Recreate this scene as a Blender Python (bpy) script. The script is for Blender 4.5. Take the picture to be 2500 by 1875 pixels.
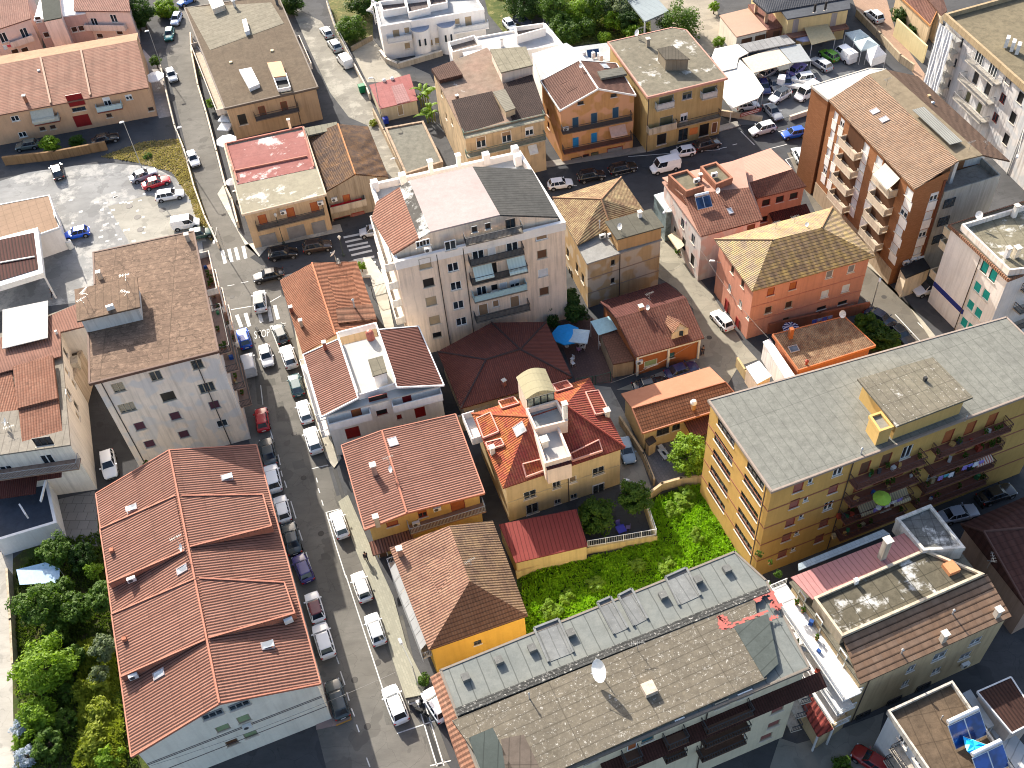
import bpy, bmesh, math, random
from mathutils import Vector, Matrix
from mathutils.bvhtree import BVHTree
from mathutils.geometry import tessellate_polygon
R=math.radians
for o in list(bpy.data.objects): bpy.data.objects.remove(o)
SC=bpy.context.scene; COL=SC.collection
random.seed(7)
# ---------------------------------------------------------------- camera, sky, sun, exposure
CAM_H=100.0; FPX=2258.5; PITCH=R(48.511); ROLL=R(5.3515); IW=2212.0; IH=1659.0
cp,sp,cr,sr=math.cos(PITCH),math.sin(PITCH),math.cos(ROLL),math.sin(ROLL)
_r=Vector((1,0,0)); _d=Vector((0,-sp,-cp)); CW=Vector((0,cp,-sp))
CX=cr*_r+sr*_d; CY=-sr*_r+cr*_d
CP=Vector((0,0,CAM_H))
cam=bpy.data.cameras.new('camera'); co=bpy.data.objects.new('camera',cam); COL.objects.link(co)
m=Matrix((CX,-CY,-CW)).transposed().to_4x4(); m.translation=CP; co.matrix_world=m
cam.sensor_fit='HORIZONTAL'; cam.sensor_width=36; cam.lens=36*FPX/IW; cam.clip_start=1; cam.clip_end=3000
SC.camera=co
SUN_EL=R(30.3); SUN_TO=R(116.5)     # direction towards the sun, counter-clockwise from +X
w=bpy.data.worlds.new('World'); SC.world=w; w.use_nodes=True
nt=w.node_tree; bg=nt.nodes['Background']
sky=nt.nodes.new('ShaderNodeTexSky'); sky.sky_type='NISHITA'; sky.sun_disc=False
sky.sun_elevation=SUN_EL; sky.sun_rotation=R(90)-SUN_TO; sky.altitude=100; sky.air_density=1.0; sky.dust_density=3.5; sky.ozone_density=0.6
nt.links.new(sky.outputs[0],bg.inputs[0]); bg.inputs[1].default_value=0.14
sl=bpy.data.lights.new('sun','SUN'); sl.energy=5.0; sl.angle=R(0.5); sl.color=(1,.93,.82)
so=bpy.data.objects.new('sun',sl); COL.objects.link(so)
sd=Vector((math.cos(SUN_EL)*math.cos(SUN_TO),math.cos(SUN_EL)*math.sin(SUN_TO),math.sin(SUN_EL)))
so.rotation_euler=sd.to_track_quat('Z','Y').to_euler(); so.location=(0,60,150)
SC.view_settings.view_transform='Standard'; SC.view_settings.look='None'; SC.view_settings.exposure=1.1; SC.view_settings.gamma=1
SC.render.resolution_x=1024; SC.render.resolution_y=768
try:
    SC.cycles.pixel_filter_type='BLACKMAN_HARRIS'; SC.cycles.filter_width=1.05
    SC.cycles.max_bounces=5; SC.cycles.diffuse_bounces=3; SC.cycles.glossy_bounces=2
except Exception: pass
# ---------------------------------------------------------------- surveying helpers: photo measurements -> world points
K=.8848; TS=625*K/2206
CROP={51:(880,340,540/2212),52:(2100,0,400/2212),53:(1700,0,400/2212),54:(2230,480,270/1317),55:(1080,880,480/2212),56:(1880,1250,620/2212)}
def F(p):
    t,x,y=p[:3]
    if t==0: return x,y
    if t in CROP: a,b,s=CROP[t]; return (a+x*s)*K,(b+y*s)*K
    return [0,625,1250,1875][t%10-1]*K+x*TS,[0,470,940,1405][t//10-1]*K+y*TS
def ray(p):
    x,y=F(p); return ((x-1106)/FPX*CX+(y-829.5)/FPX*CY+CW).normalized()
def G(p,z=0.0):
    if len(p)>3: z=p[3]
    d=ray(p); return CP+d*((z-CAM_H)/d.z)
def onplane(p,q,n):
    d=ray(p); return CP+d*((q-CP).dot(n)/d.dot(n))
# ---------------------------------------------------------------- mesh builder
class MB:
    def __init__(s): s.v=[];s.f=[];s.uv=[];s.sm=False
    def face(s,pts,uv=None):
        i=len(s.v); s.v+= [Vector(p) for p in pts]; s.f.append(list(range(i,i+len(pts))))
        if uv is None:
            P=[Vector(p) for p in pts]; n=Vector((0,0,0))
            for k in range(len(P)): n+=P[k].cross(P[(k+1)%len(P)])
            if n.length<1e-9: n=Vector((0,0,1))
            n.normalize()
            if abs(n.z)>.999: e=(P[1]-P[0]); e.z=0; a=e.normalized() if e.length>1e-6 else Vector((1,0,0))
            else: a=Vector((0,0,1)).cross(n).normalized()
            b=n.cross(a)
            uv=[(p.dot(a),p.dot(b)) for p in P]
        s.uv.append(uv)
    def box(s,c,sz,a=0.0,taper=1.0):
        cx,cy,cz=c; x,y,z=sz[0]/2,sz[1]/2,sz[2]; ca,sa=math.cos(a),math.sin(a)
        def q(X,Y,Z,k=1): X*=k;Y*=k; return (cx+X*ca-Y*sa,cy+X*sa+Y*ca,cz+Z)
        b=[q(-x,-y,0),q(x,-y,0),q(x,y,0),q(-x,y,0)]; t=[q(-x,-y,z,taper),q(x,-y,z,taper),q(x,y,z,taper),q(-x,y,z,taper)]
        s.face(b[::-1]); s.face(t)
        for k in range(4): s.face([b[k],b[(k+1)%4],t[(k+1)%4],t[k]])
        return s
    def prism(s,P,z0,z1,flip=False):
        "P: list of xy(z) clockwise or not; z0,z1 floats or per-vertex lists"
        n=len(P); Z0=z0 if isinstance(z0,list) else [z0]*n; Z1=z1 if isinstance(z1,list) else [z1]*n
        ar=sum(P[i][0]*P[(i+1)%n][1]-P[(i+1)%n][0]*P[i][1] for i in range(n))
        idx=list(range(n)) if ar>0 else list(range(n))[::-1]
        P=[P[i] for i in idx]; Z0=[Z0[i] for i in idx]; Z1=[Z1[i] for i in idx]
        b=[Vector((p[0],p[1],z)) for p,z in zip(P,Z0)]; t=[Vector((p[0],p[1],z)) for p,z in zip(P,Z1)]
        s.poly(t); s.poly(b[::-1])
        for i in range(n): s.face([b[i],b[(i+1)%n],t[(i+1)%n],t[i]])
        return s
    def poly(s,pts):
        if len(pts)<=4: s.face(pts); return
        P=[Vector(p) for p in pts]; e=(P[1]-P[0]); e.z=0; a=e.normalized(); b=Vector((-a.y,a.x,0))
        n=Vector((0,0,0))
        for k in range(len(P)): n+=P[k].cross(P[(k+1)%len(P)])
        for t in tessellate_polygon([P]):
            q=[P[i] for i in t]
            if (q[1]-q[0]).cross(q[2]-q[0]).dot(n)<0: q=q[::-1]
            s.face(q,[(p.dot(a),p.dot(b)) for p in q])
    def tube(s,a,b,r,n=6,r2=None):
        a=Vector(a);b=Vector(b); d=(b-a)
        if d.length<1e-6: return s
        d.normalize(); u=d.orthogonal().normalized(); v=d.cross(u); r2=r if r2 is None else r2
        A=[a+(u*math.cos(t)+v*math.sin(t))*r for t in [2*math.pi*i/n for i in range(n)]]
        B=[b+(u*math.cos(t)+v*math.sin(t))*r2 for t in [2*math.pi*i/n for i in range(n)]]
        for i in range(n): s.face([A[i],A[(i+1)%n],B[(i+1)%n],B[i]])
        s.face(A[::-1]); s.face(B); return s
    def bar(s,a,b,w,h):
        "horizontal-ish bar of rectangular section"
        a=Vector(a);b=Vector(b);d=(b-a).normalized(); n=Vector((-d.y,d.x,0)).normalized()*w/2; z=Vector((0,0,h))
        A=[a-n,a+n,a+n+z,a-n+z]; B=[p+(b-a) for p in A]
        s.face([A[0],A[3],A[2],A[1]]); s.face(B)
        for i in range(4): s.face([A[i],A[(i+1)%4],B[(i+1)%4],B[i]])
        return s
    def lathe(s,prof,c=(0,0,0),n=12):
        c=Vector(c); rings=[[c+Vector((r*math.cos(2*math.pi*i/n),r*math.sin(2*math.pi*i/n),z)) for i in range(n)] for r,z in prof]
        for A,B in zip(rings,rings[1:]):
            for i in range(n): s.face([A[i],A[(i+1)%n],B[(i+1)%n],B[i]])
        s.face(rings[0][::-1]); s.face(rings[-1]); return s
    def mesh(s,name,mat,origin=Vector((0,0,0)),merge=False):
        me=bpy.data.meshes.new(name); me.from_pydata([tuple(v-origin) for v in s.v],[],s.f)
        uv=me.uv_layers.new(name='UVMap'); k=0
        for F_ in s.uv:
            for q in F_: uv.data[k].uv=q; k+=1
        if mat: me.materials.append(mat)
        if merge:
            bm=bmesh.new(); bm.from_mesh(me); bmesh.ops.remove_doubles(bm,verts=bm.verts,dist=1e-4); bmesh.ops.recalc_face_normals(bm,faces=bm.faces); bm.to_mesh(me); bm.free()
        if s.sm:
            for p in me.polygons: p.use_smooth=True
        me.update(); return me
    def obj(s,name,mat,parent=None,origin=Vector((0,0,0)),merge=False):
        return link(name,s.mesh(name,mat,origin,merge),parent)
def link(name,me,parent=None,loc=None,rz=0):
    o=bpy.data.objects.new(name,me); COL.objects.link(o)
    if parent is not None: o.parent=parent
    if loc is not None: o.location=loc
    if rz: o.rotation_euler[2]=rz
    return o
def tag(o,label,cat,group=None,kind=None):
    o['label']=label; o['category']=cat
    if group: o['group']=group
    if kind: o['kind']=kind
    return o
def structure(name,mb,mat):
    o=mb.obj(name,mat); o['kind']='structure'; return o
def empty(name,loc,label,cat,group=None,rz=0):
    o=bpy.data.objects.new(name,None); COL.objects.link(o); o.location=loc; o.rotation_euler[2]=rz; o.empty_display_size=.5
    return tag(o,label,cat,group)
def dup(o,parent=None):
    c=o.copy(); COL.objects.link(c); c.parent=parent
    for ch in o.children: dup(ch,c)
    return c
# ---------------------------------------------------------------- materials
class N:
    def __init__(s,name,rough=.85,spec=.25,metal=0):
        s.m=bpy.data.materials.new(name); s.m.use_nodes=True; s.t=s.m.node_tree; s.b=s.t.nodes['Principled BSDF']
        s.b.inputs['Roughness'].default_value=rough; s.b.inputs['Specular IOR Level'].default_value=spec; s.b.inputs['Metallic'].default_value=metal
    def n(s,ty,ins={},**kw):
        x=s.t.nodes.new('ShaderNode'+ty)
        for k,v in kw.items(): setattr(x,k,v)
        for k,v in ins.items():
            if isinstance(v,bpy.types.NodeSocket): s.t.links.new(v,x.inputs[k])
            else: x.inputs[k].default_value=v
        return x
    def obj(s): return s.n('TexCoord').outputs['Object']
    def uv(s): return s.n('TexCoord').outputs['UV']
    def geo(s): return s.n('NewGeometry').outputs['Position']
    def noise(s,v,sc,det=4,ro=.6): return s.n('TexNoise',{'Vector':v,'Scale':sc,'Detail':det,'Roughness':ro}).outputs['Fac']
    def ramp(s,f,a,b,va=0.0,vb=1.0):
        return s.n('MapRange',{'Value':f,'From Min':a,'From Max':b,'To Min':va,'To Max':vb}).outputs[0]
    def mix(s,f,a,b,bt='MIX'):
        x=s.n('Mix',data_type='RGBA',blend_type=bt); i=[q for q in x.inputs if q.type=='RGBA']; ff=x.inputs[0]
        for q,v in ((ff,f),(i[0],a),(i[1],b)):
            if isinstance(v,bpy.types.NodeSocket): s.t.links.new(v,q)
            else: q.default_value=v if not isinstance(v,tuple) else (*v[:3],1)
        return [q for q in x.outputs if q.type=='RGBA'][0]
    def math(s,op,a,b=0.0):
        x=s.n('Math',operation=op)
        for q,v in ((x.inputs[0],a),(x.inputs[1],b)):
            if isinstance(v,bpy.types.NodeSocket): s.t.links.new(v,q)
            else: q.default_value=v
        return x.outputs[0]
    def map(s,v,sc=(1,1,1),loc=(0,0,0),rot=(0,0,0)):
        return s.n('Mapping',{'Vector':v,'Scale':sc,'Location':loc,'Rotation':rot}).outputs[0]
    def xyz(s,v): return s.n('SeparateXYZ',{'Vector':v}).outputs
    def col(s,c): 
        if isinstance(c,bpy.types.NodeSocket): s.t.links.new(c,s.b.inputs['Base Color'])
        else: s.b.inputs['Base Color'].default_value=(*c,1)
    def bump(s,h,st=.5,d=.05):
        x=s.n('Bump',{'Height':h,'Strength':st,'Distance':d}); s.t.links.new(x.outputs[0],s.b.inputs['Normal'])
MC={}
def memo(fn):
    def w_(*a,**k):
        key=(fn.__name__,a,tuple(sorted(k.items())))
        if key not in MC: MC[key]=fn(*a,**k)
        return MC[key]
    return w_
def mul(c,k): return tuple(min(1,x*k) for x in c)
@memo
def plain(c,rough=.7,spec=.3,metal=0):
    n=N('paint',rough,spec,metal); n.col(n.mix(n.ramp(n.noise(n.obj(),3.0),.3,.7),c,mul(c,.82))); return n.m
@memo
def plaster(c,dirt=.35,patch=None,seed=0):
    k_=1.25-.62*(1-min(c)/max(c)); c=(min(.84,c[0]*k_*1.06),min(.8,c[1]*k_*.97),min(.76,c[2]*k_*.88)); n=N('plaster',.92,.15); o=n.map(n.geo(),loc=(seed*7.3,seed*3.1,0)); big=n.noise(o,.35,3); fine=n.noise(o,3.5,6,.7)
    st=n.noise(n.map(o,(2.2,2.2,.14)),1.0,5,.65)
    c0=n.mix(n.ramp(big,.35,.7),c,mul(c,.86)); c0=n.mix(n.ramp(fine,.35,.75,0,.5),c0,mul(c,.8))
    d=n.math('MULTIPLY',n.ramp(st,.46,.7),min(.8,dirt*1.3)); c1=n.mix(d,c0,(c[0]*.42,c[1]*.4,c[2]*.38))
    if patch: c1=n.mix(n.ramp(n.noise(o,.55,1,.4),.5,.58,0,.5),c1,patch)
    sp=n.ramp(n.noise(o,1.3,8,.75),.63,.7,0,dirt); c1=n.mix(sp,c1,mul(c,.5))
    n.col(c1); n.bump(fine,.25,.03); return n.m
@memo
def tiles(c1,c2,per=.25,row=.4,groove=.45,lichen=None,lam=.3,rowdark=.25,rough=.85):
    "clay or metal roofing: ribs run down the slope (uv.v), courses across it"
    ds=lambda c_: tuple(.5*(q*.86+.14*(c_[0]*.3+c_[1]*.6+c_[2]*.1)) for q in c_); c1=ds(c1); c2=ds(c2); n=N('roof_tiles',rough,.2); u=n.uv(); x=n.xyz(u); g=n.geo()
    wob=n.math('MULTIPLY',n.math('SUBTRACT',n.noise(g,1.2,2),.5),.06)
    fu=n.math('FRACT',n.math('DIVIDE',n.math('ADD',x[0],wob),per)); tri=n.math('ABSOLUTE',n.math('SUBTRACT',fu,.5)) # 0 crest .5 groove
    fv=n.math('FRACT',n.math('DIVIDE',n.math('ADD',x[1],wob),row))
    cell=n.n('TexWhiteNoise',{'Vector':n.n('CombineXYZ',{'X':n.math('FLOOR',n.math('DIVIDE',x[0],per)),'Y':n.math('FLOOR',n.math('DIVIDE',x[1],row))}).outputs[0]}).outputs['Value']
    base=n.mix(n.math('MULTIPLY',cell,.95),c1,c2)
    if row<2: base=n.mix(n.math('MULTIPLY',n.ramp(cell,.93,.94,0,.6),n.ramp(n.noise(g,.45,3),.45,.6)),base,mul(c1,.35))
    base=n.mix(n.ramp(n.noise(n.map(u,(2.2,.16,1)),1.0,4,.7),.5,.75,0,.4),base,mul(c1,.55))
    base=n.mix(n.ramp(n.noise(g,.5,4),.35,.7,0,.55),base,mul(c1,.78))
    if lichen:
        base=n.mix(n.ramp(n.noise(n.map(g,(1,1,1),loc=(5,2,0)),.9,7,.75),.42,.62,0,lam*2),base,lichen)
    base=n.mix(n.ramp(n.noise(g,1.7,9,.8),.55,.68,0,.5),base,mul(c1,.35)); base=n.mix(n.ramp(n.noise(n.map(g,loc=(6,6,6)),.28,5,.65),.45,.65,0,.35),base,mul(c1,.5))
    gr=n.ramp(tri,.22,.42,0,groove); base=n.mix(gr,base,mul(c1,.22))  # channel dirt plus groove shade, both painted into the colour
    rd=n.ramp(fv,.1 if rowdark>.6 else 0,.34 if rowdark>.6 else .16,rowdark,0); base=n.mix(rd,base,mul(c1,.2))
    n.col(base); h=n.math('SUBTRACT',n.ramp(tri,0,.5,1,0),n.math('MULTIPLY',fv,.35)); n.bump(h,.9,.07); return n.m
@memo
def flatroof(c,c2=None,seam=(1.0,6.0),sd=.5,white=0.0,dark=.3,red=None,seed=0,wc=(.75,.74,.7),speck=0.0,crack=0.0):
    n=N('roof_membrane',.9,.2); u=n.uv(); x=n.xyz(u); g=n.map(n.geo(),loc=(seed*11.7,seed*5.3,0))
    c2=mul(c2 or mul(c,.8),.66); c=mul(c,.66); base=n.mix(n.ramp(n.noise(g,.18,5,.65),.35,.66),c,c2)
    base=n.mix(n.ramp(n.noise(g,1.1,8,.78),.42,.68,0,min(.9,dark*1.9)),base,mul(c,.42)); base=n.mix(n.ramp(n.noise(n.map(g,loc=(1,7,3)),.42,8,.8),.5,.62,0,min(.6,dark*1.1)),base,mul(c,.58))
    base=n.mix(n.ramp(n.noise(g,5.,5,.75),.35,.75,0,.35),base,mul(c,.7))
    if crack>0:
        vv=n.n('TexVoronoi',{'Vector':n.n('VectorMath',{0:n.map(g,(1,1.6,1)),1:n.n('TexNoise',{'Vector':g,'Scale':1.6,'Detail':4}).outputs['Color']},operation='ADD').outputs[0],'Scale':.75},feature='DISTANCE_TO_EDGE').outputs['Distance']
        base=n.mix(n.math('MULTIPLY',n.ramp(vv,0,.07,1,0),n.ramp(n.noise(g,.5,4),.4,.6,0,crack)),base,mul(c,.3))
        base=n.mix(n.ramp(n.noise(n.map(g,loc=(2,2,2)),1.5,8,.8),.52,.6,0,crack*.7),base,mul(c,1.5))
        base=n.mix(n.ramp(n.noise(n.map(g,loc=(7,2,2)),2.1,9,.85),.55,.62,0,crack*.9),base,mul(c,.35))
    if white>0: 
        t=.72-white*.28
        base=n.mix(n.ramp(n.noise(n.map(g,loc=(3,9,1)),.22,9,.72),t,t+.09,0,.8),base,wc)
    if speck>0:
        base=n.mix(n.ramp(n.noise(g,4.2,6,.8),.68-speck*.1,.73-speck*.1,0,.75),base,(.55,.53,.48))
    if red: base=n.mix(n.ramp(n.noise(n.map(g,loc=(8,1,4)),.3,6,.7),.56,.6,0,.8),base,red)
    wob=n.math('MULTIPLY',n.math('SUBTRACT',n.noise(g,.8,3),.5),.12)
    for k,ax in ((seam[0],0),(seam[1],1)):
        if k:
            f=n.math('FRACT',n.math('DIVIDE',n.math('ADD',x[ax],wob),k)); f=n.math('ABSOLUTE',n.math('SUBTRACT',f,.5))
            e=.5-.045/k; base=n.mix(n.ramp(f,e-.02/k,e+.01/k,0,sd),base,mul(c,.3))
    n.col(base); n.bump(n.noise(g,3,6),.3,.04); return n.m
@memo
def asphalt(c,seed=0,patch=.3,light=None):
    n=N('asphalt',.95,.2); g=n.map(n.geo(),loc=(seed*9.1,seed*4.7,0))
    b=n.mix(n.ramp(n.noise(g,.12,5,.6),.35,.65),mul(c,.85),mul(c,1.25)); b=n.mix(n.ramp(n.noise(n.map(g,(.35,1,1),rot=(0,0,.25)),.9,6,.7),.45,.7,0,.5),b,mul(c,.6)); b=n.mix(n.ramp(n.noise(n.map(g,loc=(9,9,0)),.33,3,.4),.6,.615,0,.55),b,mul(c,.62)); b=n.mix(n.ramp(n.noise(g,.5,7,.7),.5,.75,0,patch),b,mul(c,.55))
    b=n.mix(n.ramp(n.noise(g,9,4,.8),.3,.8,0,.5),b,mul(c,.75))
    if light: b=n.mix(n.ramp(n.noise(n.map(g,loc=(4,4,0)),.25,8,.7),.52,.6,0,.8),b,light)
    v=n.n('TexVoronoi',{'Vector':n.n('VectorMath',{0:g,1:n.n('TexNoise',{'Vector':g,'Scale':.8}).outputs['Color']},operation='ADD').outputs[0],'Scale':.35},feature='DISTANCE_TO_EDGE').outputs['Distance']
    b=n.mix(n.ramp(v,0,.012,.4,0),b,mul(c,.4))
    n.col(b); n.bump(n.noise(g,12,3),.3,.02); return n.m
@memo
def pavers(c,w=.6,h=.3,mort=.5):
    c=mul(c,.8); n=N('paving',.9,.2); b=n.n('TexBrick',{'Vector':n.uv(),'Color1':(*c,1),'Color2':(*mul(c,.82),1),'Mortar':(*mul(c,mort),1),'Scale':1.0,'Mortar Size':.03,'Brick Width':w,'Row Height':h})
    n.col(n.mix(n.ramp(n.noise(n.geo(),.6,6),.4,.7,0,.4),b.outputs['Color'],mul(c,.7))); return n.m
@memo
def brick(c,c2):
    n=N('brickwork',.9,.15); b=n.n('TexBrick',{'Vector':n.uv(),'Color1':(*c,1),'Color2':(*c2,1),'Mortar':(*mul(c,.7),1),'Scale':1.0,'Mortar Size':.02,'Brick Width':.5,'Row Height':.16})
    n.col(n.mix(n.ramp(n.noise(n.geo(),.5,5),.4,.7,0,.35),b.outputs['Color'],mul(c,.7))); return n.m
@memo
def glass(c=(.03,.045,.06),rough=.08):
    n=N('window_glass',rough,.6); n.col(n.mix(n.ramp(n.noise(n.geo(),.7,2),.4,.6),c,mul(c,.4))); return n.m
@memo
def shutter(c):
    n=N('shutter',.7,.2); x=n.xyz(n.uv()); f=n.math('FRACT',n.math('MULTIPLY',x[1],12.0))
    n.col(n.mix(n.ramp(f,.7,1,0,.5),n.mix(n.ramp(n.noise(n.geo(),1.0,4),.3,.7),c,mul(c,.75)),mul(c,.4))); return n.m
@memo
def stripes(c1,c2,per=.3):
    n=N('striped_cloth',.9,.1); x=n.xyz(n.uv()); f=n.math('FRACT',n.math('DIVIDE',x[0],per)); n.col(n.mix(n.ramp(f,.49,.51),c1,c2)); return n.m
@memo
def leaf(c1,c2,sc=1.2):
    n=N('foliage',.75,.2); g=n.geo(); n.col(n.mix(n.ramp(n.noise(g,sc,4,.7),.3,.7),c1,c2))
    n.b.inputs['Roughness'].default_value=.6
    tr=n.t.nodes.new('ShaderNodeBsdfTranslucent'); tr.inputs[0].default_value=(c2[0]*1.3,c2[1]*1.4,c2[2]*.7,1)
    mx=n.t.nodes.new('ShaderNodeMixShader'); mx.inputs[0].default_value=.3; out=n.t.nodes['Material Output']
    n.t.links.new(n.b.outputs[0],mx.inputs[1]); n.t.links.new(tr.outputs[0],mx.inputs[2]); n.t.links.new(mx.outputs[0],out.inputs[0]); return n.m
@memo
def ground(c1,c2,c3=None,sc=.5):
    n=N('soil',.95,.1); g=n.geo(); b=n.mix(n.ramp(n.noise(g,sc,7,.7),.38,.62),c1,c2)
    if c3: b=n.mix(n.ramp(n.noise(n.map(g,loc=(3,1,2)),sc*2.2,8,.75),.52,.64,0,.85),b,c3)
    n.col(b); n.bump(n.noise(g,4,6),.6,.08); return n.m
@memo
def carpaint(c,rough=.25):
    n=N('car_paint',rough,.5); n.col(c); n.b.inputs['Coat Weight'].default_value=.6; n.b.inputs['Coat Roughness'].default_value=.05; return n.m
@memo
def lens(c):
    n=N('lamp_lens',.15,.5); n.col(c); return n.m
WHITE=(.78,.78,.76); DARK=(.02,.02,.022); IRON=(.05,.05,.055)
# ---------------------------------------------------------------- window, door kinds (shared meshes)
WK={}
def win_meshes(w,h,kind):
    key=(round(w,2),round(h,2),kind)
    if key in WK: return WK[key]
    k=kind.split(':'); base=k[0]; fc={'W':WHITE,'D':(.06,.05,.045),'B':(.35,.3,.22),'R':(.25,.04,.03),'G':(.25,.27,.28)}[k[2] if len(k)>2 else 'W']
    t=.09 if base!='hole' else .05; M=MB(); parts=[]
    y0,y1=-.14,-.04
    def bx(mb,x0,x1,z0,z1,ya,yb): mb.box(((x0+x1)/2,(ya+yb)/2,z0),(x1-x0,yb-ya,z1-z0))
    W2,H2=w/2,h/2
    bx(M,-W2,-W2+t,-H2,H2,y0,y1); bx(M,W2-t,W2,-H2,H2,y0,y1); bx(M,-W2+t,W2-t,-H2,-H2+t,y0,y1); bx(M,-W2+t,W2-t,H2-t,H2,y0,y1)
    if base in('g','gb','gh') and w>.75:
        n_=1 if w<1.7 else 2 if w<2.5 else 3
        for j in range(n_):
            cx=-W2+w*(j+1)/(n_+1); bx(M,cx-.055,cx+.055,-H2+t,H2-t,y0,y1)
    fr=M.mesh('window_frame',plain(fc,.5))
    S=MB(); bx(S,-W2-.1,W2+.1,-H2-.08,-H2+.0,-.05,.1)
    pm=MB()
    def quad(mb,x0,x1,z0,z1,y): mb.face([(x1,y,z0),(x0,y,z0),(x0,y,z1),(x1,y,z1)],[(x1,z0),(x0,z0),(x0,z1),(x1,z1)])
    if base in ('g','gb'): quad(pm,-W2+t,W2-t,-H2+t,H2-t,-.11); parts.append(('pane',pm.mesh('pane',glass())))
    elif base=='hole': quad(pm,-W2+t,W2-t,-H2+t,H2-t,-.14); parts.append(('pane',pm.mesh('pane',glass((.008,.008,.01),.5))))
    elif base in('s','d'): quad(pm,-W2+t,W2-t,-H2+t,H2-t,-.08); parts.append(('shutter' if base=='s' else 'door_leaf',pm.mesh('shutter',shutter(COLS[k[1]]))))
    elif base=='gh':   # half lowered roller shutter
        quad(pm,-W2+t,W2-t,-H2+t,H2-t,-.11); parts.append(('pane',pm.mesh('pane',glass())))
        q=MB(); quad(q,-W2+t,W2-t,h*.12,H2-t,-.03); parts.append(('shutter',q.mesh('shutter',shutter(COLS[k[1]]))))
    if base=='gb':
        q=MB()
        for j in range(int(w/.14)): x_=-W2+.07+j*.14; q.box((x_,.03,-H2),(.025,.025,h))
        for z_ in(-H2*.6,0,H2*.6): q.box((0,.03,z_),(w,.025,.025))
        parts.append(('security_bars',q.mesh('bars',plain(IRON))))
    if base not in('d',): parts.append(('sill',S.mesh('sill',plaster((.6,.58,.54),.3))))
    WK[key]=(fr,parts); return WK[key]
COLS=dict(beige=(.42,.32,.2),brown=(.16,.08,.045),orange=(.42,.13,.045),red=(.26,.015,.015),blue=(.02,.2,.48),white=(.72,.73,.74),grey=(.25,.25,.26),
  teal=(.02,.36,.32),green=(.3,.4,.22),dbrown=(.07,.035,.025),mauve=(.3,.12,.1),ltbrown=(.3,.2,.12),navy=(.03,.08,.14),olive=(.12,.12,.07),pink=(.5,.25,.2),violet=(.1,.04,.06),ochre=(.5,.33,.15),dteal=(.03,.12,.15))
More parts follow.
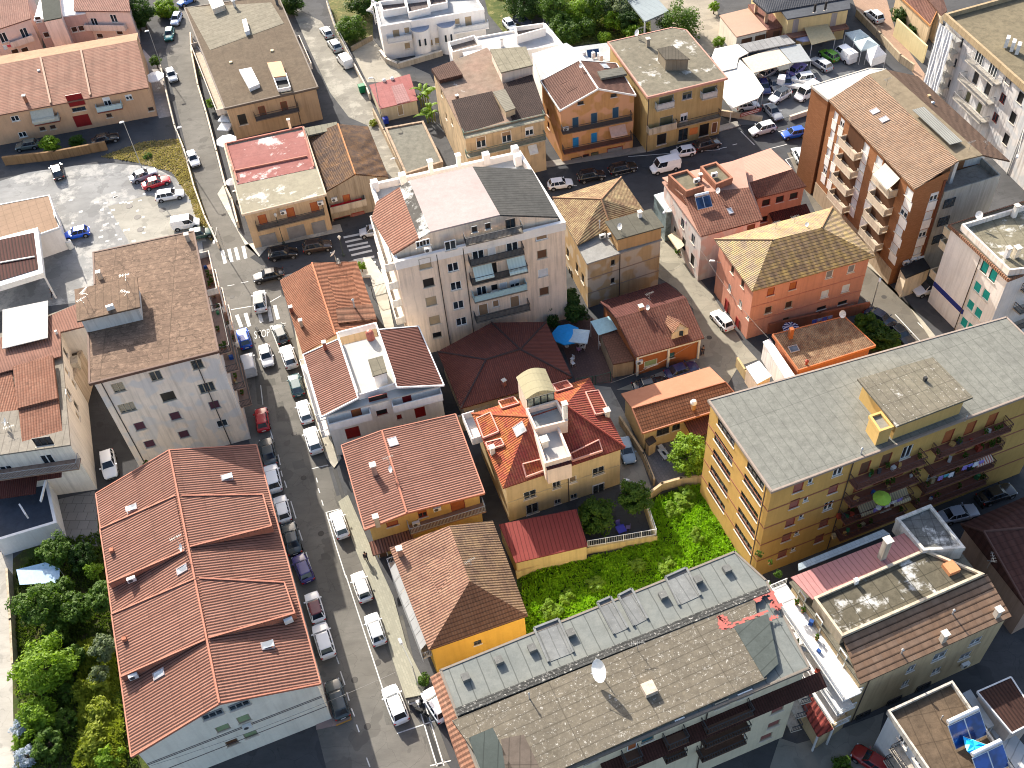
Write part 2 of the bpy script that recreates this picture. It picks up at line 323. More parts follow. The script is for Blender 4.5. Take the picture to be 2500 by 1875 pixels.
# ---------------------------------------------------------------- buildings
ALLB=[]
def inset(P,d):
    n=len(P); ar=sum(P[i][0]*P[(i+1)%n][1]-P[(i+1)%n][0]*P[i][1] for i in range(n)); sg=1 if ar>0 else -1
    ds=d if isinstance(d,(list,tuple)) else [d]*n
    L=[]
    for i in range(n):
        a,b=P[i],P[(i+1)%n]; e=(b-a); e=Vector((e[0],e[1])).normalized(); nn=Vector((-e[1],e[0]))*sg*ds[i]; L.append((Vector((a[0],a[1]))+nn,e))
    out=[]
    for i in range(n):
        p,e=L[i-1]; q,f_=L[i]; cr_=e[0]*f_[1]-e[1]*f_[0]
        if abs(cr_)<1e-4: out.append(Vector((q[0],q[1],0))); continue
        t=((q-p)[0]*f_[1]-(q-p)[1]*f_[0])/cr_; r_=p+e*t; out.append(Vector((r_[0],r_[1],0)))
    return out
class Bld:
    def __init__(s,name,label,h,c,wall,ov=.3,base=0.0,cat=None,group=None):
        s.h=h; s.base=base; s.P=[Vector((*G(p,h)[:2],0)) for p in c]; s.Q=inset(s.P,ov)
        cx=sum((q for q in s.Q),Vector())/len(s.Q); s.o=Vector((cx[0],cx[1],base))
        s.root=empty(name,s.o,label,cat or name.replace('_',' ').split()[-1],group); s.wallm=wall
        s.holes=[[] for _ in s.Q]; s.tris=[]; s.extra=[]; s.top=[h-.02]*len(s.Q); s.built=False; ALLB.append(s)
        s.rt=None
    def part(s,mb,name,mat,merge=False,parent=None): return mb.obj(name,mat,parent or s.root,s.o if parent is None else s.o,merge)
    def sub(s,mb,name,mat,par):  # sub-part of a part made with part()
        return mb.obj(name,mat,par,s.o)
    def addbvh(s,mb):
        for f_ in mb.f:
            v=[mb.v[i] for i in f_]
            for k in range(1,len(v)-1): s.tris.append((v[0],v[k],v[k+1]))
        s.rt=None
    def at(s,p):
        if s.rt is None:
            V=[];Fc=[]
            for t in s.tris: Fc.append((len(V),len(V)+1,len(V)+2)); V+=t
            s.rt=BVHTree.FromPolygons(V,Fc)
        hit=s.rt.ray_cast(CP,ray(p))
        return hit[0] if hit[0] is not None else G(p,s.h)
    def fac(s,i,off=0.0):
        a,b=s.Q[i],s.Q[(i+1)%len(s.Q)]; d=(b-a); L=d.length; d=d/L; n=Vector((-d.y,d.x,0)); return a+n*off,d,n,L
    def uz(s,i,p,off=0.0):
        a,d,n,L=s.fac(i,off); q=onplane(p,a,n); return (q-a).dot(d),q.z
    def _win(s,i,u,z,w,h,kind,hole=True):
        a,d,n,L=s.fac(i)
        if u<w/2+.05 or u>L-w/2-.05: u=max(w/2+.05,min(L-w/2-.05,u))
        fr,parts=win_meshes(w,h,kind); inh=hole and z-h/2>s.base+.02 and z+h/2<s.top[i]-.05
        if inh and any(abs(u-q[0])<(w+q[2])/2+.03 and abs(z-q[1])<(h+q[3])/2+.03 for q in s.holes[i]): return
        if inh: s.holes[i].append((u,z,w,h))
        loc=a+d*u+n*(0 if inh else .16)+Vector((0,0,z))-s.o
        o=link('door' if kind[0]=='d' else 'window',fr,s.root,loc,math.atan2(d.y,d.x))
        for nm,me in parts: link(nm,me,o)
    def win(s,i,pts,w=1.1,h=1.4,kind='g'):
        for p in pts:
            u,z=s.uz(i,p); s._win(i,u,z,w,h,kind)
    def col(s,i,p,zs,w=1.1,h=1.4,kind='g',kinds=None):
        u,_=s.uz(i,p)
        for j,z in enumerate(zs): s._win(i,u,z,w,h,kinds[j%len(kinds)] if kinds else kind)
    def grid(s,i,us,zs,w=1.1,h=1.4,kinds=('g',)):
        a,d,n,L=s.fac(i)
        for u in us:
            for z in zs: s._win(i,u*L,z,w,h,random.choice(kinds))
    def balc(s,i,pL,pR,d=1.2,rail='bars',mat=None,rmat=None,z=None,hr=1.0,door=None):
        if pR[0]=='u': u1=pR[1]; u0=pL[1]; zz=z
        else:
            u0,z0=s.uz(i,pL,d); u1,z1=s.uz(i,pR,d); zz=(z0+z1)/2 if z is None else z
        if u0>u1: u0,u1=u1,u0
        a,dr,n,L=s.fac(i)
        u0=max(u0,-.9); u1=min(u1,L+.9)
        def W(u,v,z_): return a+dr*u+n*v+Vector((0,0,z_))
        def bx(mb,ua,ub,va,vb,za,zb): mb.prism([W(ua,va,0),W(ub,va,0),W(ub,vb,0),W(ua,vb,0)],za,zb)
        M=MB(); bx(M,u0,u1,.003,d,zz,zz+.16); par=s.part(M,'balcony',mat or plaster((.4,.39,.36),.5)); s.addbvh(M)
        Rl=MB(); t=zz+.165
        if rail=='solid':
            bx(Rl,u0,u1,d-.12,d-.005,t,t+hr); bx(Rl,u0,u0+.12,.01,d-.125,t,t+hr); bx(Rl,u1-.12,u1,.01,d-.125,t,t+hr)
        else:
            for ua,ub,va,vb in((u0+.03,u1-.03,d-.05,d-.05),(u0+.03,u0+.03,.02,d-.05),(u1-.03,u1-.03,.02,d-.05)):
                A=W(ua,va,t);B=W(ub,vb,t)
                Rl.bar(A+Vector((0,0,hr)),B+Vector((0,0,hr)),.07,.05); Rl.bar(A+Vector((0,0,.06)),B+Vector((0,0,.06)),.04,.04)
                ln=(B-A).length; k=max(2,int(ln/.16)) if rail=='bars' else max(2,int(ln/1.2))
                for j in range(k+1):
                    q=A+(B-A)*j/k; Rl.box(tuple(q),(.03,.03,hr))
                if rail=='panel' : Rl.bar(A+Vector((0,0,.12)),B+Vector((0,0,.12)),.03,hr-.2)
        s.sub(Rl,'railing',rmat or plain(IRON,.5),par); return par
    def band(s,i,z,hh=.22,pr=.05,mat=None,name='string_course'):
        a,d,n,L=s.fac(i); M=MB(); 
        def W(u,v): return a+d*u+n*v
        M.prism([W(-pr*.9,.004),W(L+pr*.9,.004),W(L+pr*.9,pr),W(-pr*.9,pr)],z,z+hh); s.part(M,name,mat or plain((.3,.12,.07)))
    def pipe(s,i,p,r=.06,z0=None,z1=None,mat=None):
        u,_=s.uz(i,p); a,d,n,L=s.fac(i,.1); q=a+d*u
        M=MB(); M.tube((q.x,q.y,s.base if z0 is None else z0),(q.x,q.y,(s.h-.3) if z1 is None else z1),r); s.part(M,'drainpipe',mat or plain((.08,.06,.05)))
    def awning(s,i,pL,pR,d,drop,mat,z=None,name='awning'):
        u0,z0=s.uz(i,pL); u1,z1=s.uz(i,pR); zz=(z0+z1)/2 if z is None else z; a,dr,n,L=s.fac(i)
        def W(u,v,z_): return a+dr*u+n*v+Vector((0,0,z_))
        M=MB(); k=5
        for j in range(k):
            q0,q1=j/k,(j+1)/k; s0=.12*math.sin(math.pi*q0);s1=.12*math.sin(math.pi*q1)
            M.face([W(u1,.02+d*q0,zz-drop*q0-s0),W(u0,.02+d*q0,zz-drop*q0-s0),W(u0,.02+d*q1,zz-drop*q1-s1),W(u1,.02+d*q1,zz-drop*q1-s1)],[(u1,q0),(u0,q0),(u0,q1),(u1,q1)])
        M.face([W(u1,.02+d,zz-drop),W(u0,.02+d,zz-drop),W(u0,.03+d,zz-drop-.25),W(u1,.03+d,zz-drop-.25)],[(u1,0),(u0,0),(u0,1),(u1,1)])
        s.part(M,name,mat)
    def pitched(s,i,pL,pR,d,drop,mat,z=None,th=.12,name='canopy_roof'):
        "tiled lean-to canopy on facade i"
        u0,z0=s.uz(i,pL); u1,z1=s.uz(i,pR); zz=(z0+z1)/2 if z is None else z; a,dr,n,L=s.fac(i)
        def W(u,v,z_): return a+dr*u+n*v+Vector((0,0,z_))
        M=MB(); t=[W(u1,.01,zz),W(u0,.01,zz),W(u0,d,zz-drop),W(u1,d,zz-drop)]; dn=Vector((0,0,-th))
        M.face(t[::-1]); M.face([p+dn for p in t]); 
        for k in range(4): M.face([t[k],t[(k+1)%4],t[(k+1)%4]+dn,t[k]+dn])
        s.part(M,name,mat); s.addbvh(M)
    def flat(s,mat,th=.25,rim=None,rimm=None):
        if rim:
            rw,rh=rim; I=inset(s.P,rw); fl=s.h-rh
            M=MB(); M.prism(I,fl-.2,fl); rf=s.part(M,'roof',mat); s.addbvh(M)
            Rm=MB(); n=len(s.P)
            for i in range(n):
                a,b,c,d=s.P[i],s.P[(i+1)%n],I[(i+1)%n],I[i]; z=lambda p,q: Vector((p.x,p.y,q))
                Rm.face([z(a,s.h),z(d,s.h),z(c,s.h),z(b,s.h)]); Rm.face([z(a,fl-.3),z(a,s.h),z(b,s.h),z(b,fl-.3)]); Rm.face([z(d,fl),z(c,fl),z(c,s.h),z(d,s.h)]); Rm.face([z(a,fl-.3),z(b,fl-.3),z(c,fl-.3),z(d,fl-.3)])
            s.sub(Rm,'parapet',rimm or s.wallm,rf); s.addbvh(Rm)
            for i in range(n): s.top[i]=fl-.31
        else:
            M=MB(); M.prism(s.P,s.h-th,s.h); rf=s.part(M,'roof',mat); s.addbvh(M)
            if rimm:
                E=MB(); n=len(s.P)
                for i in range(n):
                    a,b=s.P[i],s.P[(i+1)%n]; e=(b-a).normalized(); nn=Vector((-e.y,e.x,0))*.06; 
                    E.prism([a-e*.05,b+e*.05,b+e*.05+nn,a-e*.05+nn],s.h-th-.02,s.h+.05)
                    E.prism([a+e*.1-nn*2.5,b-e*.1-nn*2.5,b-e*.1-nn*.1,a+e*.1-nn*.1],s.h+.003,s.h+.06)
                s.sub(E,'edge_trim',rimm,rf)
            for i in range(len(s.top)): s.top[i]=s.h-th-.003
        s.rf=rf; return rf
    def V(s,p):
        if isinstance(p,Vector): return p
        if isinstance(p[0],str):
            if p[0]=='pl': a,d,n,L=s.fac(p[1],p[3] if len(p)>3 else 0); return onplane(p[2],a,n)   # on facade plane
            if p[0]=='P': q=s.P[p[1]]; return Vector((q.x,q.y,p[2] if len(p)>2 else s.h))
        return G(p,s.h)
    def roof(s,mat,verts,faces,th=.18,name='roof',trim=None,parent=None,sm=False):
        V=[s.V(p) for p in verts]; M=MB(); dn=Vector((0,0,-th)); edges={}
        for f_ in faces:
            P=[V[i] for i in f_]; nn=Vector()
            for k in range(len(P)): nn+=P[k].cross(P[(k+1)%len(P)])
            if nn.z<0: P=P[::-1]; f_=f_[::-1]
            M.face(P); M.face([p+dn for p in P[::-1]])
            for k in range(len(f_)): edges[(f_[k],f_[(k+1)%len(f_)])]=1
        for (a,b) in edges:
            if (b,a) not in edges: M.face([V[a],V[a]+dn,V[b]+dn,V[b]])
        rf=s.part(M,name,mat) if parent is None else s.sub(M,name,mat,parent); s.addbvh(M)
        if trim:
            E=MB(); done=set()
            for (a,b) in edges:
                if (b,a) in edges:
                    if (b,a) in done: continue
                    done.add((a,b)); E.tube(V[a]+Vector((0,0,.02)),V[b]+Vector((0,0,.02)),.13,5)
                elif trim[1]: E.bar(V[a]+dn*1.1,V[b]+dn*1.1,.14,th+.08)
            s.sub(E,'ridge_trim',trim[0],rf)
        s.rf=rf; return rf
    def gable(s,mat,r0,r1,axis=0,th=.18,trim=None,ridge_z=None):
        "c0 c1 c2 c3 eaves at h; axis 0: ridge from facade0 to facade2, axis 1: from facade3 to facade1"
        fa,fb=(0,2) if axis==0 else (3,1)
        def rp(r,f_):
            if isinstance(r,(int,float)): a,b=s.P[f_],s.P[(f_+1)%4]; q=(a+b)/2; return Vector((q.x,q.y,r))
            a,b=s.P[f_],s.P[(f_+1)%4]; d=(b-a).normalized(); n=Vector((-d.y,d.x,0)); return onplane(r,a,n)
        A=rp(r0,fa);B=rp(r1,fb)
        if isinstance(r1,tuple) and isinstance(r0,tuple): zr=(A.z+B.z)/2
        else: zr=B.z
        E=[Vector((p.x,p.y,s.h)) for p in s.P]
        if axis==0: vs=E+[A,B]; fs=[[0,4,5,3],[4,1,2,5]]
        else: vs=E+[A,B]; fs=[[0,1,5,4],[4,5,2,3]]
        s.roof(mat,vs,fs,th,trim=trim)
        # gable infill
        for f_,r in((fa,A),(fb,B)):
            a,d,n,L=s.fac(f_); ov=(s.P[f_]-s.Q[f_]).length
            pa,pb=s.P[f_],s.P[(f_+1)%4]
            ub=(r-a).dot(d); hz=s.h-.02
            q=[a+Vector((0,0,hz)),a+d*L+Vector((0,0,hz))]
            def zr_(u):
                w_=(a+d*u); la=(pa-pb).length; t=((w_-pa).dot((pb-pa).normalized())); tr=((r-pa).dot((pb-pa).normalized()))
                return s.h+(r.z-s.h)*(t/tr if t<tr else (la-t)/(la-tr))-th-.02
            s.top[f_]=s.h-.02
            s.extra.append([a+Vector((0,0,hz-.001)),a+Vector((0,0,max(hz,zr_(0)))),a+d*ub+Vector((0,0,zr_(ub))),a+d*L+Vector((0,0,max(hz,zr_(L)))),a+d*L+Vector((0,0,hz-.001))])
        s.rA,s.rB=A,B; s.rs=(r0,r1)
        print('gable',s.root.name,'ridge z %.1f %.1f h %.1f'%(A.z,B.z,s.h))
        return s.rf
    def block(s,name,c,z0,wall,roofm,ov=.2,th=.2,rim=None,wins=None):
        P=[Vector((*G(p)[:2],0)) for p in c]; z1=c[0][3]; Q=inset(P,ov)
        M=MB(); 
        if rim: 
            rh,rw=rim; I=inset(P,rw); n=len(P)
            M.prism(Q,z0,z1-rh-.2); ob=s.part(M,name,wall); s.addbvh(M)
            Rm=MB()
            for i in range(n):
                a,b,c_,d=P[i],P[(i+1)%n],I[(i+1)%n],I[i]; z=lambda p,q: Vector((p.x,p.y,q))
                Rm.face([z(a,z1),z(d,z1),z(c_,z1),z(b,z1)]); Rm.face([z(a,z1-rh-.2),z(a,z1),z(b,z1),z(b,z1-rh-.2)]); Rm.face([z(d,z1-rh),z(c_,z1-rh),z(c_,z1),z(d,z1)])
            s.sub(Rm,'parapet',wall,ob); s.addbvh(Rm)
            T_=MB(); T_.prism(I,z1-rh-.19,z1-rh); s.sub(T_,'block_roof',roofm,ob); s.addbvh(T_)
        else:
            M.prism(Q,z0,z1-th); ob=s.part(M,name,wall); s.addbvh(M)
            T_=MB(); T_.prism(P,z1-th+.003,z1); s.sub(T_,'block_roof',roofm,ob); s.addbvh(T_)
        return ob
    def chimney(s,p,w=.55,h=1.2,m=None,cap=True,base=None):
        q=s.at(p) if base is None else base; M=MB(); a=math.atan2((s.Q[1]-s.Q[0]).y,(s.Q[1]-s.Q[0]).x)
        M.box((q.x,q.y,q.z-.5),(w,w,h+.5),a); o=s.part(M,'chimney',m or plaster((.45,.3,.22),.5))
        if cap:
            C=MB(); C.box((q.x,q.y,q.z+h+.15),(w*1.35,w*1.35,.1),a)
            for dx,dy in((-1,-1),(1,-1),(1,1),(-1,1)): C.box((q.x+dx*w*.38,q.y+dy*w*.38,q.z+h+.002),(.08,.08,.15),0)
            s.sub(C,'chimney_cap',plain((.6,.55,.48)),o)
    def flue(s,p,r=.12,h=1.3,m=None):
        q=s.at(p); M=MB(); M.lathe([(r,-.2),(r,h),(r*1.7,h+.03),(r*1.7,h+.1),(.02,h+.28)],tuple(q),10); s.part(M,'flue',m or plain((.6,.6,.6),.4,.5,.5))
    def dish(s,p,r=.45,h=1.0,az=205,m=None):
        q=s.at(p); dish_mesh(s,q,r,h,az,m)
    def antenna(s,p,h=2.0,az=20):
        q=s.at(p); M=MB(); M.tube(q,q+Vector((0,0,h)),.022,5); d=Vector((math.cos(R(az)),math.sin(R(az)),0)); e=Vector((-d.y,d.x,0)); t=q+Vector((0,0,h-.15))
        M.tube(t-d*.6,t+d*.6,.016,4)
        for k in range(7): c=t+d*(-.55+k*.18); M.tube(c-e*(.28-.02*k),c+e*(.28-.02*k),.01,4)
        t2=q+Vector((0,0,h*.6)); M.tube(t2-e*.35,t2+e*.35,.016,4); s.part(M,'antenna',plain((.3,.3,.29),.4,.5,.4))
    def ac(s,p,i=None,stand=0.0,rz=None):
        if i is None:
            q=s.at(p); loc=q+Vector((0,0,stand)); ang=math.atan2((s.Q[1]-s.Q[0]).y,(s.Q[1]-s.Q[0]).x)+math.pi if rz is None else R(rz)
        else:
            a,d,n,L=s.fac(i); q=onplane(p,a+n*.25,n); loc=q-Vector((0,0,.3)); ang=math.atan2(d.y,d.x)
        body,fan=AC(); o=link('air_conditioner',body,s.root,loc-s.o,ang); link('fan_grille',fan,o)
    def skylight(s,p,w=.9,h=1.2,opened=False,m=None):
        q=s.at(p); hit=s.rt.ray_cast(CP,ray(p)); n=hit[1]
        if n is None: return
        if n.z<0: n=-n
        x=Vector((0,0,1)).cross(n); x=x.normalized() if x.length>.05 else (s.Q[1]-s.Q[0]).normalized(); y=n.cross(x)
        M=MB(); 
        def W(a,b,c): return q+x*a+y*b+n*c
        for (a0,a1,b0,b1) in((-w/2,w/2,-h/2,-h/2+.1),(-w/2,w/2,h/2-.1,h/2),(-w/2,-w/2+.1,-h/2+.1,h/2-.1),(w/2-.1,w/2,-h/2+.1,h/2-.1)):
            b_=[W(a0,b0,-.1),W(a1,b0,-.1),W(a1,b1,-.1),W(a0,b1,-.1)]; t=[p_+n*.2 for p_ in b_]
            M.face(t)
            for k in range(4): M.face([b_[k],b_[(k+1)%4],t[(k+1)%4],t[k]])
        o=s.part(M,'skylight',plain((.35,.3,.3),.5)); g=MB()
        if opened: D=[W(-w/2+.08,h/2-.1,.1),W(-w/2+.08,-h/2+.1,.45),W(w/2-.08,-h/2+.1,.45),W(w/2-.08,h/2-.1,.1)]
        else: D=[W(-w/2+.1,h/2-.1,.06),W(-w/2+.1,-h/2+.1,.06),W(w/2-.1,-h/2+.1,.06),W(w/2-.1,h/2-.1,.06)]
        g.face(D); g.face([p_-n*.04 for p_ in D[::-1]]); s.sub(g,'pane',m or glass((.5,.55,.6),.12),o)
    def build(s):
        if s.built: return
        s.built=True; M=MB()
        for i in range(len(s.Q)):
            a,d,n,L=s.fac(i); H=s.holes[i]; top=s.top[i]
            U=sorted({0.0,L}|{round(q[0]-q[2]/2,4) for q in H}|{round(q[0]+q[2]/2,4) for q in H}); Z=sorted({s.base,top}|{round(q[1]-q[3]/2,4) for q in H}|{round(q[1]+q[3]/2,4) for q in H})
            def W(u,z,v=0): return a+d*u+n*v+Vector((0,0,z))
            for z0,z1 in zip(Z,Z[1:]):
                if z1-z0<1e-4: continue
                run=None
                for u0,u1 in zip(U,U[1:]):
                    if u1-u0<1e-4: continue
                    cu,cz=(u0+u1)/2,(z0+z1)/2; inside=any(abs(cu-q[0])<q[2]/2 and abs(cz-q[1])<q[3]/2 for q in H)
                    if inside:
                        if run is not None: M.face([W(run,z0),W(run,z1),W(u0,z1),W(u0,z0)],[(run,z0),(run,z1),(u0,z1),(u0,z0)]); run=None
                    elif run is None: run=u0
                if run is not None: M.face([W(run,z0),W(run,z1),W(L,z1),W(L,z0)],[(run,z0),(run,z1),(L,z1),(L,z0)])
            for (u,z,w,h) in H:
                q=[(u-w/2,z-h/2),(u-w/2,z+h/2),(u+w/2,z+h/2),(u+w/2,z-h/2)]
                for k in range(4):
                    A,B=q[k],q[(k+1)%4]; M.face([W(*A),W(*A,-.16),W(*B,-.16),W(*B)])
        for P in s.extra: 
            M.face(P,[((p-P[0]).length,p.z) for p in P])
        s.part(M,'wall',s.wallm)
_ac=[]
def AC():
    if not _ac:
        b=MB(); b.box((0,0,0),(.85,.34,.6)); g=MB(); c=Vector((.12,.185,.3)); n=14
        ring=[c+Vector((.24*math.cos(2*math.pi*i/n),0,.24*math.sin(2*math.pi*i/n))) for i in range(n)]; g.face(ring[::-1])
        for i in range(0,n,2): g.tube(c+Vector((0,.01,0)),ring[i]+Vector((0,.01,0)),.012,4)
        _ac.extend([b.mesh('ac_body',plain((.75,.75,.72),.5)),g.mesh('ac_fan',plain((.1,.1,.1)))])
    return _ac
def dish_mesh(s,q,r,h,az,m=None):
    P=MB(); P.tube(q,q+Vector((0,0,h)),.04,6); o=s.part(P,'dish_mast',plain((.4,.4,.4),.4,.5,.4)); D=MB(); D.sm=False
    d=Vector((math.cos(R(az)),math.sin(R(az)),.55)).normalized(); u=d.orthogonal().normalized(); v=d.cross(u); c=q+Vector((0,0,h+r*.3))
    n=16; prev=None
    for k in range(5):
        rr=r*k/4; off=d*(rr*rr/r*.3+.12); ring=[c+off+(u*math.cos(2*math.pi*i/n)+v*math.sin(2*math.pi*i/n))*rr for i in range(n)]
        if prev:
            for i in range(n): D.face([prev[i],prev[(i+1)%n],ring[(i+1)%n],ring[i]])
        prev=ring
    s.sub(D,'dish',m or plain((.8,.8,.78),.4),o); L=MB(); f_=c+d*(r*1.2)-Vector((0,0,r*.3)); L.tube(prev[3],f_,.02,4); L.tube(prev[5],f_,.02,4); L.tube(f_-d*.06,f_+d*.06,.05,6); s.sub(L,'receiver_arm',plain((.5,.5,.5)),o)
class Free:
    "a free-standing thing assembled from parts"
    def __init__(s,name,loc,label,cat,group=None): s.o=Vector(loc); s.root=empty(name,s.o,label,cat,group)
    def part(s,mb,name,mat,merge=False): return mb.obj(name,mat,s.root,s.o,merge)
    def sub(s,mb,name,mat,par): return mb.obj(name,mat,par,s.o)
def cen(pts): return sum((Vector(p) for p in pts),Vector())/len(pts)
def canopy(name,label,cat,c,th,mat,posts=(),pr=.06,pmat=None,group=None,side=None):
    P=[G(p) for p in c]; o=cen(P); f_=Free(name,(o.x,o.y,0),label,cat,group); M=MB()
    up=P; dn=[p-Vector((0,0,th)) for p in P]
    nn=(P[1]-P[0]).cross(P[2]-P[0]); 
    if nn.z<0: up=up[::-1];dn=dn[::-1]
    M.poly(up); M.poly(dn[::-1])
    for i in range(len(up)): j=(i+1)%len(up); M.face([up[i],dn[i],dn[j],up[j]])
    f_.part(M,'roof_sheet',mat)
    for i in posts:
        q=P[i]*.97+o*.03; m_=MB(); m_.tube((q.x,q.y,0),(q.x,q.y,q.z-th),pr,6); f_.part(m_,'post',pmat or plain((.6,.6,.6)))
    return f_
def wallrun(name,label,pts,h,th,mat,cap=None,base=0.0,cat='wall',group=None,closed=False):
    P=[G(p,0) for p in pts]; o=cen(P); f_=Free(name,(o.x,o.y,0),label,cat,group); M=MB(); C=MB()
    for a,b in zip(P,P[1:]):
        d=(b-a).normalized(); a=a-d*th/2; b=b+d*th/2; M.bar(a+Vector((0,0,base)),b+Vector((0,0,base)),th,h)
        if cap: C.bar(a+Vector((0,0,base+h+.003)),b+Vector((0,0,base+h+.003)),th+.12,.08)
    f_.part(M,'wall_body',mat)
    if cap: f_.part(C,'coping',cap)
    return f_
def fence(name,label,pts,h,mat,base=0.0,step=2.0,bars=.25,cat='fence',group=None):
    P=[G(p,0) for p in pts]; o=cen(P); f_=Free(name,(o.x,o.y,0),label,cat,group); M=MB(); Q=MB()
    for a,b in zip(P,P[1:]):
        L=(b-a).length; z=Vector((0,0,base)); M.bar(a+z+Vector((0,0,h)),b+z+Vector((0,0,h)),.05,.05); M.bar(a+z+Vector((0,0,.15)),b+z+Vector((0,0,.15)),.04,.04)
        for k in range(int(L/bars)+1): q=a+(b-a)*(k*bars/L); M.box((q.x,q.y,base+.1),(.02,.02,h-.1))
        for k in range(int(L/step)+1): q=a+(b-a)*(k*step/max(L,.1)); Q.box((q.x,q.y,base),(.08,.08,h+.08))
    f_.part(M,'rails',mat); f_.part(Q,'posts',mat); return f_
def sheet(name,pts,z,mat):
    M=MB(); P=[G(p,0) for p in pts]
    P=[Vector((p.x,p.y,z)) for p in P]; ar=sum(P[i].x*P[(i+1)%len(P)].y-P[(i+1)%len(P)].x*P[i].y for i in range(len(P)))
    M.poly(P if ar>0 else P[::-1]); return structure(name,M,mat)
def slab(name,pts,z,mat,z0=-.05):
    M=MB(); P=[G(p,0) for p in pts]; M.prism(P,z0,z); return structure(name,M,mat)
def stripe(mb,a,b,w,z):
    A=G(a,0);B=G(b,0); d=(B-A).normalized(); n=Vector((-d.y,d.x,0))*w/2; zz=Vector((0,0,z)); mb.face([A-n+zz,B-n+zz,B+n+zz,A+n+zz])
# ---------------------------------------------------------------- buildings, part one
TR=(.34,.125,.075); TR2=(.26,.085,.05)
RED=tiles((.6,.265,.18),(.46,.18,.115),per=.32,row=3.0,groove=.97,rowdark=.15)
def B(*a,**k): return Bld(*a,**k)
# grey apartment block on the corner
g=B('apartment_building','pale grey apartment block with a weathered brown flat roof and a low rooftop hut',16.2,[(21,800,515),(21,1670,330),(21,1885,1365),(21,768,1648),(21,757,1180),(21,812,800)],plaster((.68,.63,.58),.35,(.5,.52,.55)),ov=.35,cat='apartment building')
g.flat(flatroof((.3,.2,.14),(.23,.15,.105),seam=(1.05,7.5),sd=.45,dark=.3,seed=1,crack=.9),.3,rimm=plain((.13,.07,.05)))
hb=g.block('rooftop_hut',[(21,640,835,18.5),(21,1180,722,18.5),(21,1207,985,18.5),(21,663,1110,18.5)],16.2,plaster((.52,.52,.52),.4),flatroof((.29,.19,.13),(.22,.15,.1),seam=(.9,0),sd=.4,dark=.3,seed=3,crack=.6),ov=.35,th=.22)
g.win(2,[(21,1700,1482),(21,1343,1580),(31,1020,22)],1.3,1.5,'g:x:B')
g.win(2,[(31,1782,22)],1.8,1.6,'g:x:B'); g.win(2,[(31,1450,100)],1.6,1.5,'hole:x:B'); g.win(2,[(31,1095,195)],1.8,1.5,'g:x:B')
g.win(2,[(31,1848,172),(31,1510,268),(31,1205,355)],1.25,1.4,'s:violet:G'); g.win(2,[(31,1915,332)],1.3,1.3,'g'); g.win(2,[(31,1585,425),(31,1290,508)],1.25,1.3,'s:violet:G')
g.pipe(2,(31,1800,60)); g.pipe(2,(31,940,100))
for z in (3.4,6.6,9.8,13.0):
    g.balc(1,('u',1.5),('u',9.0),1.4,'solid',plaster((.3,.2,.17),.3),plaster((.6,.58,.55),.4),z=z,hr=.9); g.balc(1,('u',12.0),('u',19.5),1.4,'bars',plaster((.33,.24,.2),.3),z=z)
    for q in (.12,.3,.52,.7): g.grid(1,[q],[z+1.25],1.2,2.1,('d:brown:B','d:white'))
for p in ((21,1625,415),(21,870,740)): g.chimney(p,.45,.9,plaster((.4,.36,.32)))
g.antenna((21,760,925),1.6,70); g.antenna((21,735,985),1.4,40); g.antenna((21,1105,910),1.2,-20); g.antenna((21,1110,800),1.8,10)
g.ac((21,960,1010),stand=0.1,rz=20)
# long red roof
r=B('row_house','long terrace with a stepped dark terracotta ribbed roof and skylights beside the main street',8.5,[(31,825,935),(31,2210,515),(42,557,930),(41,1130,1562)],plaster((.82,.74,.68),.15),ov=.45,cat='house')
LT=(plain((.42,.17,.11)),True)
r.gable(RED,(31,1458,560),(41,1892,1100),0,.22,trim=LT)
def wedge(b,mat,pa,pb,qa,qb,lift,side):
    "raised roof section: pa,pb on the ridge, qa,qb at the eave (pixels); eave lifted"
    A,B_=b.at(pa),b.at(pb); C=b.at(qa)+Vector((0,0,0)); D=b.at(qb)
    A=A+Vector((0,0,.12));B_=B_+Vector((0,0,.12))
    C2=Vector(C)+Vector((0,0,lift)); D2=Vector(D)+Vector((0,0,lift))
    # shift along view ray so the lifted eave still projects on the surveyed pixel
    dr=ray(qa); C2=CP+dr*((C2.z-CAM_H)/dr.z); dr=ray(qb); D2=CP+dr*((D2.z-CAM_H)/dr.z)
    M=MB(); mid=lambda p,q: p+(q-p)*.5
    q=[A,B_,D2,C2]; nn=(q[1]-q[0]).cross(q[2]-q[0]); 
    M.face(q if nn.z>0 else q[::-1]); dn=Vector((0,0,-.2)); M.face([p+dn for p in (q[::-1] if nn.z>0 else q)])
    for k in range(4): M.face([q[k],q[(k+1)%4],q[(k+1)%4]+dn,q[k]+dn])
    o=b.part(M,'raised_roof',mat); W_=MB()
    def drop(p): return Vector((p.x,p.y,p.z-lift-.35))
    for X,Y in((A,C2),(B_,D2)): W_.face([X+dn,Y+dn,drop(Y),X+dn*2])
    W_.face([C2+dn,D2+dn,drop(D2),drop(C2)]); b.sub(W_,'dormer_wall',plaster((.45,.2,.14),.3),o)
    E=MB(); E.bar(A,C2,.16,.12); E.bar(B_,D2,.16,.12); E.bar(C2,D2,.14,.1); b.sub(E,'edge_trim',LT[0],o); b.addbvh(M); return o
wedge(r,RED,(31,1512,960),(31,1600,1430),(31,862,1240),(41,935,70),1.1,0)
wedge(r,RED,(41,1690,30),(41,1770,560),(41,962,335),(41,1040,875),1.1,0)
wedge(r,RED,(31,1570,960),(31,1640,1400),(32,60,945),(32,135,1215),1.1,1)
wedge(r,RED,(41,1720,30),(41,1800,545),(42,245,60),(42,335,325),1.1,1)
for p,o_ in(((31,1955,800),1),((31,1140,1065),1),((31,1570,1590),0),((41,1370,850),0),((42,100,605),1)): r.skylight(p,.85,1.25,bool(o_))
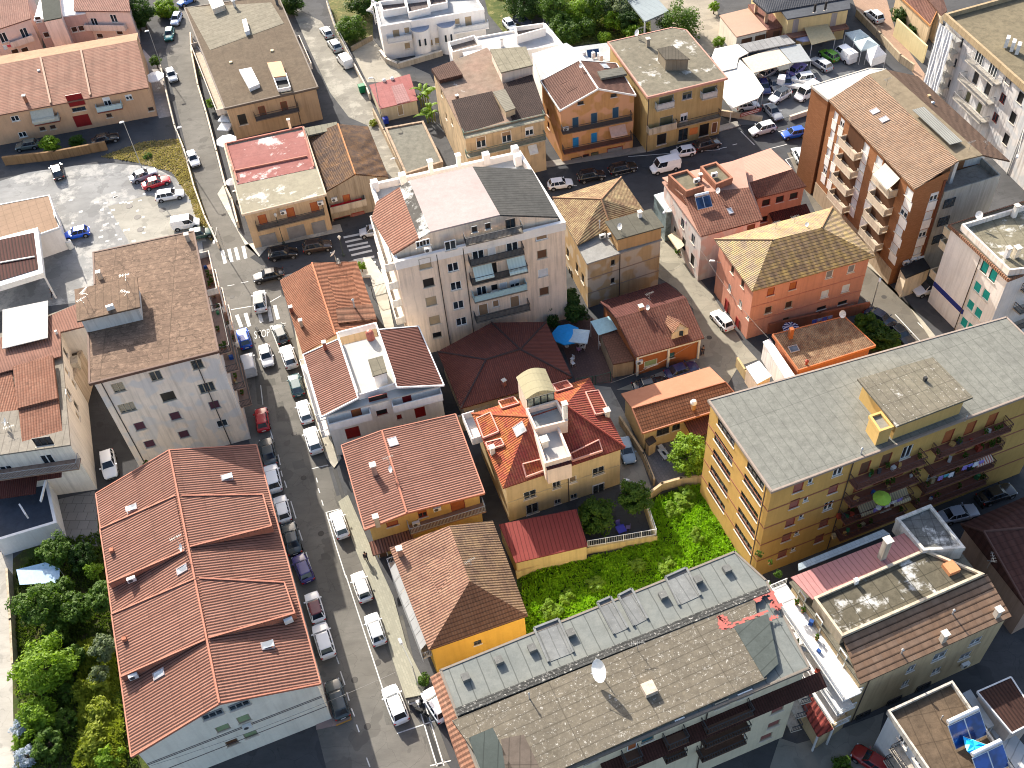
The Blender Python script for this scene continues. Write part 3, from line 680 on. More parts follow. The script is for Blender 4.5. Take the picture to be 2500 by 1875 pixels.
for p in((41,1080,560),(31,970,1440)): r.chimney(p,.4,.5,plaster((.5,.22,.15)),False)
r.ac((41,1150,60),stand=.3,rz=200); r.ac((41,1165,890),stand=.2,rz=200); r.ac((42,290,410),stand=.2,rz=20)
r.antenna((31,1560,1400),2.0,30); r.dish((31,1600,1440),.4,.8)
r.win(2,[(41,1830,1190),(41,2060,1110)],1.9,.9,'g:x:G'); r.win(2,[(41,1920,1315),(41,2160,1370)],1.3,1.1,'s:green:B'); r.win(2,[(41,2100,1235)],1.2,1.3,'s:green:B')
r.win(2,[(41,2000,1440)],1.2,1.1,'s:brown:B'); r.win(2,[(41,2075,1570)],1.2,1.1,'hole:x:B'); r.win(2,[(42,10,1345)],1.0,1.0,'s:green:B')
for z in(2.9,5.0,5.25): r.band(2,z,.1,.03,plain((.12,.1,.1)))
r.ac((41,2130,1300),2)
# central tall block
c=B('apartment_building','tall cream six-storey apartment block with a pale pink roof between white rooftop terraces',16.8,[(51,92,440),(51,1600,112),(51,2055,828),(51,345,1233)],plaster((.7,.62,.54),.4,seed=3),ov=.12,cat='apartment building')
WP=plaster((.8,.8,.78),.12)
c.flat(flatroof((.62,.68,.7),(.7,.72,.72),seam=(0,0),dark=.15,wc=(.9,.9,.9)),.2,rim=(.45,.95),rimm=WP)
zA=19.2
c.top[2]=15.8
def U(p,z): q=G(p,z); return q
ra,rb,rc_,rd=U((51,490,412),zA),U((51,1120,272),zA),U((51,1395,755),zA),U((51,695,925),zA)
la,lb=U((51,160,622),17.1),U((51,328,1150),17.1); ea,eb=U((51,1715,300),17.2),U((51,1978,775),17.2)
ma,mb_=ra+(la-ra)*.3,rd+(lb-rd)*.3
c.roof(flatroof((.58,.46,.43),(.64,.53,.5),seam=(0,0),dark=.12),[ra,rb,rc_,rd],[[0,1,2,3]],.22,name='roof')
c.roof(flatroof((.12,.11,.1),(.16,.15,.13),seam=(0,0),white=.7,dark=.4,seed=5),[ra,rd,mb_,ma],[[0,1,2,3]],.2,name='flashing_strip')
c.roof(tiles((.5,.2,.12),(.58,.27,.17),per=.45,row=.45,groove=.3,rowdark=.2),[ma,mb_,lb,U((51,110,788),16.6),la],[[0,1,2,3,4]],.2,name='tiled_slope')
c.roof(flatroof((.1,.1,.095),(.14,.135,.125),seam=(.5,0),sd=.6,dark=.3,seed=6),[rb,ea,eb,rc_],[[0,1,2,3]],.2,name='dark_slope')
M=MB()
for P in ([lb,rd,mb_],[rd,rc_],[rc_,eb]):
    pass
def sk(P,z0):
    M_=[]
    for a_,b_ in zip(P,P[1:]): M_.append([Vector((a_.x,a_.y,z0)),a_-Vector((0,0,.22)),b_-Vector((0,0,.22)),Vector((b_.x,b_.y,z0))])
    return M_
for P in (sk([lb,rd,rc_,eb],16.0),sk([ea,rb,ra,la],16.0)):
    c.extra+=P
# rooftop boxes at the terrace corners, chimneys along the back parapet
for p in((51,140,440),(51,420,370),(51,1255,165),(51,1545,100),(51,1570,180)): q=G(p,17.3); M=MB(); M.box((q.x,q.y,16.2),(.9,.9,1.5),R(14)); c.part(M,'rooftop_pillar',WP)
for p in((51,695,225),(51,975,165)): q=G(p,18.4); M=MB(); M.box((q.x,q.y,16.6),(.55,.55,1.9),R(14)); o=c.part(M,'chimney',WP); M=MB(); M.box((q.x,q.y,18.52),(.75,.75,.12),R(14)); c.sub(M,'chimney_cap',WP,o)
cz=[14.6,11.5,8.4,5.3,2.2]
c.win(2,[(51,645,1235)],1.5,1.7,'s:beige:B'); c.win(2,[(51,682,1435)],1.4,1.4,'hole:x:B'); c.win(2,[(51,708,1620),(22,1540,1100)],1.4,1.5,'s:beige:B'); c.win(2,[(22,1562,1228)],1.2,1.0,'hole:x:B')
c.win(2,[(51,897,1055),(51,926,1280),(51,955,1468),(22,1745,970),(22,1770,1112)],1.4,1.4,'g')
c.win(2,[(51,1808,958)],1.5,1.3,'s:ltbrown:W'); c.win(2,[(51,1816,1150),(51,1838,1520)],1.3,1.4,'s:brown:B'); c.win(2,[(51,1826,1335)],1.3,1.3,'s:white')
c.win(2,[(51,1138,895),(51,1272,862)],.7,.9,'hole:x:G'); 
for zz,rl,rm in((15.55,'bars',None),(12.9,'bars',None),(9.8,'bars',None),(6.7,'panel',plain((.35,.5,.52),.3)),(3.6,'bars',None)):
    pass
for (pl,pr,rl,rm) in (((51,1060,1080),(51,1630,935),'bars',None),((51,1105,1282),(51,1645,1162),'bars',None),((51,1120,1475),(51,1680,1335),'bars',None),((51,1145,1645),(51,1672,1520),'panel',plain((.4,.58,.6),.3)),((22,1905,1150),(23,160,1005),'bars',None)):
    c.balc(2,pl,pr,1.3,rl,plaster((.2,.19,.17),.4),rm)
c.win(2,[(51,1500,860)],1.2,2.1,'g:x:D'); c.win(2,[(51,1175,1150),(51,1515,1070)],1.5,2.1,'g'); c.win(2,[(51,1310,1110)],1.0,2.1,'s:white')
c.win(2,[(51,1330,1300)],.9,2.1,'hole:x:D'); c.win(2,[(51,1215,1530)],1.3,2.0,'g');c.win(2,[(51,1545,1460)],1.3,2.0,'gh:white'); c.win(2,[(51,1432,1490)],1.0,2.0,'s:white'); c.win(2,[(51,1340,1480)],.8,.9,'hole:x:D')
c.win(2,[(51,1545,1625)],1.3,2.0,'s:ltbrown'); c.win(2,[(51,1355,1645)],.9,1.2,'s:ltbrown'); c.win(2,[(22,1960,1010)],1.3,2.0,'s:ltbrown')
CL=stripes((.5,.62,.6),(.44,.56,.55),.4)
c.awning(2,(51,1110,1235),(51,1300,1200),1.4,1.6,CL); c.awning(2,(51,1455,1180),(51,1632,1140),1.4,1.6,CL)
c.win(2,[(51,590,1045),(51,655,1025)],.9,.9,'g'); c.ac((51,675,1105),2); c.ac((51,1340,1535),2)
for z in(4,7.1,10.2,13.3): c.balc(3,('u',2.5),('u',12.5),1.2,'solid',plaster((.6,.6,.58),.5),plaster((.72,.71,.68),.35),z=z); c.grid(3,[.3,.55,.75],[z+1.25],1.2,2.1,('g','s:white'))
c.pipe(2,(51,1050,1300)); c.pipe(2,(22,1580,700)); 
# tan house behind
t=B('house','tan house with mossy hipped tile roof, flat upper block and small white terrace',8.2,[(23,350,45,8.6),(23,940,-134,8.6),(23,1300,300,10.3),(23,645,615,8.2)],plaster((.5,.38,.22),.3,(.5,.47,.42)),ov=.15,cat='house')
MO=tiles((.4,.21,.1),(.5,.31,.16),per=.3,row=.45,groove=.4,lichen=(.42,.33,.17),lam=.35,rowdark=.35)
t.flat(flatroof((.5,.49,.46),seam=(0,0)),.2); t.rf.name='terrace_floor'
t.roof(MO,[(23,350,45,8.7),(23,940,-134,8.7),(23,1145,165,8.7),(23,560,455,8.7),(23,770,57,10.7),(23,850,300,8.9)],[[0,1,4],[0,4,5,3],[1,2,5,4]],.16,trim=(plain((.35,.2,.11)),False))
t.block('upper_block',[(23,800,250,10.5),(23,1200,138,10.5),(23,1310,292,10.5),(23,905,405,10.5)],7.9,plaster((.52,.36,.19),.25),flatroof((.17,.16,.12),(.13,.12,.1),seam=(2.2,0),dark=.3),ov=.25)
t.chimney((23,1100,210),.45,.7,plain(WHITE)); t.dish((23,940,330),.45,.6); t.flue((23,755,310),.08,1.2); t.ac((23,780,400),stand=.2); t.ac((23,850,390),stand=.2)
t.win(2,[(23,870,605),(23,868,760)],.6,1.0,'hole:x:B'); t.band(2,5.2,.15,.04,plain((.3,.22,.16))); t.band(2,2.6,.15,.04,plain((.3,.22,.16))); t.pipe(2,(23,925,700))
t.win(3,[(23,480,520),(23,505,690),(23,560,650),(23,610,740)],1.0,1.6,'hole:x:B')
# pink house
p=B('house','salmon pink three-storey house with a hipped roof covered in yellow lichen',9.2,[(23,1745,405),(24,555,125),(24,930,550),(23,2070,850)],plaster((.66,.33,.25),.2),ov=.5,cat='house')
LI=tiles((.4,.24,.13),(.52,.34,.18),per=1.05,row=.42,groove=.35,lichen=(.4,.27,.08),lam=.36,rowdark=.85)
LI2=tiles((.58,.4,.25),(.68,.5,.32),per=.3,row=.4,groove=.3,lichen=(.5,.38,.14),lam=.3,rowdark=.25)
r0=(24,38,408,11.4); r1=(24,462,303,11.4)
rt=p.roof(LI2,[('P',0),('P',1),('P',2),('P',3),r0,r1],[[0,1,5,4],[0,4,3],[1,2,5]],.16,trim=(plain((.35,.22,.12)),False)); p.roof(LI,[('P',3),('P',2),r1,r0],[[0,1,2,3]],.16,name='front_roof')
p.win(2,[(24,215,805),(24,25,855)],1.0,1.3,'s:orange:R'); p.win(2,[(24,530,705),(24,718,658)],1.0,1.3,'s:grey'); p.win(2,[(24,178,967),(24,3,1012)],1.0,1.2,'s:dbrown:B'); p.win(2,[(24,490,875),(24,670,825)],1.1,1.3,'s:white')
p.win(2,[(24,460,995),(24,642,948)],1.3,.6,'hole:x:D'); p.win(2,[(24,700,1010),(24,150,1120)],1.0,1.9,'d:brown:B'); p.band(2,5.7,.12,.05,plain((.5,.2,.14))); p.band(2,3.0,.12,.05,plain((.5,.2,.14)))
p.win(3,[(23,1900,665),(23,1988,785)],.8,1.3,'s:dbrown:B'); p.win(3,[(23,1875,822),(23,1968,960)],.8,1.2,'g'); p.win(3,[(23,1852,972),(23,1943,1130)],.9,2.0,'d:red:R'); p.win(3,[(23,2085,1150)],.6,.6,'g')
for q in((24,65,310),(24,225,260)): p.antenna(q,1.2)
p.dish((24,340,300),.3,.4)
# small house with tile roof beside the yellow block
s=B('house','low brown-tiled house with a round chimney and one skylight by the yellow block',4.2,[(24,32,1258),(24,650,1102),(24,927,1318),(24,262,1530)],plaster((.5,.2,.12),.2),ov=.35,cat='house')
s.roof(tiles((.42,.2,.1),(.5,.29,.17),per=.22,row=.35,groove=.35,rowdark=.3,lichen=(.5,.36,.22),lam=.25),[('P',0,4.9),('P',1,4.9),('P',2,4.2),('P',3,4.2)],[[0,1,2,3]],.3,trim=(plain((.5,.17,.07)),True))
s.chimney((24,190,1250),.5,1.6,plaster((.5,.18,.08)),False); s.skylight((24,222,1348),1.2,1.0,m=glass((.1,.12,.16))); s.flue((24,330,1480),.15,.5,plain((.3,.06,.04))); s.dish((24,648,1075),.5,.4)
w_=B('garage','small garage with a glaring white flat roof beside the brown-tiled house',3.2,[(0,1648,738),(0,1663,731),(0,1722,818),(0,1702,826)],plaster((.7,.7,.7)),ov=.1); w_.flat(plain((.85,.85,.85)),.15)
w_=B('shed','little white-roofed shed below the pink house wall',2.8,[(0,1611,792),(0,1640,779),(0,1667,812),(0,1636,829)],plaster((.7,.6,.5)),ov=.1); w_.flat(plain((.85,.85,.85)),.15)
# big yellow apartment block
y=B('apartment_building','long ochre yellow apartment block with a flat grey-green roof and a yellow rooftop room',16.4,[(33,1690,130),(24,2055,1072),(0,2313,819),(34,30,920)],plaster((.66,.45,.16),.15),ov=.22,cat='apartment building')
GR=flatroof((.27,.272,.24),(.32,.322,.28),seam=(1.05,8.0),sd=.32,dark=.3,speck=.35,seed=7,crack=.12)
y.flat(GR,.25,rimm=plain((.3,.24,.2)))
y.block('rooftop_room',[(24,770,1605,19.2),(24,1420,1418,19.2),(34,1768,105,19.2),(34,1110,355,19.2)],16.4,plaster((.7,.5,.2),.15),flatroof((.3,.27,.2),(.24,.21,.16),seam=(.9,2.5),sd=.45,dark=.4,white=.5,seed=8,speck=.8),ov=.45,th=.25)
y.block('stair_head',[(34,868,260,18.8),(34,978,222,18.8),(34,1088,358,18.8),(34,962,402,18.8)],16.4,plaster((.7,.5,.2),.15),flatroof((.4,.37,.3),seam=(0,0),dark=.4),ov=.1,rim=(.25,.25))
for zz in(3.3,6.4,9.5,12.6):
    y.band(2,zz,.18,.04); y.band(3,zz,.18,.04)
def rect(b,i,pA,pB,h,kind,n=1):
    u0,z0=b.uz(i,pA); u1,z1=b.uz(i,pB); b._win(i,(u0+u1)/2,(z0+z1)/2,abs(u1-u0),h,kind)
for a_,b_ in(((33,1745,430),(33,1900,660)),((33,1733,570),(33,1878,800)),((33,1710,710),(33,1855,940)),((33,1690,860),(33,1832,1075)),((33,2000,785),(33,2148,1015)),((33,1972,930),(33,2115,1160)),((33,1948,1070),(33,2090,1300)),((33,1922,1210),(33,2062,1435)),((33,1772,320),(33,1920,490)),((33,2025,690),(33,2172,860))):
    rect(y,3,a_,b_,1.35,'g:x:D')
y.win(2,[(34,262,882),(34,228,1022),(34,193,1180),(34,160,1312),(34,125,1452),(34,562,895),(34,483,1187),(34,442,1322)],1.1,1.5,'s:mauve:R'); y.win(2,[(34,603,742),(34,520,1040)],1.1,1.5,'g'); y.win(2,[(34,366,830),(34,326,982),(34,288,1130),(34,250,1272),(34,218,1412)],.55,.85,'g')
_,zt=y.uz(2,(34,705,790)); uL,_=y.uz(2,(34,710,770)); uR,_=y.uz(2,(34,1300,570)); vL,_=y.uz(2,(34,1400,560)); vR,_=y.uz(2,(34,2030,300))
BM=plaster((.26,.12,.09),.3)
for k,zz in enumerate((12.6,9.5,6.4,3.3)):
    y.balc(2,('u',uL),('u',uR),1.35,'bars',BM,plain((.12,.06,.05)),z=zz); y.balc(2,('u',vL),('u',vR),1.35,'bars',BM,plain((.12,.06,.05)),z=zz)
    a_,d_,n_,L_=y.fac(2)
    for f_ in(.2,.5,.8):
        y._win(2,uL+(uR-uL)*f_,zz+1.3,1.2,2.1,random.choice(['d:brown:R','g','d:orange:R'])); y._win(2,vL+(vR-vL)*f_,zz+1.3,1.2,2.1,random.choice(['d:brown:R','g','d:orange:R']))
AW=stripes((.5,.4,.24),(.3,.25,.17),.28)
y.awning(2,(34,745,1000),(34,925,900),1.5,1.1,AW); y.awning(2,(34,1020,930),(34,1190,800),1.5,1.1,AW); y.awning(2,(34,1745,560),(34,1890,500),1.5,1.1,stripes((.6,.5,.42),(.4,.14,.1),.3))
y.flue((34,800,590),.08,.7); y.flue((34,1700,300),.06,.5); y.chimney((24,1350,1620),.3,.5,plain((.04,.04,.04)),False); y.pipe(2,(34,660,900)); y.pipe(3,(33,2150,1100))
# bottom apartment block
b=B('apartment_building','long cream block with a lichen-spotted brown flat roof and big satellite dish, bottom edge',15.0,[(42,1585,815),(0,1587,1191),(0,1656,1254),(0,1750,1443),(0,1057,1733)],plaster((.64,.61,.48),.2),ov=.3,cat='apartment building')
b.flat(flatroof((.25,.27,.255),(.32,.33,.3),seam=(1.3,9.0),sd=.6,dark=.2,speck=.2,seed=4),.25,rimm=plain((.2,.17,.14)))
br=b.roof(flatroof((.25,.215,.16),(.2,.175,.135),seam=(7.0,.95),sd=.5,dark=.3,speck=1.0,seed=2,crack=.35),[(42,1690,1250,15.35),(43,2090,195,15.35),(43,2195,885,15.35),(43,470,1650,15.35),(0,1090,1718,15.35)],[[0,1,2,3,4]],.33,name='upper_roof')
M=MB(); q0=G((42,1730,1195),15.0); q1=G((43,2206,130),15.0); M.bar(q0,q1,.7,.42); b.part(M,'flashing_ridge',flatroof((.09,.09,.085),(.14,.14,.13),seam=(.3,0),sd=.6,speck=1.2,dark=.5,seed=9))
for pts,mt in(([(43,1910,440),(43,2206,330),(44,90,760),(43,2170,880)],flatroof((.12,.14,.13),seam=(0,1.2))),([(42,1830,1400),(42,2040,1310),(42,2206,1659),(42,1930,1659)],flatroof((.1,.12,.11),seam=(1.2,0),dark=.2)),([(42,2110,1410),(43,100,1370),(43,240,1659),(43,-60,1659)],flatroof((.2,.16,.13),seam=(.9,3)))):
    V=[G(q,15.42) for q in pts]; b.roof(mt,V,[[0,1,2,3]],.05,name='roof_patch')
RP=plain((.4,.11,.09)); M=MB()
rr=random.Random(3)
for pa,pb,w_ in(((43,2206,125),(43,2090,215),.5),((43,2206,125),(44,100,290),.6),((43,1800,345),(43,1830,465),.7),((43,1830,450),(43,2206,310),.28),((43,1780,350),(43,1880,420),.4),((44,20,240),(44,95,290),.5),((44,10,380),(44,90,350),.3)):
    A_=G(pa,15.375);B_=G(pb,15.375); n_=9
    for i_ in range(n_):
        c_=A_+(B_-A_)*(i_+.5)/n_; dd_=(B_-A_).normalized(); nn_=Vector((-dd_.y,dd_.x,0)); L_=(B_-A_).length/n_*.62; wv=w_*rr.uniform(.5,1.3)/2; c_=c_+nn_*rr.uniform(-.12,.12)+Vector((0,0,.004*(i_%2)))
        M.face([c_-dd_*L_-nn_*wv*rr.uniform(.7,1.2),c_+dd_*L_-nn_*wv,c_+dd_*L_*rr.uniform(.8,1.2)+nn_*wv*rr.uniform(.7,1.2),c_-dd_*L_+nn_*wv])
b.part(M,'red_sealant',RP)
for p_ in((42,1810,890),(42,2095,745),(43,175,640),(43,505,510),(43,1300,185),(43,1600,50),(33,1850,1600)): b.chimney(p_,.7,.5,flatroof((.3,.3,.28),(.2,.2,.19),seam=(0,0),dark=.5,speck=.6),False)
for (a_,c_,d_) in(((43,190,460),(43,315,750),(43,400,380)),((43,735,240),(43,880,510),(43,850,190)),((43,915,180),(43,1050,440),(43,1030,120)),((43,1320,20),(43,1440,260),(43,1500,-60))):
    A=b.at(a_);C=b.at(c_);M=MB(); D=b.at(d_); E_=C+(D-A); M.bar(A,C,.2,.22); M.bar(D,E_,.2,.22); M.bar(A,D,.2,.22); M.prism([A,D,E_,C],15.0,15.04); b.part(M,'skylight_curb',flatroof((.33,.34,.33),(.26,.27,.27),seam=(.9,0),speck=.6,seed=31))
b.dish((43,780,880),1.0,1.1,200); b.chimney((43,1180,990),1.1,.6,plaster((.5,.45,.4),.8),False); b.flue((43,150,1060),.06,.9); b.antenna((43,1080,640),1.4,0)
b.pitched(3,(43,760,1640),(44,425,890),1.3,.5,tiles((.13,.045,.03),(.16,.05,.035),per=.25,row=.4),z=12.5)
b.win(3,[(43,680,1590),(43,1800,1098)],1.3,.9,'s:mauve:B'); b.win(3,[(43,1170,1400)],1.2,1.5,'s:dteal:B'); b.win(3,[(43,1030,1450)],.9,1.9,'d:orange'); b.win(3,[(43,1440,1240)],.9,.5,'g'); b.win(3,[(43,2000,1015)],1.4,.8,'g')
for (pl,pr) in(((43,1345,1525),(43,1530,1430)),((43,1330,1625),(43,1510,1560)),((43,1680,1380),(43,2085,1210)),((43,1665,1500),(43,2055,1340)),((43,1640,1610),(43,2020,1460)),((43,990,1659),(43,1130,1610))):
    b.balc(3,pl,pr,1.2,'bars',plaster((.13,.08,.06),.2),plain((.06,.06,.06)))
b.win(3,[(43,1750,1400),(43,1730,1510),(43,1400,1545)],1.1,1.7,'g'); b.win(3,[(43,1920,1290),(43,1960,1420)],1.1,1.9,'d:orange')
b.win(3,[(44,82,1155),(44,50,1280),(43,2190,1390)],1.3,1.2,'s:mauve:B'); b.win(3,[(44,20,1395),(43,2150,1530)],1.3,1.2,'g')
b.pipe(3,(43,1620,1500)); 
for zz in(3.0,6.0,9.0): b.balc(2,('u',1),('u',10),1.1,'bars',z=zz)
b.pitched(3,('x',0,0),('x',0,0),1.5,.9,tiles((.5,.22,.13),(.58,.28,.17),per=.25,row=.4,groove=.4),z=11.0) if False else None
b2=B('row_house','narrow wing with a salmon tile lean-to roof at the street end of the bottom block',9.0,[(42,1500,875),(42,1600,840,9.0),(0,1050,1690,9.0),(0,1006,1690,9.0)],plaster((.5,.26,.18)),ov=.2,cat='house')
b2.roof(tiles((.5,.22,.13),(.6,.31,.19),per=.5,row=.28,groove=.3,rowdark=.5),[('P',0,9.0),('P',1,9.5),('P',2,9.5),('P',3,9.0)],[[0,1,2,3]],.15)
# copper tile building bottom right
k=B('apartment_building','cream block with copper-brown tile slope, stained roof terrace and long white side balconies',9.6,[(56,180,562,10.6),(56,1480,40,10.6),(44,2100,352),(44,797,937)],plaster((.5,.42,.28),.3),ov=.25,cat='apartment building')
k.flat(flatroof((.3,.28,.22),dark=.5),.2); k.rf.name='roof_deck'
z1=11.3
T1,T2,T3,T4=[G(q,z1) for q in((56,378,742),(56,1345,318),(56,1872,535),(56,628,1082))]
k.block('terrace',[(56,378,742,z1),(56,1345,318,z1),(56,1872,535,z1),(56,628,1082,z1)],9.3,plaster((.5,.46,.38),.5),flatroof((.2,.175,.12),(.16,.14,.1),seam=(1.6,1.6),sd=.7,dark=.5,white=.62,seed=12),ov=.05,rim=(.3,.25))
k.roof(tiles((.48,.27,.15),(.56,.35,.22),per=1.0,row=.62,groove=.1,rowdark=1.0,rough=.8),[G((56,628,1085),10.9),G((56,1890,540),10.9),('P',2,9.6),('P',3,9.6)],[[0,1,2,3]],.2)
k.block('sun_deck',[(56,1095,52,11.6),(56,1400,-70,11.6),(56,1705,312,11.6),(56,1335,335,11.6)],9.3,plaster((.5,.52,.52),.6),flatroof((.26,.26,.24),(.2,.2,.2),seam=(1.0,1.0),dark=.6,white=.6,seed=13),ov=.05,rim=(.3,.3))
k.roof(flatroof((.55,.25,.24),(.6,.3,.28),seam=(.55,0),sd=.5,dark=.05),[G((56,180,568),10.9),G((56,1170,182),10.9),G((56,1318,338),11.2),G((56,370,762),11.2)],[[0,1,2,3]],.12,name='metal_roof')
k.roof(pavers((.36,.42,.45),.5,.5,.7),[G((56,245,450),10.7),G((56,985,150),10.7),G((56,1045,190),10.7),G((56,250,510),10.7)],[[0,1,2,3]],.12,name='porch_roof')
k.chimney((56,970,400),.6,3.0,plaster((.4,.38,.34),.5)); k.chimney((56,745,610),.4,.5,plain(WHITE),False); k.chimney((44,1500,560),.5,1.2,plaster((.5,.47,.42))); k.chimney((44,1965,345),.5,1.0,plaster((.5,.47,.42)))
k.chimney((56,1570,500),1.2,.5,plain((.6,.26,.12),.3),False); k.antenna((56,1890,490),2.2,80); k.flue((44,1150,670),.08,.6); k.flue((44,1590,330),.08,.6)
k.win(2,[(44,1235,800),(44,1180,830)],.9,1.4,'gh:grey'); k.win(2,[(44,1480,690)],1.5,1.6,'gh:grey'); k.win(2,[(44,1790,565),(44,1700,690)],1.3,1.3,'gh:grey'); k.win(2,[(44,1185,930),(44,1125,965)],.8,1.3,'g')
k.win(2,[(44,1450,820)],1.0,1.2,'g'); k.win(2,[(44,1080,1080),(44,1330,960),(44,810,1205)],1.6,1.4,'gb:x:D'); k.ac((44,1700,770),2); k.pipe(2,(44,820,1010)); k.dish((44,770,1190),.4,.3) if False else None
WB=plain((.8,.8,.8))
for zz in(8.0,4.9,1.9): k.balc(3,('u',-.5),('u',21),2.0,'bars',WB,plain((.75,.75,.73)),z=zz); k.grid(3,[.25,.6,.85],[zz+1.2],1.1,2.0,('d:grey','s:beige'))
lr=canopy('lean_to','low bright red corrugated lean-to between the cream blocks','shed',[(44,330,960,4.2),(44,565,1322,3.6),(44,430,1390,3.4),(44,268,1090,3.6)],.15,tiles((.5,.07,.05),(.55,.1,.07),per=.5,row=9,groove=.8),posts=(0,1,2,3),pr=.12)
wl=wallrun('garden_wall','cream yard wall under the red corrugated lean-to',[(44,250,1200),(44,410,1470),(44,620,1310)],2.6,.3,plaster((.55,.46,.3)))
# blue-shadowed building bottom right corner
u=B('house','white balconied house with a brown paved roof terrace carrying blue solar panels',8.1,[(44,1030,1160),(44,1590,902),(0,2275,1780),(0,2110,1815)],plaster((.62,.68,.75),.15),ov=.2,cat='house')
u.P=u.P; u.flat(flatroof((.2,.14,.09),(.15,.11,.075),seam=(1.3,2.6),sd=.5,dark=.5,seed=15,crack=.3),.2,rim=(.2,.45),rimm=plaster((.42,.42,.4),.6))
u.flue((44,1490,1240),.05,.6)
# 5-corner order: back-left..: facade 4 is the left one
u.win(3,[(44,1180,1420)],1.2,1.3,'gh:white'); u.win(3,[(44,1090,1530)],1.2,1.3,'g'); u.win(3,[(44,1315,1600)],1.2,1.3,'g')
Lu=u.fac(3)[3]
for zz in(2.8,5.4): u.balc(3,('u',Lu-8),('u',Lu-2.2),1.1,'bars',z=zz)
v=B('house','house with a dark maroon ribbed metal roof at the right edge of the photo',6.0,[(44,1795,1015),(44,2085,887),(44,2330,1240),(44,2100,1360)],plaster((.5,.45,.42)),ov=.2,cat='house')
v.roof(tiles((.12,.05,.035),(.14,.06,.04),per=.35,row=9,groove=.6),[('P',0,6.3),('P',1,6.3),('P',2,6),('P',3,6)],[[0,1,2,3]],.2,trim=(plain((.6,.6,.6)),True))
canopy('carport','white sheet-metal carport roof at the right edge','carport',[(44,1912,1325,3.6),(44,2050,1275,3.6),(44,2206,1460,3.6),(0,2260,1700,3.6),(44,2130,1659,3.6)],.12,flatroof((.78,.78,.78),seam=(.8,0),sd=.5,dark=.05),posts=(0,2,4))
canopy('lean_to','translucent grey plastic porch beside the maroon metal roof','canopy',[(44,1675,1015,5.2),(44,1745,980,5.2),(44,1950,1290,5.0),(44,1900,1320,5.0)],.08,plain((.35,.38,.4),.3),posts=(0,1,2,3))
dr=B('house','wide low house with a dull dark-red tile roof behind the yellow block',6.0,[(0,2076,1132),(0,2290,1040),(0,2420,1210),(0,2222,1318)],plaster((.4,.3,.25)),ov=.4,cat='house')
dr.roof(tiles((.16,.06,.045),(.2,.08,.06),per=.8,row=.7,groove=.35,rowdark=.5),[('P',0),('P',1),('P',2),('P',3),(0,2125,1148,8.0),(0,2330,1130,8.0)],[[0,1,5,4],[0,4,3],[4,5,2,3],[1,2,5]],.2,trim=(plain((.1,.05,.04)),False))
REF=dict(y=y,g=g,k=k,c=c,u=u,uL=uL,uR=uR,vL=vL,vR=vR)
# ---------------------------------------------------------------- buildings, part two
# dark red house, middle
d=B('house','two-storey yellow house with a plain dark terracotta ribbed gable roof, one white skylight',6.8,[(32,735,520),(32,1720,250),(32,1970,930),(32,935,1245)],plaster((.72,.52,.2),.15),ov=.55,cat='house')
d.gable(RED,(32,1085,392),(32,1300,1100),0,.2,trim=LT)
d.skylight((32,1180,490),1.3,1.1,m=plain((.85,.85,.85),.4)); d.chimney((32,1025,765),.55,1.5,plaster((.5,.35,.3))); d.chimney((32,1045,1190),.5,1.1,plaster((.5,.45,.35))); d.dish((32,1185,770),.4,.9); d.antenna((32,1155,700),1.8,20)
d.win(2,[(32,1175,1195)],1.3,.9,'s:orange:R'); d.win(2,[(32,1435,1110)],1.0,1.3,'gh:orange:R'); d.win(2,[(32,1740,1040)],1.6,1.9,'s:orange:R'); d.balc(2,(32,1335,1300),(32,1985,1095),1.3,'bars',plaster((.3,.2,.15)),plain((.4,.42,.42))); d.ac((32,1560,1065),2)
d.pitched(2,(32,970,1345),(32,1330,1225),1.6,.4,RED,z=3.5); d.win(2,[(32,1090,1440)],1.0,1.9,'d:brown'); d.ac((32,1380,1195),2)
# white house with red shutters
h=B('house','white house with red shutters, twin red ribbed roofs and a bright roof terrace between them',8.2,[(22,405,1398),(22,1402,1152),(32,1622,0),(32,563,275)],plaster((.74,.73,.7),.15),ov=.45,cat='house')
h.flat(flatroof((.72,.71,.68),(.6,.59,.55),seam=(0,0),dark=.1),.2); h.rf.name='terrace_floor'
Z9=9.4
h.roof(RED,[(22,405,1398,8.3),(22,712,1262,Z9),(32,880,112,Z9),(32,563,275,8.3)],[[0,1,2,3]],.16,trim=(plain((.8,.8,.8)),True))
h.roof(tiles((.3,.1,.07),(.24,.075,.05),per=.27,row=3,groove=.6,rowdark=.12),[(22,1048,1182,Z9),(22,1400,1152,8.4),(32,1620,2,8.4),(32,1215,20,Z9)],[[0,1,2,3]],.16,trim=(plain((.8,.8,.8)),True),name='roof_east')
WT=plaster((.78,.77,.74),.15)
def bars(bb,pts,hh,mat,nm='parapet',w=.18):
    M=MB()
    for a_,c_ in zip(pts,pts[1:]): M.bar(G(a_),G(c_),w,hh)
    return bb.part(M,nm,mat)
bars(h,[(22,712,1262,8.2),(32,890,120,8.2)],1.2,WT); bars(h,[(22,1045,1180,8.2),(32,1215,20,8.2)],1.25,WT); bars(h,[(32,890,125,8.2),(32,1215,25,8.2)],.9,WT); bars(h,[(22,720,1245,8.2),(22,1040,1165,8.2)],.9,WT)
h.block('stair_head',[(22,965,1440,10.6),(22,1090,1405,10.6),(22,1130,1545,10.6),(22,1005,1585,10.6)],8.2,WT,flatroof((.3,.27,.2),dark=.3),ov=.15,th=.15)
h.chimney((22,600,1350),.4,1.1,plaster((.45,.15,.1))); q=G((22,990,1260),8.2); M=MB(); M.lathe([(.5,0),(.5,1.1),(.3,1.4),(.02,1.45)],tuple(q),12); h.part(M,'water_tank',plain((.45,.13,.09),.5))
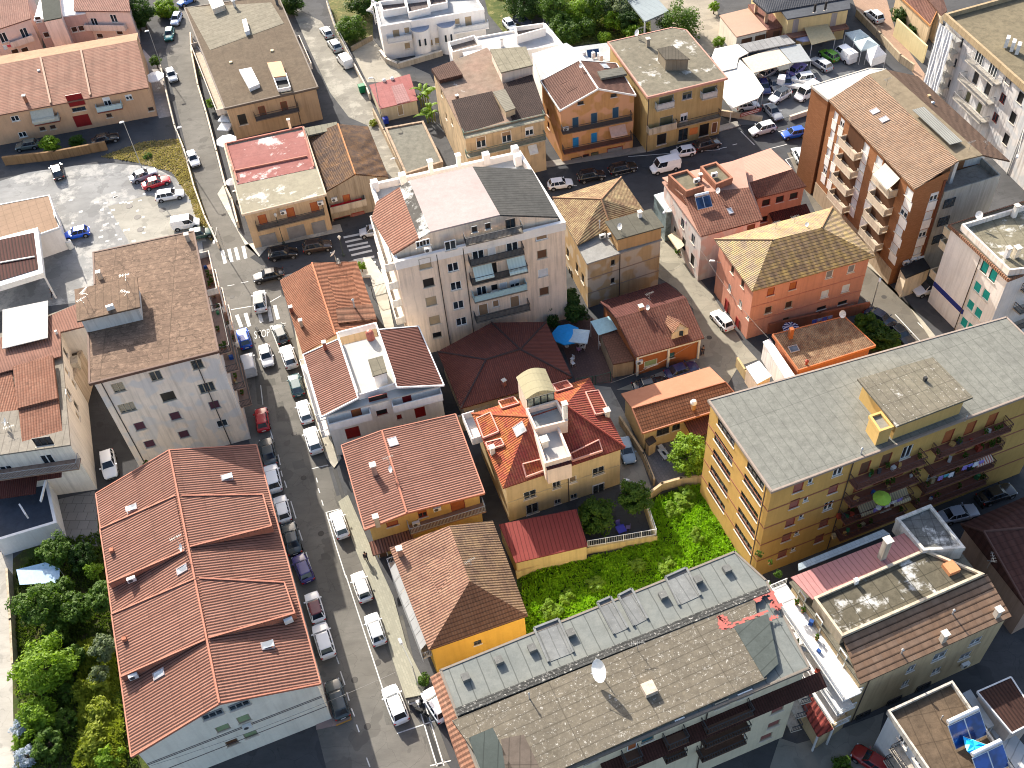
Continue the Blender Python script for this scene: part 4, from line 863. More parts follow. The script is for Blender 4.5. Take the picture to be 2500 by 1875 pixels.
h.win(2,[(32,1300,115)],1.1,1.7,'d:red:R'); h.win(2,[(32,865,235)],1.2,1.7,'s:orange:R'); h.win(2,[(32,1085,235)],1.3,.9,'hole:x:R'); h.win(2,[(32,1235,275)],.6,.8,'s:red:R'); h.win(2,[(32,1415,235)],1.3,1.8,'d:red:R'); h.win(2,[(32,835,410)],1.7,1.9,'s:red:R'); h.win(2,[(32,1050,105)],2.2,.8,'hole:x:R')
h.balc(2,(32,640,400),(32,1005,300),1.1,'solid',WT,WT); h.balc(2,(32,1190,245),(32,1615,130),1.1,'solid',WT,WT)
for zz in(2.9,5.9): h.balc(3,('u',1),('u',12.5),1.1,'bars',WT,plain((.7,.7,.7)),z=zz); h.grid(3,[.25,.5,.8],[zz+1.25],1.1,2,('s:red:R','g'))
h.pitched(1,(32,1640,40),(32,1730,210),1.4,.5,tiles((.16,.05,.05),(.18,.06,.05),per=.4,row=9),z=4.2) if False else None
# orange tile house at the junction
o_=B('house','ochre house with a bright orange clay tile roof and two chimneys at the crossroads',6.3,[(22,205,757),(22,868,592),(22,1045,1102),(22,400,1387)],plaster((.62,.5,.35),.25),ov=.35,cat='house')
ORG=tiles((.5,.17,.075),(.62,.25,.12),per=.26,row=.42,groove=.35,rowdark=.3)
o_.gable(ORG,(22,482,605),(22,684,1222),0,.18,trim=(plain((.55,.2,.1)),False))
V=[o_.at(q)+Vector((0,0,.3)) for q in((22,690,1015),(22,1003,970),(22,1043,1100),(22,712,1138))]; o_.roof(tiles((.38,.15,.08),(.48,.22,.12),per=1.0,row=.4,groove=.6),V,[[0,1,2,3]],.3,name='raised_roof')
o_.chimney((22,310,1030),.4,.8,plaster((.4,.15,.1))); o_.chimney((22,395,1150),.4,.9,plaster((.5,.4,.3))); o_.flue((22,850,990),.12,1.3); o_.dish((22,690,590),.55,1.0,150); o_.antenna((22,720,640),1.2,100)
o_.win(3,[(22,240,900)],1,1.4,'s:red:R'); o_.grid(3,[.2,.45,.7],[4.6,1.7],1.0,1.5,('s:brown:B','g')); o_.grid(0,[.3,.7],[4.5,1.6],1.0,1.5,('s:brown:B',))
# maroon hipped roof
m_=B('house','low house with a broad maroon hipped roof just below the tall cream block',4.3,[(22,1565,1370),(22,2030,1120),(23,295,1115),(23,520,1590),(32,1765,200)],plaster((.45,.38,.3),.4),ov=.4,cat='house')
MR=tiles((.42,.12,.08),(.34,.09,.06),per=.25,row=3,groove=.5,rowdark=.1); pa=(22,1983,1440,6.2); pb=(23,72,1352,6.2)
m_.roof(MR,[('P',0),('P',1),('P',2),('P',3),('P',4),pa,pb],[[0,5,4],[0,1,6,5],[1,2,6],[2,3,6],[5,6,3,4]],.2,trim=(plain((.05,.03,.03)),False)); m_.chimney((32,2140,0),.4,.7,plaster((.4,.15,.12)))
m_.grid(3,[.3,.6],[2.4],1.0,1.2,('g',))
wr=wallrun('garden_wall','beige plastered yard wall between the maroon roof and the ornate red-roofed house',[(32,1770,400),(32,2206,230),(33,330,100)],3.0,.25,plaster((.45,.42,.36),.4))
# ornate villa
n=B('house','cream house with rusty orange-red hipped roof, white roof terrace and arched glass room',7.3,[(55,330,598),(55,1655,192),(55,2058,975),(55,682,1437)],plaster((.62,.52,.32),.25),ov=.4,cat='house')
RU=tiles((.62,.07,.035),(.72,.16,.05),per=.3,row=.42,groove=.45,lichen=(.62,.3,.05),lam=.17,rowdark=.5); RU2=tiles((.5,.06,.05),(.56,.12,.07),per=.3,row=.4,groove=.45,lichen=(.3,.12,.05),lam=.2,rowdark=.4)
ax=(55,985,632,10.2); bx_=(55,1385,500,10.2)
n.roof(RU,[('P',0),('P',1),('P',2),('P',3),ax,bx_],[[0,4,3],[0,1,5,4]],.2,trim=(plain((.42,.12,.05)),False)); n.roof(RU2,[('P',1),('P',2),('P',3),ax,bx_],[[0,1,4],[4,1,2,3]],.2,name='roof_front',trim=(plain((.3,.06,.04)),False))
def patch(bb,pts,mat,up=.28,nm='dormer_roof'):
    V=[bb.at(q)+Vector((0,0,up)) for q in pts]; return bb.roof(mat,V,[[0,1,2,3]],.22,name=nm,trim=(plain((.6,.3,.24)),True))
patch(n,[(55,385,670),(55,540,600),(55,635,815),(55,462,885)],RU); patch(n,[(55,490,940),(55,660,895),(55,695,965),(55,520,1020)],RU2); patch(n,[(55,632,475),(55,805,425),(55,862,497),(55,672,555)],RU)
patch(n,[(55,905,1182),(55,1100,1130),(55,1150,1250),(55,945,1325)],RU); patch(n,[(55,1440,1065),(55,1760,910),(55,1800,1030),(55,1465,1140)],RU2); patch(n,[(55,1612,372),(55,1755,352),(55,1875,590),(55,1725,625)],RU2); patch(n,[(55,1240,285),(55,1400,240),(55,1465,312),(55,1285,365)],RU2)
PKW=plaster((.7,.6,.54),.2)
n.block('roof_terrace',[(55,935,540,10.9),(55,1290,440,10.9),(55,1412,680,10.9),(55,1045,770,10.9)],8.0,PKW,flatroof((.32,.35,.36),(.38,.4,.4),seam=(0,0),dark=.1),ov=.03,rim=(.75,.22))
n.block('lower_terrace',[(55,1030,790,10.3),(55,1300,712,10.3),(55,1450,1075,10.3),(55,1150,1160,10.3)],7.2,PKW,flatroof((.75,.73,.7),seam=(0,0),dark=.08),ov=.03,rim=(.7,.25))
gb_=n.block('glass_room',[(55,830,190,12.0),(55,1158,95,12.0),(55,1268,350,12.0),(55,940,440,12.0)],8.6,plaster((.6,.56,.48)),plain((.5,.48,.4)),ov=.12,th=.1)
P4=[G(q,12.0) for q in((55,830,190),(55,1158,95),(55,1268,350),(55,940,440))]; M=MB(); kk=8
for j in range(kk):
    def A_(t): a0=P4[0]+(P4[1]-P4[0])*t; b0=P4[3]+(P4[2]-P4[3])*t; z=Vector((0,0,.75*math.sin(math.pi*t)+.02)); return a0+z,b0+z
    a0,b0=A_(j/kk);a1,b1=A_((j+1)/kk); M.face([a0,b0,b1,a1])
M.poly([A_(j/kk)[1] for j in range(kk+1)]); M.poly([A_(j/kk)[0] for j in range(kk+1)]); M.sm=False
n.part(M,'arched_roof',flatroof((.6,.53,.33),seam=(1.1,0),sd=.3,dark=.05))
dd=(P4[2]-P4[3]); off=Vector((-dd.y,dd.x,0)).normalized()*-.03
for j in range(4):
    M=MB(); a0=P4[3]+dd*(.04+.235*j); b0=P4[3]+dd*(.04+.235*j+.21); M.face([Vector((a0.x,a0.y,10.2))+off,Vector((b0.x,b0.y,10.2))+off,Vector((b0.x,b0.y,11.85))+off,Vector((a0.x,a0.y,11.85))+off]); o=n.part(M,'glass_panel',glass((.35,.37,.28),.1)); F_=MB()
    for q in(a0,b0): F_.box((q.x+off.x,q.y+off.y,10.2),(.08,.08,1.7))
    n.sub(F_,'glass_frame',plain((.03,.03,.03)),o)
n.chimney((55,1380,640),.5,2.2,plaster((.75,.72,.7))); n.chimney((55,1150,960),.7,1.0,plaster((.72,.68,.62))); n.chimney((55,565,1040),.5,.9,plaster((.72,.68,.62))); n.chimney((55,1850,620),.55,.8,plaster((.72,.68,.62))); n.skylight((55,870,775),1.5,1.4,m=glass((.55,.6,.62)))
n.balc(3,('u',7.5),('u',13.5),1.5,'solid',WT,WT,z=6.0)
n.win(2,[(55,985,1510),(55,1755,1245)],1.5,1.4,'gb'); n.win(2,[(55,1285,1402)],1.0,1.3,'gb'); n.win(2,[(55,1468,1342)],.9,1.2,'s:ltbrown'); n.win(2,[(55,1012,1668),(55,1753,1440)],1.5,1.9,'gb'); n.win(2,[(55,1296,1590),(55,1478,1530)],.8,.9,'gb')
n.band(2,3.7,.1,.04,plain((.45,.38,.25))); n.pipe(2,(55,1415,1400)); n.block('terrace_end',[(55,1155,1165,9.6),(55,1440,1085,9.6),(55,1455,1150,9.6),(55,1180,1225,9.6)],6.9,PKW,tiles((.15,.04,.04),(.18,.05,.05),per=.3,row=9),ov=.02)
# low red metal shed and its yard
sd_=B('shed','long low shed with a dark red sheet metal roof against the cream house garden',3.0,[(0,1078,1137),(33,555,1086),(33,652,1386),(33,30,1532)],plaster((.66,.55,.3),.25),ov=.1,cat='shed')
sd_.roof(flatroof((.3,.06,.055),(.33,.075,.065),seam=(.45,0),sd=.55,dark=.08),[('P',0,3.4),('P',1,3.4),('P',2,3.0),('P',3,3.0)],[[0,1,2,3]],.15)
wallrun('garden_wall','yellow rendered field wall along the weedy lot carrying white railings',[(33,50,1660),(33,650,1450),(33,1235,1350),(33,1150,1085)],1.3,.3,plaster((.62,.52,.28),.4))
f_=fence('railing','white metal railing panels on top of the yellow field wall',[(33,655,1450),(33,1235,1350),(33,1150,1085)],1.2,plain((.75,.75,.75)),base=1.3,bars=.2,cat='railing')
wallrun('garden_wall','curved beige wall closing the villa lane above the weedy lot',[(33,1150,1010),(33,1290,905),(33,1450,860),(33,1630,845)],1.4,.3,plaster((.55,.46,.32),.4))
# cream villa with orange roof
e=B('house','small cream house with an orange tiled roof and a tiled courtyard beside the yellow block',3.8,[(33,940,74),(23,1702,1500),(33,1985,150),(33,1125,415)],plaster((.6,.48,.28),.15),ov=.4,cat='house')
E1=G((33,1035,200),5.0);E2=G((33,1838,-28),5.0)
e.roof(tiles((.42,.15,.06),(.5,.2,.09),per=.3,row=.42,groove=.25,rowdark=.7),[('P',3),('P',2),E2,E1],[[0,1,2,3]],.18,trim=(plain((.4,.17,.1)),True)); e.roof(flatroof((.55,.24,.14),(.6,.28,.17),seam=(0,0),dark=.08),[('P',0),('P',1),E2,E1],[[0,1,2,3]],.18,name='rear_roof')
a_,d0,n0,L0=e.fac(3); e.extra.append([e.Q[3]+Vector((0,0,3.78)),Vector((E1.x,E1.y,4.75)),e.Q[0]+Vector((0,0,3.78))])
e.win(2,[(33,1300,400)],1.6,1.2,'gb:x:D'); e.win(2,[(33,1415,360)],1.0,1.2,'g:x:D'); e.chimney((33,1560,205),.4,.9,plaster((.5,.3,.15)),False); q=e.at((33,1560,205)); M=MB(); M.lathe([(.02,.0),(.38,.1),(.4,.35),(.25,.6),(.02,.65)],tuple(q+Vector((0,0,.9))),12); e.part(M,'chimney_cowl',plain((.8,.8,.8),.4))
e.pitched(2,(33,1480,330),(33,1960,215),2.4,.3,tiles((.25,.07,.05),(.3,.09,.06),per=.3,row=.4),z=3.0); e.block('porch',[(33,1150,475,2.2),(33,1210,430,2.2),(33,1245,480,2.2),(33,1180,520,2.2)],0,plaster((.55,.44,.28)),plain((.06,.05,.05)),ov=.05)
# house with dormer
j=B('house','orange-walled house with a dark tile roof and one gabled dormer beside the lane',3.9,[(23,760,940),(23,1330,772),(23,1658,1250),(23,1060,1417)],plaster((.5,.19,.08),.15),ov=.35,cat='house')
J1=G((23,895,1080),5.9);J2=G((23,1500,905),5.9)
j.roof(tiles((.4,.13,.08),(.48,.19,.12),per=.32,row=.42,groove=.35,rowdark=.5),[('P',3),('P',2),J2,J1],[[0,1,2,3]],.2,trim=(plain((.6,.45,.38)),False)); j.roof(tiles((.22,.06,.045),(.27,.08,.06),per=.32,row=.42,groove=.35,rowdark=.3),[('P',0),('P',1),J2,J1],[[0,1,2,3]],.2,name='rear_roof')  # rear slope: darker tile copy, the tan block's shade painted in
j.extra.append([j.Q[3]+Vector((0,0,3.88)),Vector((J1.x,J1.y,5.6)),j.Q[0]+Vector((0,0,3.88))]); j.extra.append([j.Q[1]+Vector((0,0,3.88)),Vector((J2.x,J2.y,5.6))+(j.Q[1]-j.P[1])*.8,j.Q[2]+Vector((0,0,3.88))])
A=j.at((23,1340,1060))+Vector((0,0,.05)); C1=G((23,1385,1215),5.55);C2=G((23,1530,1170),5.55);C0=G((23,1450,1125),6.3); D1=j.at((23,1320,1120)); D2=j.at((23,1430,1090))
j.roof(tiles((.48,.2,.1),(.55,.28,.16),per=.3,row=.42,groove=.3),[A,C0,C1,D1],[[0,1,2,3]],.12,name='dormer_roof'); j.roof(tiles((.38,.15,.09),(.45,.2,.12),per=.3,row=.42,groove=.3),[A,C0,C2,D2],[[0,1,2,3]],.12,name='dormer_roof')
ins=(j.P[0]-j.P[3]).normalized()*.25; E_=[p_+ins for p_ in(C1-Vector((0,0,.12)),C0-Vector((0,0,.12)),C2-Vector((0,0,.12)))]; lo=[Vector((q.x,q.y,4.2)) for q in(E_[2],E_[0])]; M=MB(); M.poly([E_[0],E_[1],E_[2],lo[0],lo[1]]); o=j.part(M,'dormer_front',plaster((.6,.55,.42)))
M=MB(); md=(E_[0]+E_[2])/2-ins*.1; M.box((md.x,md.y,4.5),(.8,.06,.8),R(-14)); j.sub(M,'dormer_window',glass(),o)
WF=plain((.72,.7,.62))
a_,d_,n_,L_=j.fac(2)
for u_ in(0.15,L_*.5,L_-.15): q=a_+d_*u_+n_*.08; M=MB(); M.box((q.x,q.y,0),(.28,.28,3.65),math.atan2(d_.y,d_.x)); j.part(M,'pilaster',WF)
M=MB(); M.bar(a_+n_*.1+Vector((0,0,3.3)),a_+n_*.1+d_*L_+Vector((0,0,3.3)),.25,.35); j.part(M,'beam',WF)
j.win(2,[(23,1195,1470)],1.8,1.1,'s:green:W'); j.win(2,[(23,1370,1405)],1.0,1.0,'s:dteal:D'); j.ac((23,1098,1462),2); j.antenna((23,1180,990),2.6,25); j.dish((23,1180,1010),.35,.3); j.chimney((23,1110,1010),.5,.5,plaster((.5,.3,.2)))
pl=B('terrace_house','raised side terrace with a green railing and outside steps next to the dormer house',2.6,[(23,760,1215),(23,900,1180),(23,1055,1445),(23,870,1480)],plaster((.4,.33,.24),.4),ov=.05,cat='terrace'); pl.flat(pavers((.2,.1,.07),.4,.4),.2)
# pink-roof house right of the lane
x=B('house','house with a red tile slope, flat pink terraces and solar panels above the lane',8.3,[(13,1292,1565),(13,1985,1402),(23,2162,232),(23,1628,378)],plaster((.5,.5,.52),.3,(.6,.35,.28)),ov=.25,cat='house')
PT=flatroof((.58,.33,.25),(.6,.36,.28),seam=(0,0),dark=.1)
X1=G((23,1470,22),9.6);X2=G((23,2040,-45),9.6); x.flat(PT,.2); x.rf.name='terrace_floor'
x.roof(tiles((.45,.17,.1),(.52,.23,.14),per=.32,row=.42,groove=.35,rowdark=.55),[('P',3),('P',2),X2,X1],[[0,1,2,3]],.2,trim=(plain((.5,.3,.25)),False))
x.roof(PT,[('P',0,9.0),('P',1,9.0),X2,X1],[[0,1,2,3]],.2,name='terrace_slab')
for pts in([(13,1345,1505,10.6),(13,1512,1458,10.6),(13,1660,1600,10.6),(13,1500,1650,10.6)],[(13,1622,1432,10.6),(13,1762,1390,10.6),(13,1905,1530,10.6),(13,1757,1590,10.6)]): x.block('roof_box',pts,8.4,plaster((.4,.2,.14)),flatroof((.28,.24,.16),(.22,.19,.13),seam=(0,0),dark=.4),ov=.03,rim=(.35,.28))
x.chimney((13,1620,1560),.4,1.0,plaster((.4,.25,.2))); x.ac((13,1740,1530),stand=.2); x.ac((13,1590,1580),stand=.2)
def solar(bb,p,w,hh,ang=0,tank=True,col_=(.02,.06,.16)):
    q=bb.at(p); dd=(bb.Q[1]-bb.Q[0]).normalized(); bk=Vector((-dd.y,dd.x,0)); up=(bk*.75+Vector((0,0,.65))).normalized(); M=MB(); q=q+Vector((0,0,.15))
    A=q-dd*w/2-up*hh/2+Vector((0,0,hh*.35)); pts=[A,A+dd*w,A+dd*w+up*hh,A+up*hh]; nn=dd.cross(up); M.face(pts); M.face([p_-nn*.08 for p_ in pts[::-1]])
    for k_ in range(4): M.face([pts[k_],pts[k_]-nn*.08,pts[(k_+1)%4]-nn*.08,pts[(k_+1)%4]])
    o=bb.part(M,'solar_panel',plain((.5,.52,.55),.3,.5,.5))
    for j_ in(0,1):
        g_=MB(); B_=A+dd*(.06+j_*w/2)+up*.06+nn*.01; g_.face([B_,B_+dd*(w/2-.12),B_+dd*(w/2-.12)+up*(hh-.12),B_+up*(hh-.12)]); bb.sub(g_,'collector',glass(col_,.1),o)
    if tank: T_=MB(); c_=A+up*(hh+.3); T_.tube(c_+dd*.1,c_+dd*(w-.1),.22,12); bb.sub(T_,'water_tank',plain((.75,.75,.75),.3,.5,.3),o)
    return o
solar(x,(23,1650,120),2.1,1.6); x.skylight((23,1880,160),.7,1.0); x.dish((23,1780,30),.4,.8)
x.win(3,[(23,1470,265),(23,1560,400)],1.0,1.5,'g:x:G'); x.win(3,[(23,1400,330)],1.0,1.5,'hole'); x.win(3,[(23,1555,580),(23,1480,440)],1.1,1.9,'hole:x:D'); x.win(2,[(23,2060,300)],1.2,1.0,'s:brown:R'); x.awning(3,(23,1400,360),(23,1490,420),1.0,.5,plain((.6,.5,.35)))
M_=x.block('glazed_porch',[(23,1222,20,5.4),(23,1320,-10,5.4),(23,1440,150,5.4),(23,1330,170,5.4)],0,glass((.25,.32,.33),.15),plain((.55,.62,.62),.3),ov=.05)
x2=B('house','low house with salmon corrugated roofs beside the cross street',6.6,[(0,1567,353),(0,1664,320),(0,1742,402),(0,1636,428)],plaster((.55,.3,.22),.2),ov=.2,cat='house')
Y1=G((0,1612,396),7.9);Y2=G((0,1712,365),7.9)
x2.roof(flatroof((.6,.32,.25),(.62,.36,.28),seam=(.5,0),sd=.2,dark=.05),[('P',0),('P',1),Y2,Y1],[[0,1,2,3]],.18,name='rear_roof'); x2.roof(tiles((.42,.15,.09),(.48,.2,.12),per=.32,row=.42,groove=.3,rowdark=.6),[('P',3),('P',2),Y2,Y1],[[0,1,2,3]],.18,trim=(plain((.2,.1,.07)),False))
x2.grid(2,[.2,.5,.8],[5.2,2.2],1.2,1.1,('hole:x:R',)); x2.extra.append([x2.Q[3]+Vector((0,0,6.5)),Vector((Y1.x,Y1.y,7.6)),x2.Q[0]+Vector((0,0,6.5))])
x2.pitched(2,(24,20,120),(24,340,40),2.0,.7,tiles((.16,.04,.035),(.18,.05,.04),per=.3,row=.4),z=3.2)
# brick tower block
BK=brick((.33,.15,.07),(.27,.115,.05))
_p=[Vector((*G(z_,16.4)[:2],0)) for z_ in((14,525,862),(14,1290,655),(14,2085,1387),(14,1265,1632))]
_b=(_p[0]-_p[3]).normalized(); _f=(_p[2]-_p[3]); 
def px(v,z): # world point back to full-view pixels
    d_=Vector((v.x,v.y,z))-CP; w_=d_.dot(CW); return (0,1106+FPX*d_.dot(CX)/w_,829.5+FPX*d_.dot(globals()['CY'])/w_)
FR=.36; RC=4.2
q_=B('apartment_building','tall orange-brown brick apartment block with white window strips and a pale clay tile roof',16.4,[px(_p[0],16.4),px(_p[1],16.4),px(_p[2]+_b*RC,16.4),px(_p[3]+_f*FR+_b*RC,16.4),px(_p[3]+_f*FR,16.4),px(_p[3],16.4)],BK,ov=.25,cat='apartment building')
A0=G((14,868,640),18.0);A1=G((14,1642,1385),18.0);B0=G((14,1020,598),18.4);B1=G((14,1850,1335),18.4)
Z=lambda v,z: Vector((v.x,v.y,z))
q_.roof(tiles((.5,.3,.18),(.6,.4,.26),per=.28,row=.42,groove=.35,rowdark=.35,lichen=(.42,.25,.15),lam=.2),[Z(_p[0],16.4),Z(_p[3],16.4),A1,A0],[[0,1,2,3]],.2); q_.roof(flatroof((.34,.27,.18),(.3,.24,.16),seam=(0,0),dark=.35),[A0,A1,B1,B0],[[0,1,2,3]],.2,name='ridge_strip'); q_.roof(tiles((.28,.16,.1),(.24,.14,.09),per=.28,row=.42,groove=.3,rowdark=.3),[B0,B1,Z(_p[2],16.4),Z(_p[1],16.4)],[[0,1,2,3]],.2,name='rear_slope')
t_=_p[3]+_f*FR; i_=_b*.25
q_.extra+=sk([Z(_p[3]+i_+_f*.01,16.45),Z(t_+i_,16.4+1.6*FR/.42)],16.0)
WS=plaster((.7,.71,.74),.2); GS=plaster((.3,.32,.32),.4)
M=MB(); r_=_b*RC
for P_ in sk([Z(t_+r_,17.6),Z(A1+r_,17.95),Z(B1+r_,18.35),Z(_p[2]+r_,16.5)],13.2): M.face(P_)
q_.part(M,'attic_wall',plaster((.55,.58,.6),.3))
def slb(c_,z0,z1,mat,nm,rim=0): M=MB(); M.prism(c_,z0,z1); return q_.part(M,nm,mat)
o=slb([t_+_b*.3+_f*.003,_p[2]+_b*.3-_f*.02,_p[2]+r_-_f*.02-_b*.01,t_+r_+_f*.003-_b*.01],0,13.2,GS,'lower_front'); 
M=MB(); M.bar(Z(t_+_b*.4+_f*.01,13.2),Z(_p[2]+_b*.4-_f*.03,13.2),.2,.9); M.bar(Z(_p[2]+_b*.5-_f*.03,13.2),Z(_p[2]+r_-_f*.03,13.2),.2,.9); q_.part(M,'terrace_parapet',GS)
wx=_f.normalized(); c0_=t_+r_+wx*1.2-_b*.05; M=MB(); M.box((c0_.x,c0_.y,13.25),(1.0,.1,2.1),math.atan2(wx.y,wx.x)); q_.part(M,'door',plain((.08,.12,.12),.3)); M=MB(); c0_=t_+r_*.6+wx*2.6; M.box((c0_.x,c0_.y,13.21),(.5,.5,4.6),math.atan2(wx.y,wx.x)); q_.part(M,'chimney',plaster((.6,.62,.64)))
V=[G(z_,18.75) for z_ in ((14,1245,945),(14,1345,918),(14,1675,1218),(14,1570,1245))]; q_.roof(flatroof((.42,.42,.38),seam=(.3,0),sd=.6,dark=.05),V,[[0,1,2,3]],.08,name='plastic_panel')
for z_ in ((14,920,960),(14,1000,1030)): q_.skylight(z_,1.0,1.1,m=plain((.85,.85,.85),.4))
q_.chimney((14,1385,835),.4,.3,plain((.5,.35,.2)),False); q_.flue((14,1420,895),.15,.15)
for z_ in ((14,1015,755),(14,1730,1300),(14,1870,1290)): q_.antenna(z_,1.5)
bk=Bld('apartment_annexe','brick end bay with a glaring white flat roof attached to the tall brick block',16.3,[(14,370,738),(14,870,588),(14,1015,595),(14,520,862)],BK,ov=.1,cat='apartment building'); bk.flat(flatroof((.8,.78,.74),seam=(0,0),dark=.05),.25,rimm=plain((.5,.46,.4)))
def strip(bb,i,u0,u1,z0,z1,mat,nm='cladding_strip',pr=.05):
    a_,d_,n_,L_=bb.fac(i); M=MB(); M.prism([a_+d_*u0+n_*.003,a_+d_*u1+n_*.003,a_+d_*u1+n_*pr,a_+d_*u0+n_*pr],z0,z1); return bb.part(M,nm,mat)
def winstrip(bb,i,uc,w,zs,hh=1.35):
    for zz in zs: bb._win(i,uc,zz,w-.1,hh,random.choice(['gh:white','s:white','s:white']))
    for zz in zs: strip(bb,i,uc-w/2,uc+w/2,zz-hh/2-1.5,zz-hh/2-.1,WS,'spandrel_panel')
zs5=[14.9,11.9,8.9,5.9]; F3=5
for z_,ww in(((14,555,1150),1.1),((14,612,1190),1.1),((14,818,1400),1.5),((14,932,1490),1.5),((24,1185,170),1.6),((24,1130,280),.01)):
    if ww>.1: winstrip(q_,F3,q_.uz(F3,z_)[0],ww,zs5)
b1,_=q_.uz(F3,(14,735,1280)); b2_,_=q_.uz(F3,(14,1040,1560)); DBR=plaster((.12,.06,.035),.2)
for bb_ in(b1,b2_): strip(q_,F3,bb_-2.0,bb_+1.8,2.9,16.1,DBR,'recess_panel',.02)
for zz in(12.9,9.9,6.9,3.9):
    for bb_ in(b1,b2_): q_.balc(F3,('u',bb_-2.2),('u',bb_+2.0),1.25,'panel',plaster((.45,.42,.36),.4),plaster((.5,.45,.38),.4),z=zz); q_._win(F3,bb_-1,zz+1.3,1.3,2.1,'g'); q_._win(F3,bb_+.9,zz+1.3,1.3,2.1,'s:brown')
a5,d5,n5,L5=q_.fac(F3); M=MB(); u_=L5-1.3 if False else q_.uz(F3,(14,1050,1480))[0]
q_.awning(F3,(14,1000,1440),(14,1130,1570),1.5,1.3,stripes((.6,.57,.48),(.45,.42,.36),.3),z=15.6)
strip(q_,F3,.02,L5-.02,0,2.7,plaster((.42,.36,.28),.5),'stone_base',.06)
winstrip(q_,4,1.1,1.3,[13.9,10.9,7.9,4.9]); strip(q_,4,.0,.35,.02,16.2,plaster((.2,.08,.05)),'pilaster',.12)
for zz in(12.0,9.0,6.0):
    c_=t_+wx*1.4+_b*.22; M=MB(); M.box((c_.x,c_.y,zz-.7),(1.6,.1,1.4),math.atan2(wx.y,wx.x)); q_.part(M,'window',glass())
ent=q_.block('entrance_porch',[(24,1140,650,3.8),(24,1340,560,3.8),(24,1400,650,3.8),(24,1190,735,3.8)],0,plaster((.6,.55,.45),.5),flatroof((.05,.05,.05),seam=(0,0)),ov=.05)
for z_ in((24,1190,605),(24,1255,585),(24,1315,570)): q_.ac(z_,4)
# white block on the right
w1=B('apartment_building','white rendered block with teal shutters and a terracotta-edged roof terrace at the right edge',13.0,[(54,422,335),(0,2330,398),(0,2440,505),(54,1132,992)],plaster((.68,.69,.74),.25),ov=.3,cat='apartment building')
w1.flat(flatroof((.24,.2,.14),dark=.4),.3,rimm=tiles((.55,.25,.13),(.6,.3,.17),per=.3,row=.5))
w1.block('roof_terrace',[(54,575,325,14.0),(0,2330,408,14.0),(0,2400,560,14.0),(54,1145,875,14.0)],12.8,plaster((.6,.6,.6),.5),flatroof((.36,.32,.22),(.28,.25,.18),seam=(2.5,2.5),sd=.5,dark=.5,white=.65,seed=21),ov=.03,rim=(.7,.25))
w1.chimney((54,1100,720),.5,1.3,plaster((.7,.7,.7))); w1.chimney((54,1205,715),.6,1.3,plaster((.6,.58,.5))); w1.dish((54,780,270),.5,.5); w1.chimney((54,1190,240),.5,1.6,plaster((.65,.65,.65)))
w1.win(3,[(54,760,1078),(54,862,1172)],1.2,1.5,'s:teal'); w1.win(3,[(54,678,1292),(54,770,1385)],1.2,1.5,'s:teal'); w1.win(3,[(54,850,835),(54,950,935)],1.1,1.8,'s:teal:D'); w1.win(3,[(54,890,880),(54,985,980)],.9,1.8,'s:grey:D'); w1.pipe(3,(54,780,800)); w1.win(3,[(54,600,1500),(54,680,1570)],1.2,1.5,'s:teal')
for zz in(3.5,6.6,9.7): w1.balc(2,('u',6),('u',14.5),1.3,'bars',z=zz)
for zz in(3.4,8.4,10.6): w1.balc(0,('u',.2),('u',3),1.4,'solid',plaster((.6,.55,.42)),plaster((.6,.55,.42)),z=zz)
sg=strip(w1,3,*sorted((w1.uz(3,(54,230,1300))[0]*0+max(.1,w1.fac(3)[3]-6.0),w1.fac(3)[3]-.1)),3.0,3.7,plain((.02,.03,.2)),'shop_sign',.1)
# scaffolded white block
z_=B('apartment_building','peeling white block with white scaffold sheeting, brown flat roof and three white condensers',13.8,[(52,1140,182),(0,2400,-70),(0,2540,210),(0,2335,292)],plaster((.55,.57,.6),.6,(.42,.46,.5)),ov=.4,cat='apartment building')
z_.flat(flatroof((.3,.25,.16),(.24,.2,.13),seam=(0,0),dark=.45,white=.0,seed=22),.3,rim=(.4,.7),rimm=plaster((.4,.33,.22),.5))
for v_ in((52,1960,640),(52,2040,690),(52,2110,730)):
    q=z_.at(v_); M=MB(); M.box((q.x,q.y,q.z+.2),(1.1,.5,1.5),R(60)); z_.part(M,'condenser',plain((.75,.75,.74)))
z_.win(3,[(52,2015,1060)],1.2,1.6,'s:grey:D'); z_.win(3,[(52,1925,1330),(52,1825,1590)],1.2,1.5,'g:x:R'); z_.win(3,[(52,2165,1320),(52,2060,1590),(14,2110,1020),(14,2050,1200)],1.2,1.7,'hole:x:D'); z_.win(3,[(52,1370,580),(52,1285,850),(52,1200,1130)],.5,1.5,'hole:x:G'); z_.win(3,[(52,1610,790),(52,1800,940)],1.9,2.2,'g')
for (pl_,pr_) in(((52,1395,860),(52,1800,1130)),((52,1300,1110),(52,1700,1400)),((52,1230,1370),(52,1620,1640))): z_.balc(3,pl_,pr_,1.4,'bars',plaster((.4,.4,.38),.6),plain((.3,.3,.3)))
z_.win(3,[(52,1560,1050),(52,1720,1200)],1.2,2.1,'hole:x:G'); z_.win(3,[(52,1450,1320),(52,1600,1470)],1.2,2.1,'s:olive')
SH=plain((.7,.72,.74),.6)
sc_=Free('scaffold_sheeting',G((52,950,1250),0),'white scaffold netting hung in two tall strips on the peeling block','sheeting')
a_,d_,n_,L_=z_.fac(3)
